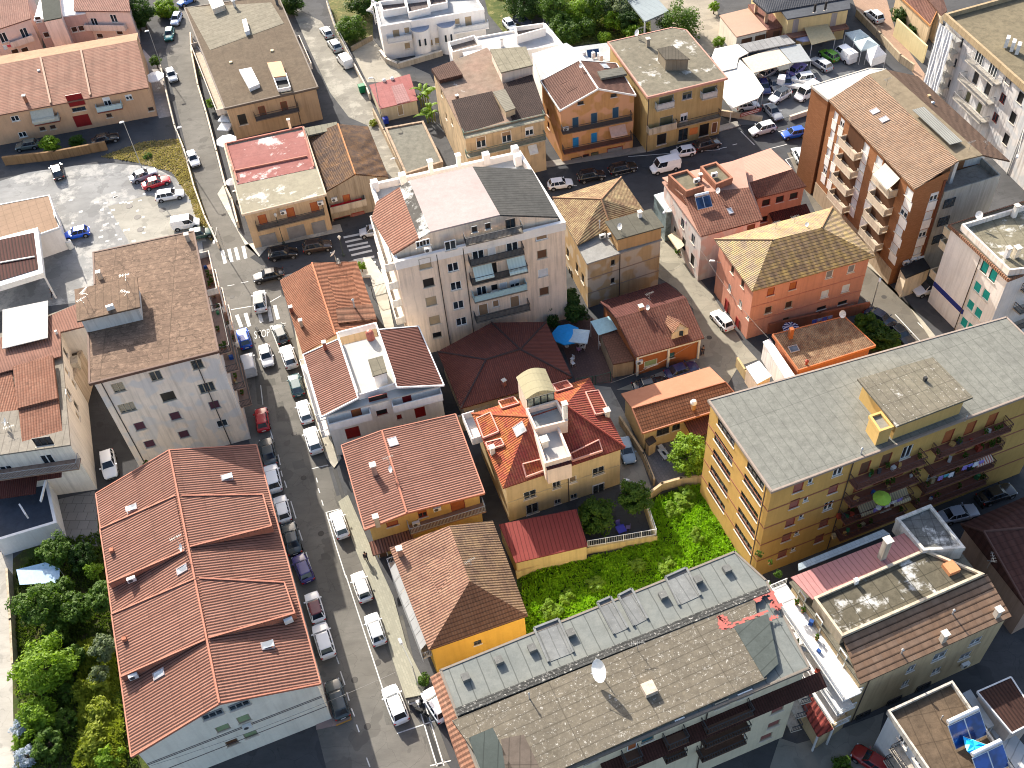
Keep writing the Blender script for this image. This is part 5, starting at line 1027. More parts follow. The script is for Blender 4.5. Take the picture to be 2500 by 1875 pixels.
for (xa,xb) in(((52,1060,420),(52,1165,450)),((52,1165,450),(52,1265,520))):
    ua,_=z_.uz(3,xa,1.3);ub,_=z_.uz(3,xb,1.3); M=MB(); M.sm=True; k_=24; lo_=min(ua,ub);hi_=max(ua,ub); P_=[]
    for r_ in range(k_+1):
        zz=13.0-(13.0-1.5)*r_/k_; ro=[]
        for c_ in range(7): uu=lo_+(hi_-lo_)*c_/6; ro.append(a_+d_*uu+n_*(1.55+.05*math.sin(r_*.7+c_*.9)+.07*math.sin(c_*2.6))+Vector((0,0,zz)))
        P_.append(ro)
    for r_ in range(k_):
        for c_ in range(6): M.face([P_[r_][c_],P_[r_][c_+1],P_[r_+1][c_+1],P_[r_+1][c_]])
    sc_.part(M,'netting',SH)
M=MB()
for zz in(2,4,6,8,10,12): M.bar(a_+d_*(L_-.2)+n_*.9+Vector((0,0,zz)),a_+d_*(L_-5)+n_*.75+Vector((0,0,zz)),1.1,.06)
for uu in(L_-.2,L_-2.4,L_-5): q=a_+d_*uu+n_*1.5; M.tube((q.x,q.y,0),(q.x,q.y,13.4),.04,5)
sc_.part(M,'scaffold_frame',plain((.5,.5,.48),.4,.5,.4))
# yellow flat-roofed building on the cross street
f2=B('apartment_building','ochre cross-street building with a patchy flat roof edged in pink and a dark stairhead',10.2,[(13,825,362),(13,1382,236),(13,1502,256),(13,1857,672),(13,1168,838)],plaster((.5,.4,.2),.35,seed=5),ov=.3,cat='apartment building')
f2.flat(flatroof((.3,.27,.2),(.25,.22,.165),seam=(0,0),dark=.45,white=.55,seed=30,red=None),.3,rimm=plain((.5,.26,.2)))
f2.block('stair_head',[(13,1250,420,12.2),(13,1385,390,12.2),(13,1535,512,12.2),(13,1320,512,12.2)],10.1,plaster((.22,.2,.16),.5),flatroof((.15,.13,.1),seam=(.5,0)),ov=.15,th=.12)
f2.chimney((13,1170,400),.5,1.2,plaster((.3,.28,.24))); f2.dish((13,1085,320),.5,.6); f2.antenna((13,1110,330),2.0)
f2.win(3,[(13,1510,822)],1.6,1.3,'gh:olive:G'); f2.win(3,[(13,1482,1010)],1.2,1.5,'gh:white'); f2.win(3,[(13,1330,870),(13,1705,790)],2.4,1.8,'s:olive:G'); f2.win(3,[(13,1330,1040)],2.2,1.6,'s:olive:G')
f2.balc(3,(13,1250,960),(13,1400,935),1.0,'panel',plaster((.45,.43,.36),.5),plain((.5,.5,.47))); f2.balc(3,(13,1640,870),(13,1770,840),1.0,'panel',plaster((.45,.43,.36),.5),plain((.5,.5,.47))); f2.balc(3,(13,1180,1170),(13,1420,1110),1.1,'solid',plaster((.45,.42,.34),.6),plaster((.45,.42,.34),.6)); f2.balc(3,(13,1430,1110),(13,1800,1015),1.0,'bars',plaster((.3,.28,.22),.6))
f2.win(3,[(13,1290,1200)],1.6,2.0,'hole:x:G'); f2.win(3,[(13,1475,1160)],1.6,2.2,'g:x:D'); f2.win(3,[(13,1655,1120)],1.6,2.2,'hole:x:D'); f2.win(3,[(13,1745,1100)],1.0,2.0,'d:brown'); f2.pipe(3,(13,1165,1100))
ps=strip(f2,3,*sorted((f2.uz(3,(13,1530,1120))[0],f2.uz(3,(13,1600,1110))[0])),1.2,2.4,plain((.6,.2,.06)),'shop_poster',.06)
# orange gabled building
f3=B('apartment_building','orange building with blue shutters, long balconies and a brown shingled gable roof',9.6,[(13,245,697),(13,900,545),(13,1068,820),(13,413,952)],plaster((.62,.36,.16),.2,(.62,.33,.22)),ov=.2,cat='apartment building')
f3.gable(tiles((.27,.12,.08),(.23,.1,.07),per=.3,row=.25,groove=.15,rowdark=.2),(13,580,520),(13,742,765),0,.2,trim=(plain((.7,.68,.64)),True))
f3.win(2,[(13,548,1058),(13,708,1020),(13,893,972)],1.1,2.0,'d:navy:B'); f3.win(2,[(13,550,1230),(13,708,1190)],1.1,2.0,'d:blue:B'); f3.balc(2,(13,440,1172),(13,1040,1035),1.1,'bars',plaster((.12,.1,.09))); f3.balc(2,(13,450,1345),(13,1040,1205),1.1,'bars',plaster((.3,.13,.09)))
f3.win(2,[(13,590,885),(13,875,820)],.9,.5,'hole:x:D'); f3.awning(2,(13,835,1095),(13,975,1065),1.2,1.0,plain((.55,.38,.32))); f3.win(2,[(13,712,1360)],1.2,2.2,'d:olive:D'); f3.win(2,[(13,885,1310)],2.6,1.9,'s:grey:R'); f3.win(2,[(13,555,1400)],1.7,2.0,'s:grey:D'); f3.win(2,[(13,636,1350)],1.0,1.0,'hole:x:R'); f3.dish((13,605,600),.4,.6); f3.skylight((13,800,570),1.6,1.2)
V=[f3.at(v_)+Vector((0,0,.5)) for v_ in((13,735,640),(13,950,600),(13,990,660),(13,770,700))]; f3.roof(flatroof((.25,.24,.2),seam=(.8,0)),V,[[0,1,2,3]],.35,name='dormer_roof')
f3.win(3,[(13,310,970),(13,315,1080)],.9,1.2,'hole:x:R'); f3.ac((13,465,1110),2)
f5=B('house','white metal-roofed house with roof clutter behind the orange gabled building',8.6,[(13,170,482),(13,470,388),(13,705,520),(13,250,690)],plaster((.7,.7,.7),.2),ov=.1,cat='house'); f5.roof(flatroof((.78,.8,.8),seam=(.8,0),sd=.2,dark=.05),[('P',0,9),('P',1,9),('P',2,8.6),('P',3,8.6)],[[0,1,2,3]],.25)
for v_ in((13,620,470),(13,700,475),(13,750,480),(13,765,500)): f5.chimney(v_,.5,.5,plain((.7,.72,.72)),False)
f6=B('house','white flat-roofed annexe between the orange and the ochre buildings',6.8,[(13,500,410),(13,820,368),(13,910,520),(13,560,560)],plaster((.7,.7,.68),.2),ov=.1,cat='house'); f6.flat(flatroof((.72,.72,.7),(.5,.55,.55),seam=(0,0),dark=.3),.2)
solar(f6,(13,700,490),2.0,1.4,tank=False)
# beige building with dark tile roofs
f4=B('apartment_building','shabby beige block with dark brown tiled slopes, a pink roof patch and green balcony rails',10.2,[(12,1512,592),(12,1990,410),(13,292,985),(12,1790,1150)],plaster((.46,.38,.26),.6,(.55,.4,.24),seed=9),ov=.2,cat='apartment building')
f4.flat(flatroof((.42,.28,.21),(.3,.25,.19),seam=(0,0),dark=.4,white=.3,seed=33),.3); f4.rf.name='roof_deck'
DB=tiles((.1,.055,.045),(.13,.075,.06),per=.28,row=.4,groove=.5,rowdark=.4)
f4.roof(DB,[G((12,1685,862),11.0),G((12,2035,785),11.0),G((12,2140,1042),10.2),G((12,1790,1150),10.2)],[[0,1,2,3]],.2); f4.roof(DB,[G((12,2130,720),11.0),G((13,175,640),11.0),G((13,290,975),10.2),G((13,0,1040),10.2)],[[0,1,2,3]],.2,name='roof_east')
f4.roof(tiles((.16,.07,.045),(.2,.09,.06),per=.3,row=.5,groove=.2),[G((12,1510,592),11.0),G((12,1700,520),11.0),G((12,1780,640),11.0),G((12,1580,690),11.0)],[[0,1,2,3]],.6,name='shed_roof'); f4.block('roof_room',[(12,2015,425,12.2),(13,120,400,12.2),(13,180,560,12.2),(12,2110,625,12.2)],10.2,plaster((.6,.55,.5),.4),flatroof((.4,.36,.26),dark=.5),ov=.15)
f4.block('stair_run',[(12,2040,790,11.4),(12,2145,765,11.4),(13,30,930,11.4),(12,2150,960,11.4)],10,plaster((.45,.38,.28)),flatroof((.36,.33,.26),seam=(0,.4),sd=.6),ov=.05)
f4.balc(2,(12,1800,1215),(13,285,1030),1.1,'bars',plaster((.33,.32,.28),.6),plain((.1,.16,.13))); f4.win(2,[(12,1940,1225)],1.5,1.9,'gh:ltbrown'); f4.win(2,[(12,2160,1180)],1.5,1.9,'gh:ltbrown'); f4.win(2,[(13,150,1130)],1.3,1.5,'gh:white'); f4.balc(2,(12,1820,1365),(13,295,1220),1.1,'bars',plaster((.33,.32,.28),.6),plain((.1,.16,.13))); f4.awning(2,(13,135,1255),(13,210,1240),.9,.9,plain((.6,.62,.62)))
f4.win(3,[(12,1690,1050),(12,1600,800),(12,1640,1000)],.8,1.2,'hole:x:B'); f4.chimney((12,1735,850),.4,.4,plaster((.3,.2,.15)))
# ---------------------------------------------------------------- buildings, part three: upper and left side
WV=plaster((.8,.81,.82),.1)
v1=B('villa','bright white modernist villa with a railed roof, two half-round bays and an outside spiral stair',6.6,[(12,1012,22),(12,1895,-30),(12,1968,78),(12,1068,228)],WV,ov=.05,cat='villa')
v1.flat(flatroof((.78,.78,.78),(.3,.3,.3),seam=(0,0),dark=.1,white=0),.2,rim=(.3,.3),rimm=WV)
for pts in([(12,1055,10,7.6),(12,1285,-15,7.6),(12,1300,60,7.6),(12,1090,95,7.6)],[(12,1285,-5,7.6),(12,1480,-30,7.6),(12,1500,65,7.6),(12,1310,110,7.6)],[(12,1480,-40,7.5),(12,1640,-60,7.5),(12,1650,20,7.5),(12,1495,50,7.5)]): v1.block('roof_parapet',pts,6.3,WV,flatroof((.2,.16,.15),dark=.2),ov=.02,rim=(.75,.25))
for p_,dx in(((12,1415,260),0),((12,1640,230),0)):
    a_,d_,n_,L_=v1.fac(2); u_,_=v1.uz(2,p_); q=a_+d_*u_; M=MB(); pts=[q+d_*(1.6*math.cos(t))+n_*(1.7*math.sin(t)) for t in[math.pi*k/10 for k in range(11)]]; M.prism(pts,0,5.2); v1.part(M,'round_bay',WV); M=MB(); M.prism([q+(z-q)*1.03 for z in pts],5.2,5.3); v1.part(M,'bay_cap',plain((.3,.33,.4)))
    for k in(-.5,.5): t=math.pi/2+k*.6; s_=q+d_*(1.62*math.cos(t))+n_*(1.72*math.sin(t)); M=MB(); M.box((s_.x,s_.y,2.6),(.3,.3,1.2),t); v1.part(M,'slit_window',glass())
v1.win(2,[(12,1210,300),(12,1830,185)],1.3,2.0,'s:beige:W'); v1.win(2,[(12,1300,262),(12,1735,185)],1.0,1.2,'s:beige:W'); v1.win(2,[(12,1305,395),(12,1500,370),(12,1565,350)],1.1,1.3,'s:beige:W'); v1.balc(2,(12,1140,390),(12,1350,345),1.3,'panel',WV,plain((.6,.6,.6))); v1.balc(2,(12,1700,285),(12,2010,262),1.3,'panel',WV,plain((.6,.6,.6))); v1.ac((12,1310,325),2); v1.ac((12,1740,240),2); v1.pipe(2,(12,1355,350),mat=plain((.6,.6,.6))); 
M=MB(); q=G((12,1035,180),3)
for k in range(16): t=k*.5; c_=G((12,1040,200),0); M.box((c_.x-.2+.7*math.cos(t),c_.y-.3+.7*math.sin(t),.3+k*.4),(1.2,.35,.08),t)
M.tube((c_.x-.2,c_.y-.3,0),(c_.x-.2,c_.y-.3,7.0),.1,8); v1.part(M,'spiral_stair',WV)
v2=B('villa','low white villa with stepped flat roofs between the modernist villa and beige block',5.6,[(12,1650,362),(12,2200,262),(13,290,200),(13,440,378),(13,130,430),(12,2010,560),(12,1760,500)],WV,ov=.05,cat='villa')
v2.flat(flatroof((.8,.8,.8),(.55,.52,.5),seam=(0,0),dark=.1),.2,rim=(.3,.3),rimm=WV)
v2.block('roof_room',[(12,1650,362,6.8),(12,1882,300,6.8),(12,1945,385,6.8),(12,1690,450,6.8)],5.3,WV,flatroof((.3,.24,.2),dark=.2),ov=.02,rim=(.75,.25)); v2.block('roof_room',[(13,20,230,6.8),(13,275,195,6.8),(13,290,240,6.8),(13,40,310,6.8)],5.3,WV,flatroof((.3,.24,.2),dark=.2),ov=.02,rim=(.75,.25)); v2.chimney((12,2120,400),.5,1.4,WV); v2.block('roof_room',[(12,1780,450,6.6),(12,1990,420,6.6),(12,2030,520,6.6),(12,1830,545,6.6)],4.0,WV,plain((.82,.82,.82)),ov=.02)
# long brown-roofed block at the top
l=B('apartment_building','long two-storey block with a brown felt roof, two white-framed roof hatches and hanging laundry',6.3,[(0,398,17),(0,600,-12),(12,535,750),(11,1935,935)],plaster((.48,.36,.24),.4),ov=.35,cat='apartment building')
l.flat(flatroof((.16,.115,.075),(.2,.15,.1),seam=(3.2,0),sd=.2,dark=.35,seed=40),.3,rimm=plain((.12,.09,.07)))
V=[G(v_,6.34) for v_ in((11,1610,65),(12,130,20),(12,240,200),(11,1810,430))]; l.roof(flatroof((.36,.32,.24),(.3,.27,.2),seam=(0,1.2),dark=.4),V,[[0,1,2,3]],.05,name='roof_patch')
for pts,mt in(([(11,2058,600,7.0),(11,2165,580,7.0),(12,30,720,7.0),(12,-60,760,7.0)],plain((.75,.75,.75))),([(12,95,540,7.2),(12,215,525,7.2),(12,262,650,7.2),(12,150,665,7.2)],plain((.65,.32,.16)))): l.block('roof_hatch',pts,6.2,plaster((.7,.7,.7)),mt,ov=.03)
M=MB(); P4=[G(v_,6.6) for v_ in((12,150,668),(12,262,650),(12,300,770),(12,195,790))]; 
for a_,c_ in zip(P4,P4[1:]+P4[:1]): M.bar(a_,c_,.15,.5)
l.part(M,'well_frame',plain((.75,.75,.75))); M=MB(); M.prism(P4,6.36,6.4); l.part(M,'light_well',plain((.02,.02,.02)))
M=MB(); P4=[G(v_,6.6) for v_ in((12,-60,765),(12,30,722),(12,40,820),(12,-20,838))]
l.chimney((12,140,440),.5,.2,plain((.6,.5,.3)),False); l.chimney((11,1990,540),.5,.2,plain((.6,.5,.3)),False); l.flue((11,2025,60),.25,1.2); l.flue((12,185,40),.25,1.0,plain((.1,.1,.1))); l.block('roof_room',[(11,1790,-10,7.4),(11,1900,-30,7.4),(11,1935,40,7.4),(11,1830,80,7.4)],6.2,plaster((.6,.55,.48)),plain((.65,.6,.52)),ov=.05)
l.block('roof_room',[(11,2085,170,7.1),(11,2120,158,7.1),(11,2150,260,7.1),(11,2110,275,7.1)],6.2,plain((.75,.75,.75)),plain((.78,.78,.78)),ov=.02)
l.win(2,[(12,55,960),(12,245,920)],1.1,2.0,'d:brown:R'); l.balc(2,(12,0,1040),(12,380,975),1.2,'bars',plaster((.15,.13,.12))); l.pipe(2,(12,360,950)); l.win(2,[(11,2090,1030)],1.4,2.0,'hole:x:B')
for zz in(3.2,): l.balc(3,('u',3),('u',26),1.6,'solid',plaster((.4,.38,.34)),plaster((.6,.58,.54),.4),z=zz)
l.balc(1,('u',12),('u',22),1.3,'solid',plaster((.6,.6,.58)),plaster((.6,.6,.58)),z=3.2)
# pink flat roof
pk=B('house','two-storey corner house with a faded pink and bare concrete flat roof, rust-coloured shutters',6.8,[(11,1925,1240),(12,412,1092),(22,605,15),(21,2085,190)],plaster((.5,.4,.28),.4,seed=2),ov=.3,cat='house')
pk.flat(flatroof((.45,.41,.3),(.38,.34,.25),seam=(0,0),dark=.25,white=.55,seed=41),.3,rimm=plaster((.5,.45,.38)))
V=[G(v_,6.84) for v_ in((11,1960,1255),(12,400,1120),(12,500,1450),(11,2045,1590))]; pk.roof(flatroof((.4,.15,.13),(.44,.19,.17),seam=(0,2.5),sd=.2,white=.62,dark=.2,seed=46),V,[[0,1,2,3]],.04,name='roof_patch')
for pts in([(11,1940,1245,6.85),(12,405,1100,6.85),(12,500,1440,6.85)],[(11,2010,1480,6.85),(12,440,1350,6.85)],[(11,1950,1250,6.85),(11,2045,1560,6.85)]): bars(pk,pts,.25,plaster((.5,.24,.2),.3),w=.22)
pk.win(2,[(22,60,240),(22,300,180),(22,507,130)],1.2,2.0,'d:orange:R'); pk.balc(2,(22,15,335),(22,600,205),1.2,'bars',plaster((.2,.18,.15),.5)); pk.ac((22,235,170),2); pk.ac((22,555,90),2); pk.chimney((12,290,1080),.4,.9,plaster((.7,.65,.55)))
pk.win(2,[(22,110,410)],2.4,2.3,'s:grey:G'); pk.win(2,[(22,350,340)],2.6,2.3,'s:grey:G'); pk.win(2,[(22,545,300)],2.0,2.3,'s:grey:G')
st=B('house','dark brown tiled gable house with a rust-streaked eastern slope and a small market shop below',5.6,[(12,440,1172),(12,967,1088),(12,1142,1522),(12,592,1657)],plaster((.3,.27,.22),.6,seed=4),ov=.1,cat='house')
st.gable(tiles((.13,.07,.05),(.17,.1,.07),per=.3,row=.35,groove=.3,lichen=(.24,.12,.04),lam=.25),(12,706,1068),(12,855,1500),0,.2,trim=(plain((.4,.17,.06)),False))
st.win(2,[(22,785,65)],1.1,2.0,'d:orange:R'); st.balc(2,(22,650,185),(22,960,115),1.2,'solid',plaster((.35,.33,.28),.6),plaster((.4,.37,.32),.5)); st.ac((22,675,60),2)
st.win(2,[(22,750,255)],2.6,2.1,'hole:x:R'); st.win(2,[(22,885,215)],2.0,2.1,'s:mauve:R'); strip(st,2,*sorted((st.uz(2,(22,660,200))[0],st.uz(2,(22,930,150))[0])),2.55,2.95,plain((.55,.02,.03)),'shop_fascia',.3)
canopy('canopy','weathered concrete canopy slab bridging to the brown gable house','canopy',[(12,420,1102,6.4),(12,698,1048,6.4),(12,706,1110,6.4),(12,430,1170,6.4)],.25,flatroof((.34,.32,.24),dark=.3),posts=(2,3))
# sheds
sh=B('shed','small shed with a faded pink-red metal roof beside a banana plant',2.7,[(12,975,732),(12,1325,637),(12,1392,862),(12,1068,937)],plaster((.5,.48,.38),.3),ov=.15,cat='shed'); sh.flat(flatroof((.42,.14,.13),(.46,.19,.18),seam=(1.1,0),sd=.15,dark=.2,white=.0),.12); sh.win(2,[(12,1245,950)],1.0,2.0,'d:beige')
V=[sh.at(v_)+Vector((0,0,.06)) for v_ in((12,1165,745),(12,1265,720),(12,1330,870),(12,1215,900))]; sh.roof(flatroof((.5,.27,.26),seam=(.4,.6),sd=.3,dark=.1),V,[[0,1,2,3]],.04,name='roof_panel')
M=MB()
for v_ in((12,1105,700),(12,1175,685)): q=sh.at(v_); M.lathe([(.3,0),(.34,.25),(.2,.45),(.02,.5)],tuple(q),10)
sh.part(M,'roof_vent',plain((.8,.8,.78)))
gl=B('garage','low block garage with a bare stained concrete roof in the back lane',2.8,[(12,1108,1098),(12,1442,1038),(12,1612,1392),(12,1285,1500)],plaster((.36,.33,.27),.6),ov=.05,cat='garage'); gl.flat(flatroof((.29,.28,.23),(.24,.23,.19),seam=(0,0),dark=.4,white=.3,seed=44),.2,rim=(.35,.2),rimm=plaster((.36,.3,.24),.6))
# peach row top left
pe=B('row_house','long peach row with three brown tiled roof bays, a red recessed entrance and small balconies',5.7,[(0,-110,139),(11,1190,282),(11,1282,752),(0,-110,268)],plaster((.62,.42,.28),.15),ov=.3,cat='house')
PE=tiles((.5,.21,.13),(.56,.28,.18),per=2.0,row=.42,groove=.1,rowdark=.75)
R0=G((0,-110,158),7.0);R1=G((11,1180,345),7.0)
pe.roof(PE,[('P',3),('P',2),R1,R0],[[0,1,2,3]],.2,trim=(plain((.3,.08,.05)),False)); pe.roof(flatroof((.5,.32,.2),seam=(0,0)),[('P',0),('P',1),R1,R0],[[0,1,2,3]],.2,name='rear_roof')
pe.extra.append([pe.Q[1]+Vector((0,0,5.6)),Vector((R1.x,R1.y,6.7))+(pe.Q[1]-pe.P[1])*.6,pe.Q[2]+Vector((0,0,5.6))])
for a_,c_ in(((11,352,500),(11,440,895)),((11,700,435),(11,780,825))): M=MB(); M.bar(pe.at(a_),pe.at(c_),.3,.25); pe.part(M,'bay_divider',plain((.3,.17,.11)))
pe.win(2,[(11,130,1022),(11,195,1160)],1.3,1.0,'g'); pe.win(2,[(11,1110,838)],1.1,1.0,'gh:white'); pe.win(2,[(11,925,880)],1.2,1.9,'gh:white'); pe.win(2,[(11,940,995),(11,1300,940),(11,455,1095),(11,365,1110)],1.0,.8,'s:dbrown:B')
pe.win(2,[(11,650,860),(11,710,1040)],2.6,2.2,'d:red:R'); pe.win(2,[(11,680,940)],2.2,.7,'g:x:D'); pe.win(2,[(11,780,960)],1.2,4.0,'hole:x:D')
pe.balc(2,(11,845,985),(11,1060,940),1.2,'panel',plaster((.3,.1,.08)),plain((.45,.55,.55))); pe.balc(2,(11,300,1090),(11,520,1050),1.2,'panel',plaster((.3,.1,.08)),plain((.45,.45,.4))); pe.awning(2,(11,255,960),(11,450,925),1.4,1.3,plain((.48,.46,.38))); pe.chimney((11,230,880),.45,1.1,plaster((.4,.2,.13))); pe.chimney((11,335,610),.4,.2,plain((.7,.68,.66)),False)
tp1=B('apartment_building','pale pink building wing with a terracotta roof and a double balcony, top left',6.4,[(0,165,-38),(0,275,-48),(11,1122,98),(11,635,92)],plaster((.66,.54,.52),.15),ov=.2,cat='apartment building')
tp1.roof(tiles((.48,.2,.14),(.52,.25,.18),per=.35,row=.4,groove=.2,rowdark=.2),[('P',0,7.4),('P',1,7.4),('P',2),('P',3)],[[0,1,2,3]],.2)
tp1.win(2,[(11,812,190),(11,980,160)],1.3,1.6,'g'); tp1.balc(2,(11,750,290),(11,1075,245),1.0,'solid',plaster((.6,.55,.54)),plaster((.6,.55,.54))); tp1.win(2,[(11,860,310),(11,1030,280)],1.3,1.0,'s:dbrown'); tp1.win(1,[(11,1130,60)],.8,1.2,'hole')
tp2=B('apartment_building','pale pink building wing with laundry and blue-green windows at the top left corner',6.4,[(0,-120,-25),(0,55,-50),(11,265,158),(0,-80,88)],plaster((.66,.54,.52),.15),ov=.2,cat='apartment building')
tp2.roof(tiles((.48,.2,.14),(.52,.25,.18),per=.35,row=.4,groove=.2,rowdark=.2),[('P',0,7.4),('P',1,7.4),('P',2),('P',3)],[[0,1,2,3]],.2)
tp2.win(2,[(11,30,325),(11,210,285)],1.3,1.9,'g'); tp2.balc(2,(11,100,400),(11,310,370),1.0,'solid',plaster((.6,.55,.54)),plaster((.6,.55,.54))); tp2.win(2,[(11,215,430),(11,130,445)],1.3,1.0,'s:dbrown')
tp3=B('apartment_building','recessed pink stair block with dark roof between the two pale pink wings',6.0,[(11,355,-60),(11,720,-90),(11,735,110),(11,290,175)],plaster((.5,.36,.35),.2),ov=.1,cat='apartment building'); tp3.flat(plain((.78,.8,.82)),.25)
tp3.block('stair_tower',[(11,345,-70,7.2),(11,500,-90,7.2),(11,530,150,7.2),(11,375,180,7.2)],0,plaster((.66,.56,.55)),flatroof((.06,.07,.06),seam=(0,0)),ov=.05); tp3.win(2,[(11,640,255),(11,700,245),(11,400,300),(11,330,165)],1.1,1.1,'s:dbrown'); tp3.grid(2,[.38,.5,.62],[2.2,4.0],.7,1.3,('g',))
# gas station
gs=B('shop','flat brown-roofed filling station shop with a white side wall',4.2,[(0,-60,120) if False else (0,-70,455),(21,425,22),(21,515,300),(0,-70,560)],plaster((.65,.67,.7),.15),ov=.1,cat='shop'); gs.flat(flatroof((.42,.28,.19),(.4,.27,.18),seam=(1.2,1.2),sd=.3,dark=.15,seed=50),.3,rimm=plain((.7,.7,.7))); gs.win(1,[(21,480,230)],1.4,1.6,'hole:x:G')
cn=canopy('station_canopy','filling station canopy with an open dark red slatted top and a red and white fascia','canopy',[(0,-60,528,5.0),(21,325,300,5.0),(21,372,690,5.0),(0,-60,636,5.0)],.9,plain((.72,.72,.72)),posts=(1,2),pr=.15)
P4=[G(v_) for v_ in((0,-60,530,5.06),(21,290,345,5.06),(21,330,660,5.06),(0,-60,625,5.06))]; M=MB(); M.prism(P4,5.02,5.06); cn.part(M,'slatted_deck',tiles((.13,.03,.025),(.16,.04,.03),per=.45,row=90,groove=.9)); M=MB()
A,C=G((21,372,690),4.3),G((0,-60,636),4.3); M.bar(A+Vector((0,-.1,-.05)),C+Vector((0,-.1,-.05)),.12,.5); A2=G((21,325,300),4.3); cn.part(M,'red_fascia',plain((.6,.01,.02),.4)); M=MB(); M.bar(G((21,0,608),5.1),G((21,300,555),5.1),.2,.15); cn.part(M,'white_rib',plain((.6,.6,.58)))
# left white house complex
L1=B('apartment_building','white stepped house with salmon tile roofs and a big white metal roof sheet',8.8,[(0,-90,755),(21,690,948),(21,735,1150),(21,520,1205),(31,605,515),(0,-90,995)],plaster((.66,.65,.62),.3),ov=.05,cat='house')
L1.flat(flatroof((.4,.36,.3),dark=.3),.2); L1.rf.name='roof_deck'
SAL=tiles((.6,.27,.18),(.64,.31,.21),per=.32,row=9,groove=.4); SAT=tiles((.52,.2,.11),(.6,.28,.17),per=.32,row=.42,groove=.45,rowdark=.45)
L1.roof(SAL,[G((0,-90,770),9.6),G((21,690,945),9.6),G((21,735,1150),9.4),G((21,520,1200),9.4),G((21,525,1410),9.3),G((0,-90,830),9.3)],[[0,1,2,3,4,5]],.2)
L1.roof(SAT,[G((21,108,1500),10.0),G((21,450,1400),10.0),G((31,497,112),9.6),G((31,150,200),9.6)],[[0,1,2,3]],.5,name='tiled_step'); L1.roof(SAT,[G((31,158,208),9.3),G((31,500,122),9.3),G((31,537,392),8.8),G((31,190,488),8.8)],[[0,1,2,3]],.4,name='tiled_step')
L1.roof(SAT,[G((0,-90,825),9.0),G((21,100,1545),9.0),G((31,225,565),8.6),G((0,-90,990),8.6)],[[0,1,2,3]],.3,name='tiled_slope'); L1.roof(flatroof((.8,.78,.74),seam=(.25,0),sd=.15,dark=.05),[G((21,20,1010),10.3),G((21,412,930),10.3),G((21,412,1250),10.0),G((21,20,1345),10.0)],[[0,1,2,3]],.1,name='metal_sheet')
L1.balc(4,(31,0,860),(31,665,700),1.6,'bars',plaster((.26,.2,.17),.5),plain((.3,.3,.3))); L1.win(4,[(31,70,745),(31,415,650)],1.4,2.0,'g:x:W'); L1.win(4,[(31,370,480)],2.0,1.4,'g:x:D'); L1.win(3,[(31,580,90),(31,670,260)],.9,1.4,'s:beige')
L1.pitched(4,(31,0,960),(31,370,830),2.6,.5,tiles((.22,.05,.04),(.25,.07,.05),per=.25,row=9),z=4.6)
M=MB(); V=[G(v_,4.0) for v_ in((31,5,1105),(31,400,990),(31,480,1180),(31,20,1320))]; M2=MB()
for a_,c_ in zip(V,V[1:]+V[:1]): M2.bar(a_,c_,.3,1.0)
L1.block('front_terrace',[(31,-200,950,3.0),(31,400,780,3.0),(31,490,1185,3.0),(31,-60,1350,3.0)],0,WT,flatroof((.1,.12,.16),seam=(0,0)),ov=.02,rim=(.9,.35)); bars(L1,[(31,190,1060,3.05),(31,245,1150,3.05)],.85,WT); bars(L1,[(31,355,1010,4.0),(31,400,830,4.6)],.3,WT,'beam'); L1.pitched(4,(31,395,850),(31,580,790),1.1,.3,tiles((.3,.08,.06),(.34,.1,.07),per=.25,row=9),z=4.9); L1.balc(4,(31,0,700),(31,300,640),1.0,'solid',WT,WT,z=6.9) if False else None; L1.grid(3,[.12,.3,.5],[5.2,7.4],1.0,1.4,('s:beige','hole:x:B')); L1.dish((31,85,350),.5,.6); L1.antenna((31,100,400),1.0); L1.chimney((21,490,1215),.3,.5,plain((.7,.65,.6)),False)
yd=B('terrace_house','cluttered narrow back terrace squeezed between the white stepped house and the grey block',5.0,[(21,530,1250),(21,750,1195),(31,640,-60),(31,560,60)],plaster((.5,.44,.36),.6),ov=.05,cat='terrace'); yd.flat(flatroof((.16,.13,.1),(.2,.17,.13),seam=(0,0),dark=.5,seed=61),.2,rim=(.5,.2),rimm=plaster((.45,.4,.33),.6))
for q_1,w_1,m_1 in(((21,590,1330),1.2,plain((.02,.12,.3))),((21,700,1330),.9,plain((.25,.08,.04))),((21,640,1480),1.4,plaster((.5,.48,.42),.5)),((21,570,1450),.7,plain((.3,.28,.25)))): yd.chimney(q_1,w_1,.8,m_1,False)
hr1=B('house','brown terracotta roof house behind the yellow garden wall at the top right',4.2,[(14,1095,-60),(14,1265,-80),(14,1445,140),(14,1395,228)],plaster((.6,.5,.35)),ov=.2,cat='house'); hr1.roof(tiles((.3,.12,.08),(.34,.15,.1),per=.3,row=.4,groove=.2),[('P',0,4.4),('P',1,5.2),('P',2,5.2),('P',3,4.4)],[[0,1,2,3]],.2,trim=(plain((.5,.22,.08)),True))
hr2=B('house','reddish-brown roofed house touching the scaffolded block at the top edge',5.2,[(14,1300,-80),(14,1480,-110),(14,1545,90),(14,1490,150)],plaster((.62,.55,.42)),ov=.2,cat='house'); hr2.roof(tiles((.3,.14,.1),(.34,.17,.12),per=.3,row=.4,groove=.2),[('P',0,5.6),('P',1,5.2),('P',2,5.2),('P',3,5.6)],[[0,1,2,3]],.2)
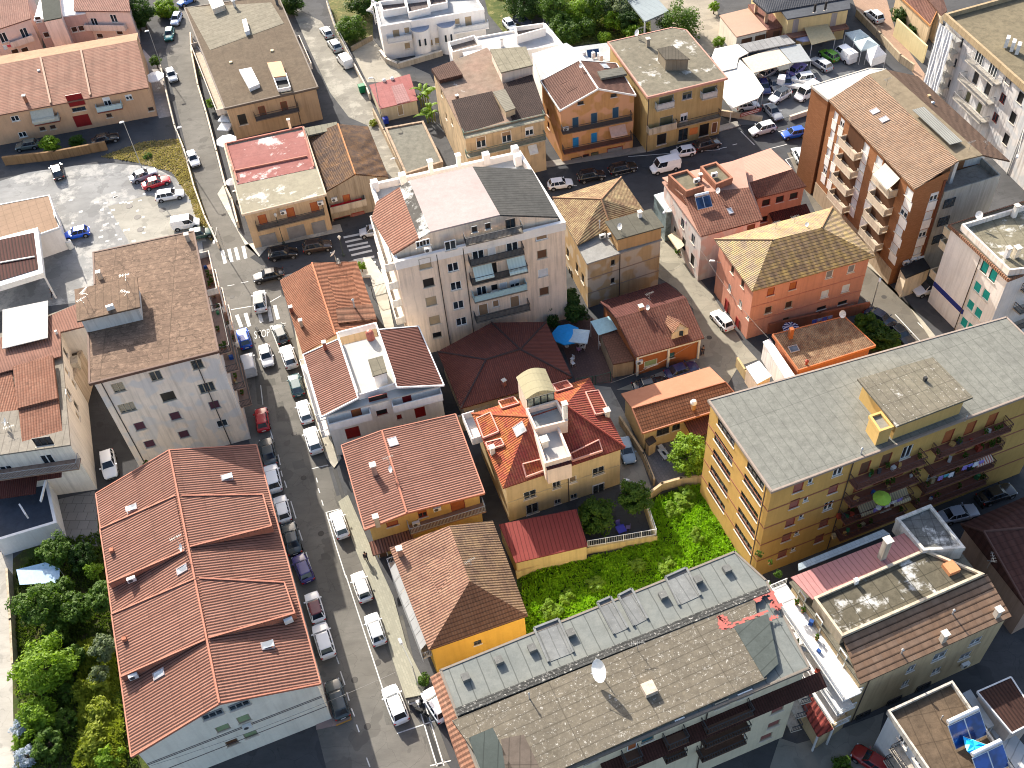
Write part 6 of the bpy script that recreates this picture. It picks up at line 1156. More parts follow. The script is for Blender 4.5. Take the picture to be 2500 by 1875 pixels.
# yellow hip house
Y=B('house','yellow house with a faded clay pyramid roof and white side awnings by the pavement',7.0,[(32,1150,1402),(32,2040,1167),(43,138,345),(42,1490,642)],plaster((.75,.48,.1),.15),ov=.3,cat='house')
ap=(42,1842,48,9.3); rb_=(32,1668,1212,9.0)
HC=tiles((.45,.21,.13),(.52,.27,.18),per=.3,row=.38,groove=.2,rowdark=.35,lichen=(.4,.26,.16),lam=.15)
Y.roof(HC,[('P',0),rb_,ap,('P',3)],[[0,1,2,3]],.2,trim=(plain((.5,.27,.17)),False)); Y.roof(tiles((.25,.14,.085),(.3,.18,.11),per=.3,row=.38,groove=.2,rowdark=.35,lichen=(.3,.2,.1),lam=.2),[rb_,('P',1),('P',2),ap],[[0,1,2,3]],.2,name='roof_east',trim=(plain((.45,.4,.34)),False)); Y.roof(tiles((.28,.12,.06),(.33,.16,.09),per=.3,row=.4,groove=.2,rowdark=.8),[ap,('P',2),('P',3)],[[0,1,2]],.2,name='roof_front')
Y.win(2,[(42,1910,578)],.8,.8,'g:x:D'); Y.chimney((32,1245,1460),.5,1.0,plaster((.5,.3,.22))); Y.antenna((32,1850,1560),1.2,30)
for zz in(3.2,): Y.balc(3,('u',1),('u',17),.9,'bars',plaster((.5,.45,.38)),plain((.6,.6,.6)),z=zz)
AWW=flatroof((.6,.6,.58),seam=(1.6,0),sd=.3,dark=.03)
a_,d_,n_,L_=Y.fac(3); M=MB()
for j_ in range(6):
    u0=1+j_*(L_-2)/6; u1=u0+(L_-2)/6-.05
    for (v0,za,v1,zb) in((.05,6.3,.95,5.2),(.95,5.2,1.0,2.6)): M.face([a_+d_*u1+n_*v0+Vector((0,0,za)),a_+d_*u0+n_*v0+Vector((0,0,za)),a_+d_*u0+n_*v1+Vector((0,0,zb)),a_+d_*u1+n_*v1+Vector((0,0,zb))],[(u1,0),(u0,0),(u0,1),(u1,1)])
Y.part(M,'side_awning',AWW)
# villa behind the car yard
vy=B('villa','cream and grey villa with a dark tiled roof behind the car yard',5.8,[(0,1625,-60),(0,1830,-75),(53,2080,115),(53,1230,255)],plaster((.6,.52,.3),.2),ov=.3,cat='villa'); vy.flat(flatroof((.12,.13,.15),seam=(0,0)),.25)
vy.roof(tiles((.12,.13,.16),(.15,.16,.19),per=.3,row=.4),[G((0,1640,-60),7.6),G((0,1820,-70),7.6),G((53,2060,-30),6.0),G((53,960,170),6.0),G((53,760,0),6.2)],[[0,1,2,3,4]],.3)
for u_ in(.22,.86): q=vy.fac(2); strip(vy,2,q[3]*u_-.5,q[3]*u_+.5,.1,5.3,plaster((.25,.25,.27)),'grey_pilaster')
vy.win(2,[(53,1600,105),(53,1745,75)],.4,1.4,'hole:x:D'); vy.balc(2,(53,1250,335),(53,2100,195),1.6,'solid',plaster((.25,.14,.11)),plaster((.3,.17,.13)),z=2.7,hr=.15)
vl=B('garage','low block with a pink-beige railed roof terrace and brown wooden shutters beside the car yard',3.6,[(53,312,205),(53,700,110),(53,962,398),(53,545,497)],plaster((.6,.6,.55),.2),ov=.1,cat='garage'); vl.flat(flatroof((.66,.42,.3),(.6,.4,.3),seam=(0,0),dark=.08),.2); vl.grid(2,[.15,.4,.65,.88],[1.7],2.0,2.2,('s:brown:D',))
vm=B('garage','covered brown tiled veranda block between the pink terrace and the villa',3.2,[(53,700,60),(53,1100,20),(53,1220,350),(53,965,402)],plaster((.35,.18,.12),.2),ov=.05,cat='veranda'); vm.flat(pavers((.24,.11,.09),.4,.4),.2); vm.grid(2,[.5],[1.6],1.2,2,('s:brown:D',))
for a_,c_ in(((53,800,170),0),((53,935,300),0)): q=G(a_,3.2); M=MB(); M.box((q.x,q.y,3.2),(.5,.5,2.8)); vm.part(M,'veranda_post',plaster((.55,.42,.32)))

# ---------------------------------------------------------------- ground, roads, pavements
M=MB(); M.face([(-1500,-400,-.02),(1500,-400,-.02),(1500,2500,-.02),(-1500,2500,-.02)]); structure('ground',M,asphalt((.072,.073,.076),seed=1))  # base asphalt darkened, shade between buildings painted into the colour
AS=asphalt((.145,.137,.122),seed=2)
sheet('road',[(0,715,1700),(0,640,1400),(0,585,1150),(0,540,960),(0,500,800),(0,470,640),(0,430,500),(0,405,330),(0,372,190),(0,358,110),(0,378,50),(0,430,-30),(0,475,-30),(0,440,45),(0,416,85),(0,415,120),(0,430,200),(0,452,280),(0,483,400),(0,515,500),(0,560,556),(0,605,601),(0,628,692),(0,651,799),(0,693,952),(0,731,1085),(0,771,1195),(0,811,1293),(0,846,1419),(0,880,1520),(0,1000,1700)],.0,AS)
sheet('road',[(0,540,556),(0,578,534),(0,728,502),(0,1181,363),(0,1407,328),(0,1557,283),(0,1659,266),(0,1734,250),(0,1860,222),(0,1880,262),(0,1745,335),(0,1640,385),(0,1450,432),(0,1330,450),(0,1000,540),(0,786,586),(0,606,601)],.004,asphalt((.058,.06,.064),seed=3))  # cross street: darker asphalt with the street's shade painted in
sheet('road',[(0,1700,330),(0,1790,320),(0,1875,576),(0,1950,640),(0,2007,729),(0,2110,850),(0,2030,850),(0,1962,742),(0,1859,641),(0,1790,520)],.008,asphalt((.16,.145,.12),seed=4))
CON=asphalt((.23,.23,.225),seed=5,patch=.1,light=(.38,.37,.345))
sheet('station_forecourt',[(0,-60,410),(0,60,372),(0,160,358),(0,235,352),(0,330,360),(0,400,395),(0,432,470),(0,440,560),(0,200,650),(0,-60,680)],.0,CON)
sheet('forecourt_island',[(21,930,120),(21,1280,20),(21,1640,90),(21,1780,420),(21,1130,460)],.004,asphalt((.3,.285,.245),seed=6,patch=.1))
sheet('patio',[(11,1230,420),(11,1400,600),(11,1440,850),(11,1480,1000),(11,1370,1020),(11,1290,760)],.012,pavers((.4,.37,.36),.5,.5,.8))
sheet('dry_grass_strip',[(11,870,1350),(11,1200,1230),(11,1560,1190),(11,1640,1420),(11,1700,1640),(21,1790,230),(21,1830,430),(21,1720,330),(21,1640,60),(11,1480,1480),(11,1180,1400)],.006,ground((.22,.16,.07),(.09,.08,.035),(.3,.24,.13),sc=.6))
sheet('lane',[(12,300,60),(12,560,180),(12,860,600),(12,960,800),(12,1080,1100),(12,1270,1520),(12,1130,1540),(12,960,1080),(12,800,1010),(12,640,800),(12,450,400)],.0,asphalt((.25,.235,.2),seed=7,light=(.36,.34,.29)))
sheet('villa_yard',[(12,830,450),(12,1000,330),(12,1120,470),(12,1500,640),(12,1560,760),(12,1380,700),(12,960,710)],.004,asphalt((.36,.33,.27),seed=8,patch=.1))
sheet('garden_soil',[(12,600,-60),(12,1000,-60),(12,1010,330),(12,830,440),(12,700,250)],.002,ground((.07,.09,.03),(.16,.14,.06),(.28,.24,.1)))
sheet('garden_soil',[(12,1960,-60),(13,1180,-60),(13,1200,300),(13,860,360),(13,480,400),(13,260,100),(12,2150,300),(12,2000,120)],.002,ground((.1,.11,.035),(.05,.07,.02),(.26,.22,.1),sc=.35))
sheet('concrete_yard',[(13,1180,-60),(13,1720,-60),(13,1830,300),(13,1700,500),(13,1500,260),(13,1380,200)],.004,asphalt((.3,.265,.21),seed=9,patch=.15))
sheet('car_yard',[(0,1550,190),(0,1640,110),(0,1830,80),(0,1990,200),(0,1780,225),(0,1660,268),(0,1600,270)],.01,asphalt((.14,.145,.15),seed=10))
sheet('paved_lane',[(0,1820,-60),(0,1900,-60),(0,1935,70),(0,2005,170),(0,2000,190),(0,1940,120),(0,1880,60),(0,1850,20)],.006,pavers((.42,.28,.2),.5,.25,.8))
sheet('side_lane',[(23,1250,330),(23,1330,380),(23,1530,640),(23,1720,870),(23,1990,1300),(23,2115,1440),(23,1950,1500),(23,1850,1670),(23,1250,1700),(23,900,1700),(23,1640,1400),(23,1560,1000),(23,1420,830),(23,1200,690)],.006,asphalt((.27,.25,.2),seed=11,patch=.35))
sheet('villa_lane',[(33,700,0),(33,850,20),(33,1000,300),(33,1200,880),(33,1150,960),(33,930,900),(33,880,450)],.01,asphalt((.24,.23,.2),seed=12))
sheet('courtyard',[(33,1150,500),(33,1480,340),(33,1720,300),(33,1660,800),(33,1450,830),(33,1280,880),(33,1180,700)],.012,pavers((.2,.2,.22),.4,.4,.7))
sheet('terrace_yard',[(23,150,1130),(23,700,1080),(23,880,1480),(23,860,1640),(23,560,1659),(23,380,1180)],.01,pavers((.16,.1,.09),.35,.35,.7))
sheet('field',[(0,1115,1245),(0,1420,1168),(0,1390,1080),(0,1510,1040),(0,1610,1230),(0,1560,1260),(0,1200,1400),(0,1130,1400)],.004,ground((.045,.085,.015),(.03,.06,.01),(.12,.15,.03)))
sheet('garden_soil',[(0,25,1210),(0,110,1140),(0,215,1120),(0,330,1700),(0,20,1700)],.004,ground((.04,.06,.015),(.06,.05,.025),(.1,.12,.02)))
sheet('side_path',[(0,-80,1200),(0,28,1190),(0,26,1420),(0,32,1700),(0,-80,1700)],.008,asphalt((.36,.34,.3),seed=13,patch=.2))
sheet('alley',[(31,680,0),(31,860,0),(31,1190,640),(31,1150,800),(31,830,920)],.012,asphalt((.05,.05,.052),seed=14))  # alley shade painted in as a darker asphalt colour
sheet('rear_yard',[(0,120,1080),(0,205,1060),(0,215,1180),(0,150,1180)],.008,pavers((.3,.28,.26),1.2,1.2,.4))
sheet('side_yard',[(44,250,1450),(44,430,1400),(44,1000,1180),(44,930,1500),(44,1000,1700),(44,0,1700),(44,100,1400)],.008,asphalt((.24,.23,.2),seed=15))
PV=pavers((.4,.39,.31),.5,.25,.8)
slab('pavement',[(0,731,1085),(0,752,1070),(0,800,1180),(0,850,1290),(0,880,1400),(0,920,1478),(0,912,1502),(0,876,1509),(0,846,1419),(0,811,1293),(0,771,1195)],.12,PV)
slab('pavement',[(0,628,660),(0,640,655),(0,672,797),(0,712,950),(0,738,990),(0,722,1012),(0,705,990),(0,690,952),(0,651,799)],.12,asphalt((.42,.39,.32),seed=16))
slab('pavement',[(42,520,1330),(42,530,930),(42,600,920),(42,690,1150),(42,805,1195),(42,822,1240),(42,692,1296)],.1,asphalt((.3,.22,.2),seed=17))
slab('pavement',[(0,470,420),(0,483,400),(0,515,500),(0,560,556),(0,578,534),(0,740,500),(0,735,485),(0,530,530)],.12,asphalt((.42,.4,.35),seed=18,light=(.6,.58,.52)))
slab('pavement',[(0,604,604),(0,612,596),(0,800,556),(0,830,600),(0,850,700),(0,860,740),(0,842,745),(0,800,600),(0,612,608)],.12,asphalt((.5,.47,.4),seed=19,patch=.1))
slab('pavement',[(0,1860,560),(0,1880,570),(0,1990,690),(0,2035,745),(0,2020,760),(0,2007,729),(0,1950,640),(0,1875,577)],.12,asphalt((.4,.37,.3),seed=20))
slab('pavement',[(0,1181,362),(0,1407,327),(0,1600,272),(0,1592,262),(0,1400,315),(0,1178,350)],.12,asphalt((.3,.28,.25),seed=21))
M=MB(); WH=asphalt((.62,.62,.6),seed=22,patch=.5)
for a,b in(((21,1915,500),(21,1942,612)),((21,1972,487),(21,1998,600)),((21,2028,475),(21,2056,582)),((21,2095,462),(21,2118,570)),((21,2040,1055),(21,2080,1160)),((21,2115,1040),(21,2150,1155)),((22,20,1010),(22,50,1120)),((22,108,985),(22,132,1110)),((22,160,972),(22,192,1095))): stripe(M,a,b,.5,.016)
for a,b in(((22,755,388),(22,915,355)),((22,770,428),(22,952,388)),((22,785,465),(22,965,430)),((22,800,500),(22,985,460)),((22,822,542),(22,1000,500)),((22,842,586),(22,1020,552)),((22,860,628),(22,1032,600)),((22,880,668),(22,1050,645)),((22,930,705),(22,1062,682))): stripe(M,a,b,.45,.016)
for a,b in(((42,692,700),(42,715,762)),((42,727,825),(42,767,942)),((42,782,1005),(42,804,1080)),((42,822,1145),(42,850,1215)),((42,866,1285),(42,890,1350)),((42,952,1570),(42,982,1650)),((32,40,0),(32,60,170)),((32,120,380),(32,150,480)),((32,190,600),(32,210,690)),((32,215,740),(32,228,790)),((32,245,825),(32,265,885)),((32,300,1000),(32,345,1150)),((32,370,1250),(32,400,1340)),((32,430,1440),(32,500,1659))): stripe(M,a,b,.12,.016)
for a,b in(((32,605,1100),(32,690,1390)),((32,690,1390),(32,775,1659)),((42,775,0),(42,880,325)),((42,880,325),(42,1092,978)),((32,600,1100),(32,720,1068)),((32,480,722),(32,620,690)),((42,1215,1362),(42,1650,1215)),((42,1390,1090),(42,1560,1645)),((42,1445,1070),(42,1620,1640)),((42,1500,1640),(42,1680,1595)),((22,120,1150),(22,210,1380)),((22,120,1150),(22,260,1125)),((21,1990,1010),(21,2200,975)),((22,120,945),(22,215,890)),((32,520,800),(32,530,840)),((32,535,890),(32,550,930)),((32,565,990),(32,580,1040)),((21,1960,805),(21,2020,795)),((21,2075,780),(21,2140,768)),((24,1095,1050),(24,1310,1280)),((24,1010,760),(24,1130,880)),((24,840,925),(24,870,960)),((14,90,1135),(14,150,1120)),((14,20,1280),(14,160,1245)),((13,1780,1283),(13,1850,1268)),((13,1900,1250),(13,1940,1240)),((14,150,1375),(14,230,1350)),((14,150,1375),(14,200,1440)),((14,230,1350),(14,290,1420)),((13,300,1610),(13,560,1600)),((13,860,1520),(13,1075,1470)),((13,1000,1350),(13,1790,1290)),((13,1970,1130),(13,2090,1250)),((24,860,620),(24,1150,890)),((24,1290,1120),(24,1440,1270))): stripe(M,a,b,.12,.016)
o=structure('road_markings',M,WH)
M=MB(); rr=random.Random(11)
for i in range(26):
    t_=rr.random(); x_=560+t_*330+rr.uniform(-45,70); y_=720+t_*900; q=G((0,x_,y_),0); a_=R(105+rr.uniform(-6,6)); L_=rr.uniform(.5,3.0); w_=rr.uniform(.3,.9)
    d_=Vector((math.cos(a_),math.sin(a_),0)); n_=Vector((-d_.y,d_.x,0)); z_=Vector((0,0,.009)); pts=[q-d_*L_-n_*w_,q+d_*L_*rr.uniform(.8,1.2)-n_*w_*.9,q+d_*L_+n_*w_,q-d_*L_*rr.uniform(.7,1)+n_*w_*rr.uniform(.7,1.1)]; M.face([p+z_+Vector((0,0,.0001*i)) for p in pts])
structure('road_patches',M,asphalt((.12,.115,.103),seed=25))
M=MB()
for p in((32,330,420),(32,410,800),(42,850,900),(42,960,1300),(22,60,640),(32,560,1280),(21,2000,900),(42,1050,750),(24,1000,900),(23,1700,1250),(13,1500,1400)): q=G(p,0); M.lathe([(.36,.0),(.36,.012),(.34,.014)],tuple(q),14)
structure('manhole_covers',M,plain((.06,.055,.05)))
M=MB(); stripe(M,(42,690,1297),(42,822,1243),.14,.106); stripe(M,(42,822,1243),(42,805,1190),.1,.106); structure('kerb_marking',M,plain((.6,.3,.05)))
tc=bpy.data.curves.new('stop','FONT'); tc.body='STOP'; tc.size=2.0; tc.align_x='CENTER'; tc.align_y='CENTER'; to=bpy.data.objects.new('tmp',tc); COL.objects.link(to); bpy.context.view_layer.update()
me=bpy.data.meshes.new_from_object(to.evaluated_get(bpy.context.evaluated_depsgraph_get())); bpy.data.objects.remove(to); me.materials.clear(); me.materials.append(WH); q=G((0,566,722),0); so_=bpy.data.objects.new('stop_marking',me); COL.objects.link(so_); so_.location=(q.x,q.y,.018); so_.rotation_euler[2]=R(8); so_.scale=(.45,1.05,1); so_['kind']='structure'
M=MB()
for a,b in(((42,1400,1090),(42,1590,1640)),((32,672,718),(32,755,975))):
    A_,B_=G(a),G(b); M.bar(A_+Vector((0,0,.004)),B_+Vector((0,0,.004)),.45,.01)
structure('drain_channel',M,plain((.03,.03,.03)))
M=MB()
for i in range(34):
    q=G((21,random.uniform(550,1250),random.uniform(0,440)),0); M.box((q.x,q.y,.0),(random.uniform(.3,.7),random.uniform(.3,.5),.012),R(15))
structure('forecourt_patches',M,plain((.6,.59,.56)))
M=MB()
for p in((21,1115,118),(21,1185,212),(21,1210,320),(21,1400,150)): q=G(p,0); M.lathe([(.55,.0),(.55,.03),(.5,.035)],tuple(q),16)
structure('manhole_covers',M,plain((.12,.11,.1)))
# boundary walls and fences
GW=plaster((.5,.48,.43),.5); DW=plaster((.3,.26,.2),.6)
wallrun('boundary_wall','thin concrete wall with a rail along the left of the upper road',[(11,1395,590),(11,1440,800),(11,1520,1130),(11,1600,1330),(11,1690,1659),(21,1780,250),(21,1890,480)],1.3,.22,GW)
wallrun('boundary_wall','pale wall along the right of the curving upper road',[(11,1655,330),(11,1665,500),(11,1720,780),(11,1790,1010),(11,1880,1350),(11,1960,1659),(21,2010,100),(21,2060,300)],1.2,.25,plaster((.55,.52,.45),.4))
wallrun('boundary_wall','concrete wall topped by a wire fence beside the back lane',[(12,620,60),(12,700,300),(12,850,590),(12,960,800),(12,985,860)],1.3,.25,GW)
fence('wire_fence','wire fence on the back lane wall',[(12,620,60),(12,700,300),(12,850,590)],1.0,plain((.3,.3,.3)),base=1.3,bars=.5)
wallrun('boundary_wall','weathered wall below the banana plant beside the garage',[(12,1020,1000),(12,1110,1180),(12,1270,1520)],1.4,.25,plaster((.4,.34,.26),.6))
wallrun('boundary_wall','brown hedge-topped wall between the peach row and the parking lot',[(11,60,1420),(11,500,1370),(11,920,1290)],1.6,.4,plaster((.3,.2,.11),.6))
wallrun('retaining_wall','curved dark retaining wall in front of the modernist villa',[(12,1080,480),(12,1130,545),(12,1230,590),(12,1600,480)],1.0,.35,plaster((.4,.38,.34),.5),cap=plaster((.6,.58,.52)))
wallrun('garden_wall','low black-capped wall beside the round tree',[(12,830,440),(12,1000,345)],.9,.3,DW)
wallrun('boundary_wall','sunlit pale yellow wall along the pink paved lane',[(14,1085,310),(14,1330,540)],3.2,.3,plaster((.62,.58,.36),.15))
wallrun('boundary_wall','low wall between the car yard and the pink paved lane',[(14,760,140),(14,960,345),(14,1130,530),(14,1240,610)],1.3,.3,plaster((.42,.37,.28),.5))
wallrun('boundary_wall','low stone wall between the car yard and the cross street',[(53,350,1560),(53,870,1640)],1.0,.35,plaster((.5,.45,.36),.4))
wallrun('boundary_wall','low kerb wall at the car yard entrance',[(53,1270,1620),(53,1540,1530)],.8,.4,plaster((.55,.52,.46),.3))
fence('wire_fence','tall green wire fence beside the orchard',[(13,270,200),(13,400,430),(13,480,560)],1.8,plain((.3,.35,.33)),bars=.5)
wallrun('garden_wall','field-side wall beside the orange villa roof lane',[(33,930,330),(33,1130,640),(33,1220,860)],1.3,.25,plaster((.42,.36,.26),.5))
fence('fence','dark green gate and fence across the terrace yard',[(23,560,1680),(23,720,1659),(23,850,1625)],1.7,plain((.04,.09,.07)),bars=.15)
fence('fence','dark iron gate panels in front of the courtyard',[(33,1130,650),(33,1210,860)],1.5,plain((.05,.05,.05)),bars=.15)
wallrun('garden_wall','garden edge wall along the left side path',[(41,100,0),(41,130,430),(41,150,800)],1.4,.25,plaster((.4,.37,.3),.6))
wallrun('garden_wall','terracotta coloured wall between the brown-tiled house and the pink house yard',[(24,0,1215),(24,430,1120),(24,850,1030)],1.8,.25,plaster((.45,.17,.1),.3))
wallrun('garden_wall','yellowish lane wall beside the white-roofed garage',[(23,1935,1500),(23,2000,1600),(23,2060,1680)],1.6,.25,plaster((.55,.45,.26),.3))
fence('gate','wrought iron double gate between the orange-roofed house and the tall cream block',[(22,1010,905),(22,1135,870)],2.0,plain((.08,.08,.07)),bars=.18,cat='gate')
fence('gate','open iron gate on the pink paved lane',[(14,925,330),(14,975,345)],2.4,plain((.25,.2,.15)),bars=.2,cat='gate')
# ---------------------------------------------------------------- cars
PROF={ # L,W, belt z, roof z, hood x, windshield base, roof front, roof rear, rear glass base (fractions from the front)
 'hatch':(3.9,1.68,.92,1.47,.9,.27,.42,.86,.95),'city':(3.5,1.6,.95,1.5,.9,.23,.38,.88,.97),'suv':(4.3,1.82,1.05,1.64,1.0,.27,.41,.87,.96),
 'sedan':(4.5,1.78,.93,1.44,.9,.29,.43,.74,.87),'wagon':(4.5,1.78,.93,1.48,.9,.28,.41,.88,.96),'van':(4.2,1.8,1.15,1.85,1.05,.19,.31,.97,.995),'bigvan':(4.6,1.9,1.3,2.1,1.1,.15,.26,.98,.995)}
CAR={}
def car_parts(kind,colr,roofc=None):
    key=(kind,colr,roofc)
    if key in CAR: return CAR[key]
    L,W,zb,zr,_h,w0,r0,r1,g1=PROF[kind]; X=lambda f:L/2-L*f; hw=W/2
    st=[(0,.60,.30,.62,.58),(.02,.80,.24,.70,.66),(.07,.93,.2,.78,.74),(.15,.99,.2,.84,.80),(w0,1.0,.2,zb,zb-.03),(r0,1.0,.2,zb+.02,zb),(.6,1.0,.2,zb+.02,zb),(r1,.985,.2,zb+.01,zb-.01),(g1-.005,.95,.22,zb,zb-.02),(.985,.86,.26,zb-.06,zb-.12),(1.0,.74,.32,zb-.16,zb-.22)]
    if kind in('van','bigvan'): st[7:]=[(r1-.1,1.0,.2,zb+.02,zb),(.97,.97,.22,zb,zb),(.995,.93,.24,zb,zb),(1.0,.9,.3,zb-.05,zb-.05)]
    V=[];Fc=[]
    for f,wf,zl,zt,zs in st:
        w=hw*wf; V+=[(X(f),0,zl),(X(f),w*.9,zl),(X(f),w,zl+.14),(X(f),w*1.0,(zl+zs)/2+.08),(X(f),w*.97,zs),(X(f),w*.82,zt),(X(f),w*.45,zt+.025),(X(f),0,zt+.035)]
    n=8
    for i in range(len(st)-1):
        for j in range(n-1): a=i*n+j; Fc.append((a,a+1,a+n+1,a+n))
    Fc.append(tuple(range(n))[::-1]); Fc.append(tuple(range((len(st)-1)*n,len(st)*n)))
    nv=len(V); V2=V+[(x,-y_,z) for x,y_,z in V]; F2=Fc+[tuple(nv+k for k in f[::-1]) for f in Fc]
    def mk(name,V_,F_,mat,sub=1,smooth=True):
        me=bpy.data.meshes.new(name); me.from_pydata(V_,[],F_); me.materials.append(mat)
        bm=bmesh.new(); bm.from_mesh(me); bmesh.ops.remove_doubles(bm,verts=bm.verts,dist=.002); bmesh.ops.recalc_face_normals(bm,faces=bm.faces)
        bm.to_mesh(me); bm.free()
        if sub:
            o=bpy.data.objects.new('t',me); COL.objects.link(o); md=o.modifiers.new('s','SUBSURF'); md.levels=sub; md.render_levels=sub
            bpy.context.view_layer.update(); me2=bpy.data.meshes.new_from_object(o.evaluated_get(bpy.context.evaluated_depsgraph_get())); me2.name=name; bpy.data.objects.remove(o); me=me2
        if smooth:
            for p in me.polygons: p.use_smooth=True
        return me
    paint=carpaint(colr); body=mk('car_body',V2,F2,paint)
    # greenhouse glass and roof
    def ring(z,wk,a,b,k=1.0): return [(X(a),hw*wk*k,z),(X(b),hw*wk*k,z),(X(b),-hw*wk*k,z),(X(a),-hw*wk*k,z)]
    zb2=zb-.02; lo=[(X(w0+.01),hw*.76,zb2),(X(w0+.1),hw*.86,zb2),(X(r1+.02),hw*.86,zb2),(X(g1-.01),hw*.74,zb2)]; hi=[(X(r0),hw*.62,zr-.05),(X(r0+.05),hw*.69,zr-.04),(X(r1-.03),hw*.69,zr-.04),(X(r1),hw*.62,zr-.05)]
    if kind in('van','bigvan'): lo=[(X(w0+.01),hw*.82,zb2),(X(w0+.08),hw*.93,zb2),(X(.97),hw*.95,zb2),(X(.99),hw*.9,zb2)]; hi=[(X(r0),hw*.76,zr-.05),(X(r0+.04),hw*.84,zr-.04),(X(.95),hw*.86,zr-.04),(X(.97),hw*.82,zr-.05)]
    mir=lambda q:[(x,-y_,z) for x,y_,z in q[::-1]]
    lo8=lo+mir(lo); hi8=hi+mir(hi); Vg=lo8+hi8; Fg=[(i,(i+1)%8,8+(i+1)%8,8+i) for i in range(8)]+[tuple(range(8,16))]
    gl=mk('glass',Vg,Fg,glass((.02,.03,.045),.04),0,False)
    # roof panel slightly above + pillars
    rp=[(x,y_*1.02,z+.012) for x,y_,z in hi8]; cx=sum(q[0] for q in rp)/8; top=[(cx+(x-cx)*.86,y_*.86,zr+.0) for x,y_,z in rp]
    Vr=rp+top; Fr=[(i,(i+1)%8,8+(i+1)%8,8+i) for i in range(8)]+[tuple(range(8,16))]
    roof=mk('car_roof',Vr,Fr,carpaint(roofc) if roofc else paint,0,False)
    P=MB()
    def pil(a,b,w=.07):
        a=Vector(a)+Vector((0,math.copysign(.012,a[1]),.0));b=Vector(b)+Vector((0,math.copysign(.012,b[1]),0)); P.tube(a,b,w/2,4)
    solid_rear=kind in('bigvan','van')
    for s in(1,-1):
        f=lambda q:(q[0],q[1]*s,q[2])
        pil(f(lo[0]),f(hi[0]),.09); pil(f(lo[3]),f(hi[3]),.12 if not solid_rear else .2)
        m=lambda q,r,t:tuple(q[k]+(r[k]-q[k])*t for k in range(3))
        pil(f(m(lo[1],lo[2],.36)),f(m(hi[1],hi[2],.36)),.08); pil(f(m(lo[1],lo[2],.78)),f(m(hi[1],hi[2],.82)),.1)
        if solid_rear:
            a0,a1,b1,b0=f(m(lo[1],lo[2],.36)),f(lo[2]),f(hi[2]),f(m(hi[1],hi[2],.36)); e=Vector((0,s*.02,0)); P.face([Vector(a0)+e,Vector(a1)+e,Vector(b1)+e,Vector(b0)+e])
    if solid_rear: a0,a1,b1,b0=lo[3],(lo[3][0],-lo[3][1],lo[3][2]),(hi[3][0],-hi[3][1],hi[3][2]),hi[3]; e=Vector((-.02,0,0)); P.face([Vector(q)+e for q in(a0,a1,b1,b0)])
    pl=P.mesh('pillars',paint)
    bits=[]
    tm=plain((.012,.012,.012),.8); rm=plain((.45,.45,.46),.3,.5,.6)
    ty=MB(); ty.tube((0,-.11,0),(0,.11,0),.32,18); ri=MB(); ri.tube((0,.09,0),(0,.125,0),.2,12); ri2=MB(); ri2.tube((0,-.09,0),(0,-.125,0),.2,12)
    ar=MB(); ar.tube((0,-.012,0),(0,.012,0),.39,18)
    whe=(ty.mesh('tyre',tm),ri.mesh('rim',rm),ri2.mesh('rim',rm),ar.mesh('arch',plain((.015,.015,.015),.9)))
    hl=MB(); hl.box((0,0,0),(.16,.36,.13)); tl=MB(); tl.box((0,0,0),(.1,.26,.2)); mi=MB(); mi.box((0,0,0),(.12,.2,.13)); pt=MB(); pt.box((0,0,0),(.02,.5,.11)); bu=MB(); bu.box((0,0,0),(.1,W*.55,.16))
    CAR[key]=dict(L=L,W=W,zb=zb,X=X,body=body,gl=gl,roof=roof,pl=pl,wh=whe,hl=hl.mesh('headlight',lens((.75,.78,.8))),tl=tl.mesh('tail_light',lens((.35,.01,.01))),mi=mi.mesh('mirror',paint),pt=pt.mesh('number_plate',plain((.7,.7,.7),.4)),bu=bu.mesh('grille',plain((.02,.02,.02),.5)))
    return CAR[key]
def car(kind,colr,rear,front,label,roofc=None,group='parked cars',name='car',cat=None,z=0.0,bed=False):
    c=car_parts(kind,colr,roofc); A=G(rear,.45);B_=G(front,.45); d=B_-A; d.z=0; m=(A+B_)/2; ang=math.atan2(d.y,d.x)
    nm={'van':'van','bigvan':'van'}.get(kind,name)
    r=empty(nm,(m.x,m.y,z),label,cat or nm,group,ang); X=c['X']
    b=link('body',c['body'],r); link('windows',c['gl'],r); link('roof',c['roof'],r); link('pillars',c['pl'],b)
    ty,ri,ri2,ar=c['wh']
    for fx in(.17,.81):
        for s in(1,-1):
            w=link('wheel',ty,r,(X(fx),s*(c['W']/2-.11),.32)); link('rim',ri if s>0 else ri2,w,None); link('wheel_arch',ar,b,(X(fx),s*(c['W']/2-.002),.36))
    for s in(1,-1):
        link('headlight',c['hl'],r,(X(.045),s*c['W']*.33,.56)); link('tail_light',c['tl'],r,(X(.985),s*c['W']*.38,c['zb']-.36)); link('mirror',c['mi'],r,(X(.32),s*(c['W']/2+.06),c['zb']+.02))
    link('number_plate',c['pt'],r,(X(1.0)-.01,0,.55)); link('grille',c['bu'],r,(X(.012),0,.36)); return r
Wh=(.8,.8,.8);Sv=(.42,.44,.46);Bk=(.012,.013,.016);Dg=(.035,.05,.055);Rd=(.4,.01,.02);Bl=(.01,.08,.45);Nv=(.01,.015,.09);Gr=(.12,.35,.03);Tl=(.01,.2,.2);Gy=(.12,.125,.13);Br=(.05,.035,.03);LB=(.3,.38,.45)
MS='cars parked along the main street'; XS='cars parked along the cross street'; CYD='cars in the car yard'; LT_='cars on the station lot'
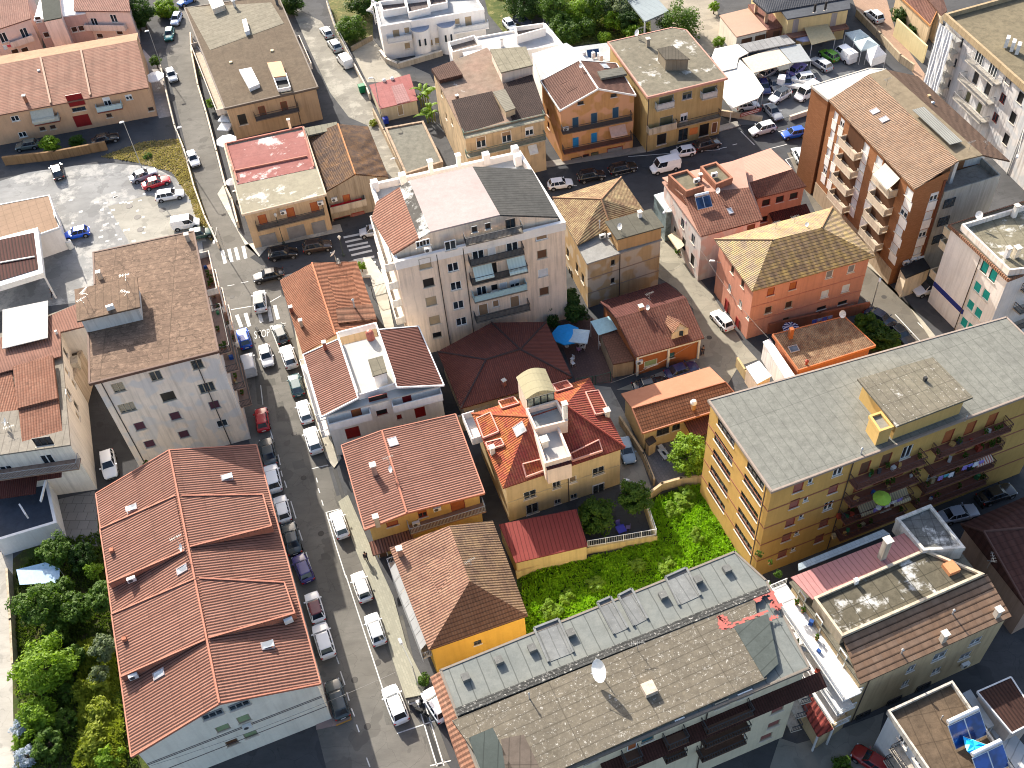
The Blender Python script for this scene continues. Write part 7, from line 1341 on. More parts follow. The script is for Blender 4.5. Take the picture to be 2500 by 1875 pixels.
for a in [
 ('hatch',Bl,(21,2130,1345),(21,2080,1180),'bright blue hatchback by the balconies of the grey block, top of the shaded parking row',MS),
 ('van',(.55,.56,.58),(21,2165,1580),(21,2130,1400),'pale grey van just below the bright blue hatchback in the shaded row',MS),
 ('hatch',Rd,(32,70,402),(32,42,205),'dark red hatchback in the shaded parking row',MS),
 ('sedan',Dg,(32,132,690),(32,82,470),'black car just below the red hatchback in the shaded row',MS),
 ('suv',Wh,(32,172,912),(32,125,708),'white car with roof bars between two shaded cars beside the long red roof',MS),
 ('hatch',Wh,(32,262,1195),(32,200,955),'white car in the shaded row directly above the dark saloon',MS),
 ('sedan',Dg,(32,340,1445),(32,282,1212),'dark saloon in the shaded row between the white car and the violet car',MS),
 ('hatch',(.04,.03,.16),(42,455,55),(32,360,1475),'dark violet-blue car in the shaded row',MS),
 ('hatch',Wh,(42,548,400),(42,475,160),'white car with a dark red roof in the shaded row',MS),
 ('suv',Wh,(42,630,705),(42,545,428),'white saloon near the lower corner of the long red roof',MS),
 ('wagon',Dg,(42,748,1215),(42,660,925),'black car alone on the brownish pad at the bottom of the shaded row',MS),
 ('hatch',Dg,(22,245,1300),(22,180,1145),'dark car by the painted STOP, top of the sunny parking row',MS),
 ('suv',Wh,(22,318,1518),(22,250,1325),'white car second from the top of the sunny row, beside the orange roof',MS),
 ('hatch',(.03,.08,.09),(32,375,105),(22,320,1565),'dark teal hatchback with red tail lights in the sunny row',MS),
 ('hatch',Wh,(32,452,338),(32,390,135),'white hatchback beside the white house with red shutters, upper one of two',MS),
 ('suv',Wh,(32,530,592),(32,460,372),'white SUV beside the white house balcony, lower one of two',MS),
 ('hatch',Wh,(32,758,1312),(32,685,1102),'white hatchback alone beside the plain dark red roof house',MS),
 ('hatch',(.7,.68,.66),(42,955,222),(32,870,1625),'white hatchback above the silver-white car near the yellow house',MS),
 ('hatch',(.62,.64,.66),(42,1078,608),(42,985,330),'silver-white car beside the white side awnings of the yellow house',MS),
 ('suv',Wh,(42,1265,1280),(42,1140,955),'large white saloon by the white scooter at the bottom of the street',MS),
 ('hatch',Wh,(22,70,1332),(22,112,1498),'white car driving down the main street beside the parked row','moving cars'),
 ('suv',(.74,.76,.78),(22,48,1035),(22,28,852),'white SUV with a dark sunroof crossing the junction','moving cars'),
 ('sedan',Bk,(22,215,695),(22,0,745),'black saloon turning at the junction corner above the orange roof','moving cars'),
 ('suv',Bk,(22,108,552),(22,362,512),'black people carrier parked in the shade below the rust-coloured shutters',XS),
 ('suv',Br,(22,412,492),(22,648,448),'dark brown people carrier parked in front of the garage shutters',XS),
 ('hatch',(.45,.47,.5),(22,1090,325),(22,915,352),'silver car nosing out beside the zebra crossing and tall cream block',XS),
 ('hatch',Wh,(13,320,1605),(13,512,1575),'white hatchback parked at the foot of the beige block',XS),
 ('suv',Bk,(13,565,1545),(13,800,1500),'black SUV parked in front of the orange building',XS),
 ('wagon',Bk,(13,850,1480),(13,1062,1430),'black car nearest the gap between the orange and ochre buildings',XS),
 ('hatch',Wh,(13,1575,1298),(13,1370,1335),'white hatchback in front of the ochre flat-roofed building',XS),
 ('suv',Br,(13,1580,1278),(13,1785,1222),'brown SUV parked behind the white hatchback by the ochre building',XS),
 ('bigvan',Wh,(13,1435,1415),(13,1198,1470),'white box van driving down the shaded cross street','moving cars'),
 ('suv',(.6,.62,.63),(14,80,1085),(13,2025,1155),'silver SUV turning out in front of the car yard','moving cars'),
 ('hatch',Bl,(14,318,1135),(14,122,1175),'vivid blue hatchback on the cross street beside the brick tower','moving cars'),
 ('hatch',(.55,.6,.6),(14,300,1400),(14,240,1290),'pale car squeezed beside the brick tower foot',XS),
 ('suv',Wh,(53,1545,1060),(53,1300,1100),'white SUV in the car yard next to the grey canopy post',CYD),
 ('sedan',(.01,.03,.12),(53,1190,1030),(53,1240,1210),'dark blue car in the car yard with a glinting windscreen',CYD),
 ('sedan',Gy,(53,1000,1065),(53,1110,1240),'black saloon in the car yard beside the canopy post',CYD),
 ('hatch',Nv,(53,880,1110),(53,950,1265),'navy car half under the white canopy of the car yard',CYD),
 ('bigvan',Wh,(53,1590,1215),(53,1385,1330),'white van parked against the brick tower in the yard corner',CYD),
 ('suv',(.6,.6,.62),(53,1240,1240),(53,1010,1375),'silver car with a black roof crossing the car yard entrance',CYD),
 ('sedan',(.3,.31,.33),(53,960,1440),(53,1105,1600),'dark-roofed grey car leaving the car yard gate',CYD),
 ('wagon',Sv,(53,1775,935),(53,1585,812),'silver estate beside the green car in the yard',CYD),
 ('hatch',Gr,(53,1895,820),(53,1690,690),'bright green hatchback in the car yard',CYD),
 ('bigvan',Wh,(53,2090,830),(53,1905,690),'white delivery van beside the green hatchback',CYD),
 ('hatch',Wh,(53,580,1450),(53,800,1420),'white car under the front edge of the white canopy',CYD),
 ('hatch',(.5,.42,.4),(53,930,1010),(53,1010,960),'pinkish car deep under the beige canopy',CYD),
 ('sedan',(.2,.16,.4),(53,1310,980),(53,1400,910),'violet-tinted car under the grey canopy',CYD),
 ('suv',(.6,.62,.64),(14,975,195),(14,850,95),'white SUV parked on the pink paved lane',CYD),
 ('hatch',(.62,.66,.7),(11,1455,590),(11,1508,720),'white-blue hatchback driving on the curving upper road','moving cars'),
 ('hatch',Tl,(11,1475,245),(11,1450,360),'teal hatchback on the upper road below two blue-white cars',XS),
 ('hatch',(.4,.5,.7),(11,1545,120),(11,1500,220),'pale blue car at the bend of the upper road, just above the teal one',XS),
 ('hatch',(.1,.25,.7),(11,1650,-10),(11,1570,30),'blue car cut by the top edge at the start of the upper road',XS),
 ('hatch',Wh,(11,1640,1312),(11,1695,1440),'white hatchback on the upper road beside the dry grass','moving cars'),
 ('suv',Bk,(11,520,1560),(11,480,1410),'black SUV with a white-glinting roof on the pale lot',LT_),
 ('sedan',(.3,.32,.36),(11,1130,1555),(11,1345,1475),'silver-grey saloon beside the dry grass, first of three side by side',LT_),
 ('sedan',(.45,.01,.02),(11,1240,1610),(11,1455,1545),'bright red saloon between the silver-grey and white cars on the lot',LT_),
 ('wagon',(.75,.76,.78),(21,1340,50),(21,1590,5),'white estate car on the lot beside the red saloon',LT_),
 ('hatch',(.01,.09,.6),(21,785,330),(21,545,385),'shiny blue hatchback by the filling station shop',LT_),
 ('van',Wh,(21,1485,295),(21,1725,255),'white van on the lot behind the weathered flat roof',LT_),
 ('hatch',(.03,.07,.06),(21,1680,370),(21,1775,350),'dark green car tucked beside the white van',LT_),
 ('hatch',(.12,.14,.12),(11,345,1240),(11,128,1275),'grey-green hatchback in the shade of the peach row by a small tree',LT_),
 ('sedan',Bk,(11,820,1225),(11,1000,1180),'black car in the shade below the red recessed entrance',LT_),
 ('hatch',(.6,.62,.62),(12,642,330),(12,575,235),'silver hatchback at the top of the back lane, first of three','cars in the back lane'),
 ('suv',(.4,.43,.43),(12,728,460),(12,632,335),'silver-green SUV in the back lane, middle of three','cars in the back lane'),
 ('van',Wh,(12,815,590),(12,720,480),'white van with a black rear door in the back lane','cars in the back lane'),
 ('hatch',(.65,.68,.72),(12,2150,180),(12,2225,265),'white car in the villa parking bay by the stepped white villa','cars at the villa'),
 ('hatch',(.05,.06,.09),(13,40,170),(13,130,205),'dark car with a glinting window beside the white car in the villa bay','cars at the villa'),
 ('suv',(.72,.74,.76),(31,920,560),(31,965,825),'white SUV parked in the dark alley beside the grey block','cars in the alley'),
 ('hatch',(.2,.3,.42),(33,950,450),(33,1025,690),'slate blue car beside the ornate red-roofed house','cars in the lane'),
 ('hatch',Wh,(23,1880,1185),(23,1740,1030),'white hatchback parked against the pink house in the side lane','cars in the lane'),
 ('sedan',(.02,.03,.1),(23,1345,1575),(23,1580,1500),'dark blue car in the shade below the dormer house','cars in the lane'),
 ('sedan',Bk,(23,1090,1680),(23,1290,1640),'black car in the shade above the orange villa roof','cars in the lane'),
 ('suv',(.68,.7,.74),(24,1450,810),(24,1310,850),'white SUV with a black roof panel in the shaded passage by the brick tower','cars by the brick tower'),
 ('sedan',(.04,.06,.1),(24,900,1050),(24,1040,1130),'dark car under the trees at the roadside bush, upper one','cars by the big bush'),
 ('sedan',(.03,.035,.04),(24,1065,1160),(24,1215,1300),'dark car beside the big bush, nearer the yellow block','cars by the big bush'),
 ('sedan',(.35,.37,.42),(34,1490,1150),(34,1790,1080),'grey saloon in the shaded gap behind the yellow block','cars behind the yellow block'),
 ('sedan',Bk,(34,1840,990),(34,2100,900),'black car nearly lost in the shade behind the yellow block','cars behind the yellow block'),
 ('hatch',(.25,.01,.01),(44,950,1640),(44,840,1570),'dark car with a red bonnet at the foot of the blue-shadowed house','cars by the corner house'),
 ('hatch',Wh,(42,1600,1200),(42,1500,1040),'white car half hidden below the salmon lean-to roof','cars by the corner house')]:
    kw={}
    if 'with a dark red roof' in a[4]: kw['roofc']=(.12,.01,.015)
    if 'black roof' in a[4] or 'dark sunroof' in a[4] or 'dark-roofed' in a[4]: kw['roofc']=(.02,.025,.03)
    car(a[0],a[1],a[2],a[3],a[4],group=a[5],**kw)
# flatbed truck in the yard
q=G((53,1330,1210),0); t_=Free('flatbed_truck',(q.x,q.y,0),'white flatbed truck with a low open bed beside the white van in the yard','truck'); a_=math.atan2(*(G((53,1280,1160),0)-G((53,1420,1240),0)).yx[:]) if False else R(-25)
M=MB(); M.box((q.x,q.y,.75),(3.6,1.9,.15),a_); t_.part(M,'load_bed',plain((.5,.48,.44))); M=MB()
for s in(1,-1): M.box((q.x-s*.95*math.sin(a_),q.y+s*.95*math.cos(a_),.9),(3.6,.06,.35),a_)
t_.part(M,'side_board',plain((.7,.7,.7))); M=MB(); M.box((q.x-2.4*math.cos(a_),q.y-2.4*math.sin(a_),.4),(1.3,1.8,1.6),a_,.85); t_.part(M,'cab',plain(Wh,.3)); M=MB()
for fx in(-2.2,1.1):
    for s in(1,-1): c_=Vector((q.x+fx*math.cos(a_)-s*.8*math.sin(a_),q.y+fx*math.sin(a_)+s*.8*math.cos(a_),.35)); e_=Vector((-math.sin(a_),math.cos(a_),0))*.12; M.tube(c_-e_,c_+e_,.35,14)
t_.part(M,'wheels',plain((.012,.012,.012),.8))
# ---------------------------------------------------------------- vegetation
LV={}
def leafmesh(n,leaf_,seed,shape='round',clumps=60):
    key=(n,leaf_,seed,shape)
    if key in LV: return LV[key]
    r=random.Random(seed); V=[];Fc=[]; cl=[]
    for _ in range(clumps):
        while True:
            p=Vector((r.uniform(-1,1),r.uniform(-1,1),r.uniform(-1,1)))
            if .35<p.length<1: break
        k=r.uniform(.62,.98); p=p.normalized()*k*(.8+.2*math.sin(p.x*5+seed)*math.cos(p.y*4)); 
        if p.z<-.55: p.z*=.5
        cl.append((p,r.uniform(.16,.3)))
    for i in range(n):
        c,cr_=cl[i%len(cl)]; d=Vector((r.gauss(0,1),r.gauss(0,1),r.gauss(0,1)+.25)).normalized(); q=c+d*cr_*r.uniform(.55,1.05)
        nn=(d+Vector((r.uniform(-.8,.8),r.uniform(-.8,.8),r.uniform(-.3,.9)))).normalized(); u=nn.orthogonal().normalized(); a=r.uniform(0,6.28); u=(u*math.cos(a)+nn.cross(u)*math.sin(a)); v=nn.cross(u); s=leaf_*r.uniform(.6,1.25)
        k=len(V); V+=[q-u*s,q-v*s*.45,q+u*s,q+v*s*.45]; Fc.append((k,k+1,k+2,k+3))
    LV[key]=(V,Fc); return LV[key]
CM={}
def crownmesh(n,leaf_,seed,mat,sz,clumps=60):
    key=(n,leaf_,seed,mat.name,clumps)
    if key not in CM:
        V,Fc=leafmesh(n,leaf_,seed,clumps=clumps); me=bpy.data.meshes.new('crown'); me.from_pydata([tuple(v) for v in V],[],Fc); me.materials.append(mat); me.update(); CM[key]=me
    return CM[key]
LD=leaf((.018,.045,.01),(.05,.1,.016)); LM=leaf((.03,.07,.01),(.09,.16,.018)); LL=leaf((.075,.15,.01),(.2,.31,.02)); LY=leaf((.13,.16,.012),(.27,.31,.03)); LG=leaf((.08,.11,.06),(.16,.2,.1)); LF=leaf((.25,.3,.4),(.4,.45,.6),sc=4.0)
BARK=plain((.1,.07,.045),.9)
def tree(p,r,h,mat,label,kind='tree',seed=1,n=5200,leaf_=.085,sq=.85,group='garden trees and shrubs',cl=70):
    q=G(p,max(h-r*sq,.3)) ; q=Vector((q.x,q.y,0)); t=Free(kind,q,label,kind if kind in('tree','bush') else kind,group)
    M=MB(); hb=h-r*sq*1.2
    if hb>.3:
        M.tube(q,q+Vector((.1,.05,max(hb,.3)+r*.3)),.09+r*.035,7,.05+r*.015)
        rr=random.Random(seed)
        for k in range(5): a=k*1.3+seed; M.tube(q+Vector((.08,.04,max(hb,.3))),q+Vector((math.cos(a)*r*.55,math.sin(a)*r*.55,h-r*sq*.8)),.05+r*.01,5,.02)
        t.part(M,'trunk',BARK)
    else: M.tube(q,q+Vector((0,0,h*.5)),.06,5,.03); t.part(M,'stem',BARK)
    o=link('crown',crownmesh(n,leaf_,seed,mat,r,cl),t.root,(0,0,h-r*sq)); o.scale=(r,r*(.92+.1*(seed%3)),r*sq); o.rotation_euler[2]=seed*1.1
    return t
T_=[((41,330,250),2.9,5.5,LM,'big dark green tree beside the blue tent cloth in the left garden'),((41,390,790),3.4,5.5,LL,'large bright green round tree in the left garden'),
((41,330,1210),2.3,3.5,LL,'yellow-green shrubby tree below the large round tree'),((41,640,290),2.0,4.0,LM,'loose green tree between the tent and the red roof'),((41,880,180),1.9,4.5,LM,'small-leaved tree against the long red roof, upper one'),
((41,900,620),1.7,3.6,LG,'grey-green slim tree against the long red roof, lower one'),((41,850,860),1.3,2.6,LG,'grey-green bush at the end of the slim trees'),((41,790,650),1.5,1.6,LY,'yellow-green bramble below the slim tree'),
((41,860,960),1.7,1.9,LY,'yellow bramble, uppermost of the long bramble strip'),((41,850,1180),1.8,2.0,LY,'yellow bramble in the middle of the long bramble strip'),((41,800,1420),1.9,2.0,LY,'yellow-green bramble low in the bramble strip'),((41,960,1560),1.7,1.8,LL,'bright green bramble at the bottom edge'),
((41,420,1450),1.8,3.0,LM,'dark bush by the bottom left edge'),((41,180,1290),1.2,2.0,LF,'pale blue flowering shrub beside the path, upper one'),((41,230,1560),1.4,1.9,LF,'blue flowering shrub at the bottom left corner'),((41,180,1420),1.1,1.5,LL,'green shrub between the two blue flowering shrubs'),
((41,600,1000),1.2,1.6,LM,'low dark shrub beside the garden shade'),((41,480,520),2.0,3.0,LM,'dark tree filling the gap above the large bright round tree'),((41,620,700),1.6,2.4,LM,'small dark tree right of the large bright round tree'),((41,520,150),1.8,3.2,LM,'green tree just right of the pale tent cloth'),((41,690,1000),1.4,1.7,LY,'yellowish shrub left of the long bramble strip'),((41,560,1250),1.5,2.0,LM,'shaded shrub between the yellow-green tree and the brambles'),
((31,470,1430),1.9,4.5,LM,'dark green tree beside the white house terrace'),((31,700,1480),1.8,3.5,LD,'very dark tree between the terrace and the red roof'),((31,800,1600),1.2,2.8,LL,'lit tree top touching the long red roof'),((31,1250,640),.9,1.5,LM,'little bush behind the ridge of the long red roof'),
((33,720,1130),2.6,4.2,LM,'rounded dark tree beside the red metal shed'),((33,1045,960),2.2,5.0,LM,'tall dark tree between the cream house and the curved wall'),((33,1540,600),2.7,5.0,LL,'bright green tree in the tiled courtyard against the yellow block'),
((23,300,960),1.9,3.6,LD,'dense hedge shrub at the foot of the tall cream block, left one'),((23,480,930),1.9,3.8,LD,'dense hedge shrub at the foot of the tall cream block, middle one'),((23,540,1040),1.7,3.4,LD,'dense hedge shrub nearest the tan house'),((23,350,1110),1.3,2.4,LD,'dark shrub touching the maroon roof'),
((24,850,1150),2.2,3.4,LM,'bushy tree behind the brown-tiled house, upper one'),((24,960,1250),2.3,3.2,LD,'dark bushy tree between the brown-tiled house and the yellow block'),((24,1050,1300),1.6,2.2,LM,'low shrub at the corner of the yellow block roof'),
((12,815,240),3.2,5.0,LM,'round tree behind the back lane fence'),((13,580,110),3.0,5.0,LL,'bright lime tree in the orchard'),((13,350,60),3.5,6.5,LM,'dark tree at the top of the orchard, leftmost'),((13,430,200),2.6,4.5,LM,'green tree at the orchard fence, upper one'),((13,480,290),2.5,4.0,LM,'green tree at the orchard fence, lower one'),
((13,720,60),3.4,6.0,LM,'broad tree right of the lime tree'),((13,900,60),3.4,6.0,LG,'grey-green olive tree beside the long shed'),((13,880,170),2.2,4.0,LL,'small light tree below the grey-green olive tree'),((13,640,250),2.4,3.2,LM,'low orchard tree nearest the white annexe'),((13,1430,190),4.6,6.5,LM,'large rounded tree behind the ochre flat roof'),((13,1050,280),1.8,3.0,LL,'small bush at the back corner of the ochre roof'),((13,800,330),1.5,2.0,LL,'low bush beside the white annexe roof'),((13,1000,170),2.4,4.5,LD,'dark tree in the shade of the long shed'),
((12,930,30),3.5,5.5,LD,'dark tree at the top edge beside the white villa'),((12,300,30),3.0,4.5,LD,'dark tree at the top edge behind the long brown roof'),((13,100,40),4.0,6.0,LD,'dark tree mass right of the white villa, left one'),((13,230,0),4.0,6.0,LD,'dark tree mass right of the white villa, right one'),
((11,1210,90),3.0,6.5,LD,'dark tree beside the pale pink building'),((11,1420,80),2.4,3.4,LL,'light shrub at the bend of the upper road'),((11,1190,190),1.8,3.4,LD,'dark shrub behind the peach row end'),((11,1340,525),1.3,2.6,LM,'small clipped round tree by the road lamp'),((11,430,1240),1.9,3.2,LL,'small green tree in front of the peach row'),((11,660,1215),1.5,1.8,LM,'low bush right of the small green tree'),((11,1270,1340),.9,.8,LM,'weed clump in the dry grass'),
((11,1830,880),1.2,2.4,LL,'bright bush beside the long brown-roofed block'),((11,1760,620),1.2,1.5,LM,'green strip shrub below the long brown-roofed block'),((22,905,630),.9,2.0,LL,'little lime tree beside the zebra crossing'),((53,300,560),1.3,2.4,LL,'small bright shrub by the pink terrace block'),((53,240,90),1.2,2.4,LL,'shrub beside the outside stair'),
((23,1420,400),1.0,1.5,LL,'potted shrub by the glazed porch'),((23,1460,480),1.1,1.5,LM,'flowering bed below the porch awning'),((14,1170,130),2.2,3.5,LD,'dark garden planting behind the yellow wall, upper one'),((14,1290,250),1.8,2.6,LD,'dark garden planting behind the yellow wall, lower one'),((44,640,1640),1.2,1.8,LM,'bush at the bottom edge near the dark car'),((42,1450,900),.8,1.0,LM,'little hedge at the corner of the yellow house'),((12,1010,1060),.8,1.1,LY,'dry weed tuft by the back lane wall'),((23,1330,60),.9,1.3,LM,'potted greenery inside the porch rail'),((56,65,565),.6,.9,LM,'clipped round shrub in a tub on the white balcony')]
for i,a in enumerate(T_):
    r_=a[1]; n_=int(min(7000,max(900,800*r_*r_+400))); lf=.2/r_ if r_>1.5 else .13/r_
    kind='tree' if a[2]>2.7 else 'bush'
    if a[4].startswith('clipped round shrub in a tub'):
        q=G(a[0],10.7); t=Free('bush',(q.x,q.y,10.6),a[4],'bush'); o=link('crown',crownmesh(900,.14,i,a[3],r_,30),t.root,(0,0,.6)); o.scale=(.5,.5,.5); continue
    tree(a[0],r_,a[2],a[3],a[4],kind,seed=i+1,n=n_,leaf_=min(lf,.2),cl=int(30+18*r_))
def frond(M,q,az,L,w,lift):
    d=Vector((math.cos(az),math.sin(az),0)); e=Vector((-d.y,d.x,0)); pts=[]; k=6
    for i in range(k+1): t=i/k; pts.append((q+d*L*t+Vector((0,0,lift*math.sin(t*2.1)-L*.25*t*t)),w*math.sin(math.pi*min(1,t*.9+.08))))
    for (a,wa),(b,wb) in zip(pts,pts[1:]): M.face([a-e*wa,b-e*wb,b+Vector((0,0,.08)),a+Vector((0,0,.08))]); M.face([a+Vector((0,0,.08)),b+Vector((0,0,.08)),b+e*wb,a+e*wa])
for j_,(p_,n_,L_,h_) in enumerate((((12,1440,800),16,2.6,3.4),((12,1500,960),12,2.2,2.6))):
    q=G(p_,h_*.8); q.z=0; t=Free('banana_plant',q,['tall banana plant with long arching leaves beside the red metal shed','smaller banana clump in front of the beige block wall'][j_],'plant'); M=MB()
    for k in range(n_): rr=random.Random(k+j_*50); frond(M,q+Vector((rr.uniform(-.6,.6),rr.uniform(-.6,.6),h_*rr.uniform(.5,.9))),rr.uniform(0,6.28),L_*rr.uniform(.6,1.1),.32,rr.uniform(.3,1.3))
    t.part(M,'fronds',LL); M=MB()
    for k in range(4): M.tube(q+Vector((.4*k-.6,.2*(k%2),0)),q+Vector((.4*k-.6,.2*(k%2),h_*.8)),.12,6); 
    t.part(M,'stem',plain((.15,.16,.06)))
# weedy field
def inpoly(x,y_,P):
    c=False
    for i in range(len(P)):
        a,b=P[i],P[i-1]
        if (a.y>y_)!=(b.y>y_) and x<(b.x-a.x)*(y_-a.y)/(b.y-a.y)+a.x: c=not c
    return c
def weeds(name,pts,n,hmin,hmax,mat,label,seed):
    P=[G(p,0) for p in pts]; x0=min(p.x for p in P);x1=max(p.x for p in P);y0=min(p.y for p in P);y1=max(p.y for p in P); r=random.Random(seed); V=[];Fc=[]; c=0
    while c<n:
        x,y_=r.uniform(x0,x1),r.uniform(y0,y1)
        if not inpoly(x,y_,P): continue
        c+=1; dens=.5+.5*math.sin(x*.9+seed)*math.sin(y_*.7+1)+.3*math.sin(x*2.3)*math.cos(y_*1.9); hh=hmin+(hmax-hmin)*max(0,min(1,dens))*r.uniform(.6,1)
        for j in range(3):
            a=r.uniform(0,6.28); d=Vector((math.cos(a),math.sin(a),0)); b=Vector((x+r.uniform(-.15,.15),y_+r.uniform(-.15,.15),0)); t=b+d*r.uniform(.15,.5)*hh*.9+Vector((0,0,hh*r.uniform(.6,1))); e=Vector((-d.y,d.x,0))*r.uniform(.05,.13); m=b+(t-b)*.55+Vector((0,0,hh*.22))
            k=len(V); V+=[b-e*.5,b+e*.5,m+e,m-e,t]; Fc+=[(k,k+1,k+2,k+3),(k+3,k+2,k+4)]
    me=bpy.data.meshes.new(name); me.from_pydata([tuple(v) for v in V],[],Fc); me.materials.append(mat); me.update(); o=link(name,me); tag(o,label,'plants',kind='stuff')
FLD=[(0,1125,1240),(0,1418,1172),(0,1398,1090),(0,1508,1050),(0,1600,1215),(0,1560,1250),(0,1200,1390),(0,1140,1390)]
weeds('weeds',FLD,9000,.25,.9,leaf((.1,.22,.006),(.28,.5,.015),sc=.8),'tall bright green weeds filling the vacant lot between the houses',3)
weeds('dry_grass',[(11,870,1350),(11,1200,1230),(11,1560,1190),(11,1640,1420),(11,1700,1640),(21,1790,230),(21,1830,430),(21,1720,330),(21,1640,60),(11,1480,1480),(11,1180,1400)],2500,.08,.3,leaf((.25,.19,.08),(.36,.3,.15)),'dry straw-coloured grass around the parking lot edge',5)
weeds('undergrowth',[(0,35,1240),(0,110,1170),(0,225,1150),(0,300,1659),(0,40,1659)],6000,.15,.7,leaf((.03,.06,.01),(.1,.15,.02)),'mixed undergrowth covering the left garden',6)
weeds('orchard_grass',[(12,1960,-40),(13,1180,-40),(13,1180,280),(13,860,340),(13,480,380),(13,280,120)],5000,.15,.6,leaf((.05,.08,.015),(.14,.17,.04)),'rough grass between the orchard trees',8)
for i,(p,s_) in enumerate([((33,1480,960),1.5),((33,1380,1080),1.2),((33,1080,1560),1.1),((33,1330,1560),1.2),((43,330,300),1.3),((43,720,80),1.2),((43,470,190),1.0),((33,1600,1300),1.1)]):
    q=G(p,.4); t=Free('bush',(q.x,q.y,0),'broad-leaved weed clump standing in the vacant lot','bush','leafy clumps in the vacant lot'); o=link('crown',crownmesh(1500,.16,60+i%3,LL,1,40),t.root,(0,0,.5)); o.scale=(s_,s_,.6)
weeds('tall_weeds',[(41,700,600),(41,960,560),(41,1040,1000),(41,1090,1659),(41,640,1659),(41,700,1300)],3500,.4,1.3,LY,'sunny yellow-green bramble strip along the long red-roofed terrace',9)
# ---------------------------------------------------------------- street furniture
def lamp(base,hd,label,h=None,style='arm',g='street lamps'):
    b=G(base,0); d=ray(hd)
    if h is None: a=(b.xy.dot(d.xy))/(d.xy.dot(d.xy)); h=CAM_H+a*d.z
    top=G(hd,h); t=Free('street_lamp',b,label,'street lamp',g); M=MB(); 
    if style=='globe':
        M.lathe([(.2,0),(.2,.25),(.08,.35),(.06,1.2),(.09,1.25),(.05,1.3),(.045,h-.5),(.1,h-.45)],tuple(b),8); t.part(M,'pole',plain((.05,.07,.06),.5)); M=MB(); M.lathe([(.08,h-.45),(.2,h-.1),(.24,h),(.12,h+.18),(.02,h+.25)],tuple(b),8); t.part(M,'lantern',plain((.7,.68,.6),.3))
    else:
        el=Vector((b.x,b.y,h-.3)); M.tube(b,el,.08,8,.05); M.tube(el,top,.04,6); t.part(M,'pole',plain((.42,.42,.4),.5,.4,.3)); dd=(top-el); dd.z=0; dd=dd.normalized() if dd.length>.05 else Vector((-1,0,0)); M=MB(); a=math.atan2(dd.y,dd.x); M.box((top.x+dd.x*.2,top.y+dd.y*.2,top.z-.05),(.75,.32,.14),a,.75); t.part(M,'lamp_head',plain((.75,.75,.73),.4))
lamp((11,1220,1440),(11,1060,1050),'tall grey lamp post in the parking lot in front of the peach row'); lamp((11,1640,1470),(11,1535,1100),'grey lamp post between the wall and the upper road near the dry grass'); lamp((11,1400,600),(11,1275,265),'grey lamp post at the small round tree on the upper road')
lamp((22,755,545),(22,718,405),'ornate lantern lamp standing in front of the zebra crossing',3.6,'globe'); lamp((22,240,440),(22,172,190),'ornate lantern lamp beside the garage shutters',5.5,'globe'); lamp((24,890,1000),(24,965,745),'dark lamp post by the street edge beside the pink house',6.0)
lamp((12,1085,1030),(12,1000,670),'pale lamp on a pole at the corner of the small red shed roof'); lamp((12,1250,1480),(12,1190,1365),'white globe lamp on the weathered wall by the garage',2.8); lamp((33,1130,980),(33,1000,820),'white bracket lamp beside the tall dark tree',3.0); lamp((42,1400,960),(42,1250,578),'white lamp head over the pavement beside the yellow house awnings',5.0); lamp((23,1790,900),(23,1740,590),'white lamp on the corner of the pink house'); lamp((21,1960,560),(21,1845,420),'lamp post at the corner of the grey block by the upper zebra crossing',6.0); lamp((23,1370,420),(23,1320,160),'utility pole with grey boxes beside the porch',7.0); lamp((14,2060,1500),(14,2150,1340),'round concrete-coloured pole between brick tower and white block',9.0)
def cable(a,b,label,sag=.8,r_=.018):
    A,C=G(a),G(b); m=(A+C)/2; t=Free('cable',m,label,'cable','overhead cables'); M=MB(); k=14; pts=[A+(C-A)*(i/k)-Vector((0,0,sag*4*(i/k)*(1-i/k))) for i in range(k+1)]
    for p,q in zip(pts,pts[1:]): M.tube(p,q,r_,4)
    t.part(M,'wire',plain((.25,.24,.22)))
cable((41,1300,1640,7.0),(42,1200,835,5.0),'thin cable crossing the street from the long red-roofed terrace'); cable((33,0,600,3.5),(23,1680,1220,4),'pair of pale cables over the lane below the dormer house') if False else cable((23,850,1640,4),(23,1680,1225,4),'pale cable over the lane in front of the dormer house'); cable((23,1620,480,7),(23,2206,1250,6),'cable hanging in front of the pink house wall'); cable((23,1250,650,6),(23,1480,610,5),'dark cable over the side lane by the tan house',.9)
# bins, tanks, furniture
def bin_(p,c,label,s=1.0):
    q=G(p,.5); q.z=0; t=Free('waste_bin',q,label,'bin'); M=MB(); M.box((q.x,q.y,.12),(.75*s,.65*s,.95*s),.3,1.12); t.part(M,'bin_body',plain(c,.5)); M=MB(); M.box((q.x,q.y,1.08*s),(.9*s,.8*s,.1),.3,.9); t.part(M,'bin_lid',plain(mul(c,.9),.4)); M=MB(); M.tube((q.x-.3,q.y-.36*s,.1),(q.x+.3,q.y-.3*s,.1),.1,8); t.part(M,'bin_wheels',plain((.02,.02,.02)))
bin_((22,1488,1310),(.75,.55,.02),'yellow wheelie bin at the foot of the tall cream block, left one'); bin_((22,1528,1300),(.75,.55,.02),'yellow wheelie bin at the foot of the tall cream block, right one'); bin_((12,915,775),(.01,.2,.08),'green waste bin beside the small red shed',1.3); bin_((12,1120,1045),(.02,.05,.4),'dark blue bin behind the small red shed')
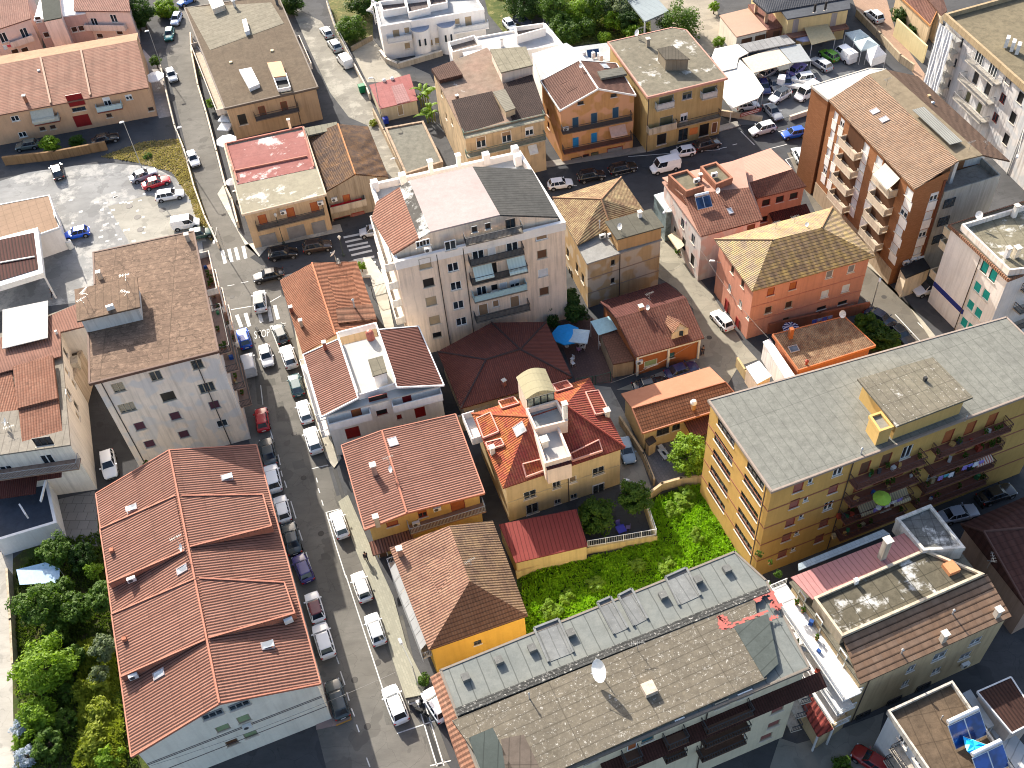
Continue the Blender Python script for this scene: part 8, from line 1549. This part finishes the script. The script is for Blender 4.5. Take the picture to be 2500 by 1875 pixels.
q=G((21,605,460),.4); t=Free('water_tank',(q.x,q.y,0),'white cylindrical tank on the station lot below the blue hatchback','tank'); M=MB(); M.lathe([(.45,0),(.45,1.3),(.25,1.5),(.02,1.52)],(q.x,q.y,0),14); t.part(M,'tank_body',plain((.72,.72,.68),.4)); M=MB(); M.lathe([(.14,1.521),(.14,1.6)],(q.x,q.y,0),8); t.part(M,'tank_cap',plain((.1,.1,.1)))
def umbrella(p,r_,h,c,label,square=False,z=0.0,mat=None,n=8):
    q=G(p,z+h); q.z=z; t=Free('parasol',q,label,'parasol'); M=MB(); M.tube(q,q+Vector((0,0,h+.1)),.035,6); M.lathe([(.3,0),(.28,.08),(.05,.12)],tuple(q),10); t.part(M,'pole',plain((.6,.6,.58))); M=MB(); n=4 if square else n; top=q+Vector((0,0,h+.25)); a0=R(30)
    rg=[q+Vector((r_*math.cos(a0+2*math.pi*i/n),r_*math.sin(a0+2*math.pi*i/n),h-.12)) for i in range(n)]
    for i in range(n): a,b=rg[i],rg[(i+1)%n]; M.face([a,b,top],[(0,0),(1,0),(.5,1)]); M.face([a-Vector((0,0,.16)),b-Vector((0,0,.16)),b,a])
    t.part(M,'canopy',mat or plain(c,.8))
umbrella((23,470,1215),1.9,2.4,(.02,.3,.7),'round bright blue parasol in the terrace yard'); umbrella((23,580,1230),1.7,2.5,(.5,.62,.68),'square pale parasol beside the blue one',True); umbrella((24,200,1160),1.1,2.2,(.1,.1,.3),'navy and white striped parasol behind the chimney of the brown-tiled house',mat=stripes((.02,.02,.12),(.7,.7,.75),.5)); umbrella((53,1450,480),1.7,2.6,(.45,.45,.6),'pale lilac parasol beside the beige shade sail'); umbrella((34,985,965),.9,1.9,(.28,.45,.05),'lime green parasol on a balcony of the yellow block',z=9.8,n=12)
umbrella((11,1945,1010),1.5,2.4,(.8,.8,.8),'large white parasol beside the long brown-roofed block, upper one',True); umbrella((11,1935,1085),1.4,2.4,(.8,.8,.8),'large white parasol beside the long brown-roofed block, lower one',True); umbrella((11,1950,1205),1.7,2.6,(.8,.8,.8),'broad white parasol at the corner of the pink flat roof'); umbrella((11,1330,655),1.7,2.5,(.8,.8,.8),'white parasol on the patio at the end of the peach row'); umbrella((11,1990,1560),.9,2.0,(.75,.75,.75),'small white parasol by the road beside the pink flat-roofed house')
canopy('shade_awning','pale blue fabric canopy stretched from the dormer house over the yard','awning',[(23,675,1110,2.9),(23,860,1058,3.1),(23,920,1175,3.0),(23,745,1230,2.7)],.04,plain((.4,.62,.68),.8),posts=(0,3),pr=.04)
canopy('shade_sail','beige four-pointed shade sail over the car yard terrace','shade sail',[(53,1430,315,3.6),(53,1735,252,3.6),(53,1882,520,3.0),(53,1558,606,3.0)],.04,plain((.48,.4,.24),.9),posts=(0,1,2,3),pr=.06)
canopy('tent','blue and white tarpaulin tent in the left garden','tent',[(31,140,1590,2.2),(31,390,1528,2.7),(31,512,1580,2.2),(41,515,60,2.0),(41,170,80,2.0)],.05,plain((.45,.6,.75),.8),posts=(0,2,3),pr=.04)
canopy('carport','glaring white sheet canopy at the back of the car yard','carport',[(53,205,770,3.2),(53,250,655,3.2),(53,560,595,3.2),(53,705,712,3.2),(53,570,780,3.2),(53,540,915,3.2),(53,350,960,3.2)],.12,plain((.8,.77,.7),.7),posts=(0,1,3)); canopy('carport','long white canopy over the car yard frontage','carport',[(53,350,965,3.0),(53,538,918,3.0),(53,590,805,3.2),(53,775,990,3.2),(53,915,1205,3.0),(53,838,1322,3.0),(53,470,1468,2.7),(53,340,1290,2.9)],.12,plain((.8,.76,.68),.7),posts=(4,5,6))
canopy('carport','wide beige canopy in the middle of the car yard','carport',[(53,615,790,3.0),(53,1100,640,3.0),(53,1278,848,2.8),(53,770,985,2.8)],.12,plain((.62,.52,.4),.7),posts=(2,3)); canopy('carport','grey canopy beside the beige one in the car yard','carport',[(53,1115,642,3.0),(53,1400,590,3.0),(53,1556,820,2.8),(53,1290,848,2.8)],.12,plain((.3,.32,.33),.7),posts=(1,2,)); canopy('carport','low concrete roof stained white at the back of the car yard','carport',[(53,580,598,3.3),(53,1210,465,3.3),(53,1340,578,3.3),(53,712,700,3.3)],.2,flatroof((.42,.42,.42),dark=.3,white=.5),posts=(1,2))
for i,(c_,lb) in enumerate((([(14,668,280),(14,795,252),(14,872,312),(14,742,352)],'white-framed grey gazebo at the edge of the car yard, upper one'),([(14,742,356),(14,878,318),(14,962,392),(14,805,432)],'white-framed grey gazebo at the edge of the car yard, lower one'))):
    P=[G(q,2.8) for q in c_]; o_=cen(P); t=Free('gazebo',(o_.x,o_.y,0),lb,'gazebo'); M=MB(); top=o_+Vector((0,0,.7))
    for a,b in zip(P,P[1:]+P[:1]): M.face([a,b,top]); M.face([a-Vector((0,0,.3)),b-Vector((0,0,.3)),b,a])
    t.part(M,'fabric_roof',plain((.42,.5,.52),.8)); 
    for p in P: M=MB(); M.tube((p.x,p.y,0),p,.05,5); t.part(M,'post',plain((.7,.7,.7)))
P=[G(q,2.8) for q in((14,855,430),(14,950,395),(14,1020,465),(14,905,505))]; o_=cen(P); t=Free('gazebo',(o_.x,o_.y,0),'small bright white pointed tent beside the two grey gazebos','gazebo'); M=MB(); top=o_+Vector((0,0,1.3))
for a,b in zip(P,P[1:]+P[:1]): M.face([a,b,top]); M.face([a-Vector((0,0,1.5)),b-Vector((0,0,1.5)),b,a])
t.part(M,'fabric_roof',plain((.8,.8,.8),.8)); M=MB()
for p in P: M.tube((p.x,p.y,0),p,.05,5)
t.part(M,'frame',plain((.7,.7,.7)))
b_=canopy('shed','long grey metal-roofed shed beside the orchard','shed',[(13,960,-40,4.2),(13,1230,-40,4.2),(13,1350,95,4.2),(13,1145,185,4.2)],.3,flatroof((.4,.46,.48),seam=(1.0,0),sd=.2,dark=.1),posts=(1,2,3),pr=.15)
def table(p,c,label,z=0,r_=.5):
    q=G(p,z+.7); q.z=z; t=Free('table',q,label,'table'); M=MB(); M.box((q.x,q.y,z+.7),(r_*2,r_*2,.05),.3); t.part(M,'table_top',plain(c,.4))
    for a in(0,1,2,3): M=MB(); k=.3+math.pi/4+a*math.pi/2; M.tube((q.x+r_*1.2*math.cos(k),q.y+r_*1.2*math.sin(k),z),(q.x+r_*1.2*math.cos(k),q.y+r_*1.2*math.sin(k),z+.7),.03,5); t.part(M,'leg',plain(c,.4))
def chair(p,c,label,a=0.0,z=0,g='garden chairs'):
    q=G(p,z+.45); q.z=z; t=Free('chair',q,label,'chair',g); M=MB(); M.box((q.x,q.y,z+.42),(.48,.46,.05),a); t.part(M,'seat',plain(c,.5)); M=MB(); M.box((q.x-.23*math.cos(a),q.y-.23*math.sin(a),z+.472),(.05,.46,.42),a); t.part(M,'backrest',plain(c,.5))
    for sx in(-1,1):
        for sy in(-1,1): M=MB(); x_=q.x+(.2*sx)*math.cos(a)-(.19*sy)*math.sin(a); y_=q.y+.2*sx*math.sin(a)+.19*sy*math.cos(a); M.tube((x_,y_,z),(x_,y_,z+.42),.02,5); t.part(M,'leg',plain(c,.5))
table((33,940,1240),(.05,.05,.4),'blue plastic table in the walled garden'); chair((33,915,1195),(.1,.08,.3),'dark chair behind the blue table',-1.4); chair((33,1000,1225),(.2,.15,.3),'dark chair right of the blue table',3.0)
for i,(p,lb) in enumerate((((23,770,1310),'white plastic chair by the outside steps, upper one'),((23,800,1350),'white plastic chair by the outside steps, lower one'),((23,615,1330),'white chair beside the pink cushioned seat'),((23,520,1430),'white chair against the yard hedge, upper one'),((23,525,1470),'white chair against the yard hedge, lower one'))): chair(p,(.7,.7,.7),lb,i*1.3)
chair((23,575,1350),(.5,.25,.4),'pink cushioned seat in the terrace yard',.5); table((23,600,1290),(.6,.6,.62),'small white table under the pale parasol',r_=.4)
def lounger(p,lb):
    q=G(p,.3); t=Free('sun_lounger',(q.x,q.y,0),lb,'sun lounger'); M=MB(); M.box((q.x,q.y,.3),(.6,1.2,.05),.4); t.part(M,'seat',plain((.65,.65,.63))); M=MB(); M.box((q.x-.3,q.y+.75,.34),(.6,.5,.05),.4); t.part(M,'backrest',plain((.65,.65,.63))); M=MB()
    for s in(-.25,.25): M.tube((q.x+s,q.y-.5,0),(q.x+s,q.y-.5,.3),.025,5); M.tube((q.x+s,q.y+.5,0),(q.x+s,q.y+.5,.3),.025,5)
    t.part(M,'frame',plain((.6,.6,.6)))
lounger((33,1310,570),'white lounger in the tiled courtyard, upper one'); lounger((33,1310,605),'white lounger in the tiled courtyard, lower one')
def laundry(pts,z,c,label,h=.8,g='laundry'):
    A,C=[G(p,z) for p in pts]; m=(A+C)/2; t=Free('laundry',m,label,'laundry',g); L=(C-A).length; n=max(2,int(L/.6)); L_=MB(); L_.tube(A,C,.012,4); t.part(L_,'line',plain((.5,.5,.5)))
    for i in range(n):
        M=MB(); a=A+(C-A)*((i+.06)/n); b=A+(C-A)*((i+.94)/n); rr=random.Random(i); hh=h*rr.uniform(.6,1.1); k=5; e=(C-A).normalized(); nn=Vector((-e.y,e.x,0))
        for j in range(k):
            p=a+(b-a)*j/k; q=a+(b-a)*(j+1)/k; w0=nn*.05*math.sin(j*2.1);w1=nn*.05*math.sin((j+1)*2.1); M.face([p,q,q+w1-Vector((0,0,hh)),p+w0-Vector((0,0,hh))])
        cc=c[i%len(c)]; t.part(M,'cloth',plain(cc,.9))
VI=(.3,.22,.6);WC=(.72,.72,.78);TQ=(.1,.4,.5)
for pts,z,c,lb in((((34,910,1065),(34,1165,965)),8.6,(VI,(.35,.2,.4),WC,WC),'violet and white washing below the green parasol on the yellow block'),(((34,1680,700),(34,1870,640)),9.2,(VI,(.2,.2,.6),WC),'purple washing on the right balcony of the yellow block, upper line'),(((34,1470,790),(34,1610,745)),8.8,(VI,TQ,WC),'lilac and turquoise washing on the yellow block, left of the purple one'),(((44,290,600),(44,445,700)),7.8,(WC,WC,(.6,.6,.62)),'white washing hung over the long white side balcony'),(((24,380,1100),(24,560,1055)),2.0,((.1,.12,.5),(.25,.3,.6)),'blue washing behind the pink house'),(((11,1660,340),(11,1790,520)),3.9,(WC,WC),'white sheets on the side balcony of the long brown-roofed block'),(((23,1470,180),(23,1500,250)),7.0,((.5,.02,.2),(.5,.2,.4)),'bright pink washing on the grey-white wall above the lane'),(((11,20,395),(11,90,380)),5.4,((.4,.5,.6),(.4,.05,.08)),'red and pale washing on the top left balcony')): laundry(pts,z,c,lb)
u=REF['u']
solar(u,(44,1700,1370),3.4,2.2,tank=True,col_=(.01,.07,.32)); solar(u,(44,1900,1640),3.2,2.0,tank=True,col_=(.01,.07,.32))
V=[u.at(v_)+Vector((0,0,1.0)) for v_ in((44,1655,1425),(44,1740,1450),(44,1905,1515),(44,1770,1600),(44,1690,1555))]; t=Free('tarpaulin',cen(V),'crumpled bright blue tarpaulin draped over the lower end of the solar panels','tarpaulin'); M=MB(); c_=cen(V)
for a,b in zip(V,V[1:]+V[:1]):
    m1=(a+b)/2+Vector((0,0,-.15)); mm=(c_+m1)/2+Vector((0,0,.18)); M.face([a,m1,mm]); M.face([m1,b,mm]); M.face([b,c_,mm]); M.face([c_,a,mm])
t.part(M,'sheet',plain((.01,.42,.9),.4)); M=MB(); M.tube(V[0],V[2],.02,4); t.part(M,'rope',plain((.5,.5,.5)))
# balcony clutter kept as parts of the balcony's building
CLM=[plain(c_,.7) for c_ in((.02,.08,.3),(.5,.5,.5),(.3,.05,.03),(.05,.2,.08),(.45,.35,.2),(.06,.06,.07),(.5,.3,.1))]
def clutter(bb,i,z,u0,u1,n_,d_=1.2,seed=0):
    rr=random.Random(seed+int(z*10)); a,dr,nn,L=bb.fac(i)
    for k_ in range(n_):
        uu=rr.uniform(u0+.4,u1-.4); v_=rr.uniform(.3,d_-.35); q=a+dr*uu+nn*v_; zz=z+.17
        if rr.random()<.5:
            M=MB(); s_=rr.uniform(.25,.55); M.box((q.x,q.y,zz),(s_,s_*rr.uniform(.6,1),rr.uniform(.2,.8)),rr.uniform(0,3)); bb.part(M,'storage_box',rr.choice(CLM))
        else:
            M=MB(); M.lathe([(.13,0),(.18,.3)],(q.x,q.y,zz),8); o=bb.part(M,'planter',plain((.35,.14,.07))); cr_=link('pot_plant',crownmesh(260,.22,90+k_%3,LM,1,10),o,(q.x-bb.o.x,q.y-bb.o.y,zz+.55-bb.o.z)); cr_.scale=(.35,.35,.4)
for k_,zz in enumerate((12.6,9.5,6.4,3.3)): clutter(REF['y'],2,zz,REF['uL'],REF['uR'],7,1.25,k_); clutter(REF['y'],2,zz,REF['vL'],REF['vR'],9,1.25,k_+9)

for zz in(3.4,6.6,9.8,13.0): clutter(REF['g'],1,zz,1.5,9,5,1.3,3); clutter(REF['g'],1,zz,12,19.5,5,1.3,4)
for zz in(8.0,4.9): clutter(REF['k'],3,zz,2,18,8,1.8,6)
# scooters
def scooter(p,f,c,label,rider=None):
    a=G(p,.3);b=G(f,.3); q=(a+b)/2; ang=math.atan2((b-a).y,(b-a).x); t=Free('scooter',(q.x,q.y,0),label,'scooter','scooters'); ca,sa=math.cos(ang),math.sin(ang); W=lambda x,y_,z:Vector((q.x+x*ca-y_*sa,q.y+x*sa+y_*ca,z))
    for x_ in(-.6,.62): M=MB(); M.tube(W(x_,-.06,.24),W(x_,.06,.24),.24,14); t.part(M,'wheel',plain((.015,.015,.015)))
    M=MB(); M.box(tuple(W(-.35,0,.3)),(.8,.32,.42),ang,.8); M.box(tuple(W(.1,0,.26)),(.5,.3,.08),ang); M.box(tuple(W(.42,0,.3)),(.12,.4,.6),ang,.8); t.part(M,'body',plain(c,.3)); M=MB(); M.box(tuple(W(-.3,0,.73)),(.7,.28,.1),ang); t.part(M,'seat',plain((.02,.02,.02))); M=MB(); M.tube(W(.6,0,.3),W(.42,0,1.0),.03,6); M.tube(W(.4,-.32,1.02),W(.4,.32,1.02),.025,6); t.part(M,'handlebar',plain((.1,.1,.1)))
scooter((42,1340,1100),(42,1410,1080),(.75,.75,.75),'white scooter on the pavement end beside the large white saloon'); scooter((42,1390,1160),(42,1470,1200),(.03,.03,.03),'black scooter below the white one'); scooter((21,2206,1170),(22,45,1240),(.02,.02,.02),'black motorbike riding over the painted STOP'); scooter((34,1780,960),(34,1860,1060),(.05,.06,.06),'dark scooter leaning in the shade behind the yellow block')
# people
def person(p,pose,shirt,trous,label,az,sit=None):
    q=G(p,0); t=Free('person',q,label,'person','people'); ca,sa=math.cos(az),math.sin(az); W=lambda x,y_,z:Vector((q.x+x*ca-y_*sa,q.y+x*sa+y_*ca,z))
    J={'pel':(0,0,.95),'ch':(.02,0,1.3),'nk':(.02,0,1.48),'hd':(.05,0,1.62),'ht':(.04,0,1.76)}
    st=.32 if pose=='walk' else .06
    for s,n_ in((1,'l'),(-1,'r')):
        f=s*st; J['hip'+n_]=(0,.1*s,.9); J['kn'+n_]=(f*.55+.06,.1*s,.5); J['an'+n_]=(f,.1*s,.09); J['to'+n_]=(f+.18,.11*s,.04); J['sh'+n_]=(.0,.19*s,1.4); J['el'+n_]=(-f*.4-.03,.25*s,1.13); J['ha'+n_]=(-f*.8+.1,.24*s,.88); J['fi'+n_]=(-f*.8+.14,.23*s,.8)
    E_=[('pel','ch'),('ch','nk'),('nk','hd'),('hd','ht')]+[e for n_ in'lr' for e in(('pel','hip'+n_),('hip'+n_,'kn'+n_),('kn'+n_,'an'+n_),('an'+n_,'to'+n_),('ch','sh'+n_),('sh'+n_,'el'+n_),('el'+n_,'ha'+n_),('ha'+n_,'fi'+n_))]
    rad={'pel':.14,'ch':.15,'nk':.06,'hd':.1,'ht':.08,'hip':.1,'kn':.065,'an':.045,'to':.04,'sh':.07,'el':.045,'ha':.035,'fi':.025}
    def skin(names,ed,mat,nm,grow=0.0):
        ks=[k for k in J if k in names]; me=bpy.data.meshes.new(nm); me.from_pydata([tuple(W(*J[k])-q) for k in ks],[(ks.index(a),ks.index(b)) for a,b in ed if a in ks and b in ks],[]); o=bpy.data.objects.new('t',me); COL.objects.link(o); o.modifiers.new('k','SKIN'); o.modifiers.new('s','SUBSURF').levels=1
        for i,k in enumerate(ks): r_=rad.get(k,rad.get(k[:-1]))+grow; me.skin_vertices[0].data[i].radius=(r_,r_)
        me.skin_vertices[0].data[0].use_root=True
        bpy.context.view_layer.update(); m2=bpy.data.meshes.new_from_object(o.evaluated_get(bpy.context.evaluated_depsgraph_get())); bpy.data.objects.remove(o); m2.materials.clear(); m2.materials.append(mat); m2.name=nm
        for pl_ in m2.polygons: pl_.use_smooth=True
        return link(nm,m2,t.root)
    skin(set(J),E_,plain((.35,.2,.13)),'body'); skin({'ch','pel','shl','shr','ell','elr'},E_,plain(shirt,.9),'shirt',.02); skin({'pel','hipl','hipr','knl','knr','anl','anr'},E_,plain(trous,.9),'trousers',.018)
    M=MB(); h_=W(.02,0,1.66); M.lathe([(.09,0),(.115,.06),(.1,.14),(.03,.18)],tuple(h_),10); t.part(M,'hair',plain((.03,.02,.015)))
person((32,955,1512),'walk',(.03,.03,.04),(.03,.03,.05),'person in dark clothes walking on the paved sidewalk with a long shadow',R(-70)); person((21,470,905),'walk',(.02,.02,.025),(.02,.02,.03),'person in black striding across the shaded station forecourt',R(190)); person((23,1640,1400),'stand',(.03,.03,.05),(.05,.05,.07),'person in dark clothes standing at the corner of the dormer house',R(-60)); person((44,330,1000,4.2),'stand',(.5,.5,.5),(.1,.1,.1),'person in pale top',0) if False else None
# sign boards in the car yard, shop sign
t=Free('banner',G((53,720,1600),1),'red banner with small white lettering on the low stone wall of the car yard','banner'); A,C=G((53,590,1585,1.2)),G((53,875,1500,1.2)); M=MB(); M.bar(A,C,.05,.7); t.part(M,'panel',plain((.25,.05,.04)))
M=MB(); d_=(C-A).normalized(); nn=Vector((-d_.y,d_.x,0))*-.03
if nn.y>0: nn=-nn
rr=random.Random(4)
for row in(0,1):
    x_=.2
    while x_<(C-A).length-.4: w_2=rr.uniform(.1,.35); p=A+d_*x_+nn+Vector((0,0,.15+.3*row)); M.face([p,p+d_*w_2,p+d_*w_2+Vector((0,0,.13)),p+Vector((0,0,.13))]); x_+=w_2+.07
t.part(M,'lettering',plain((.65,.6,.58)))
for b_ in ALLB: b_.build()
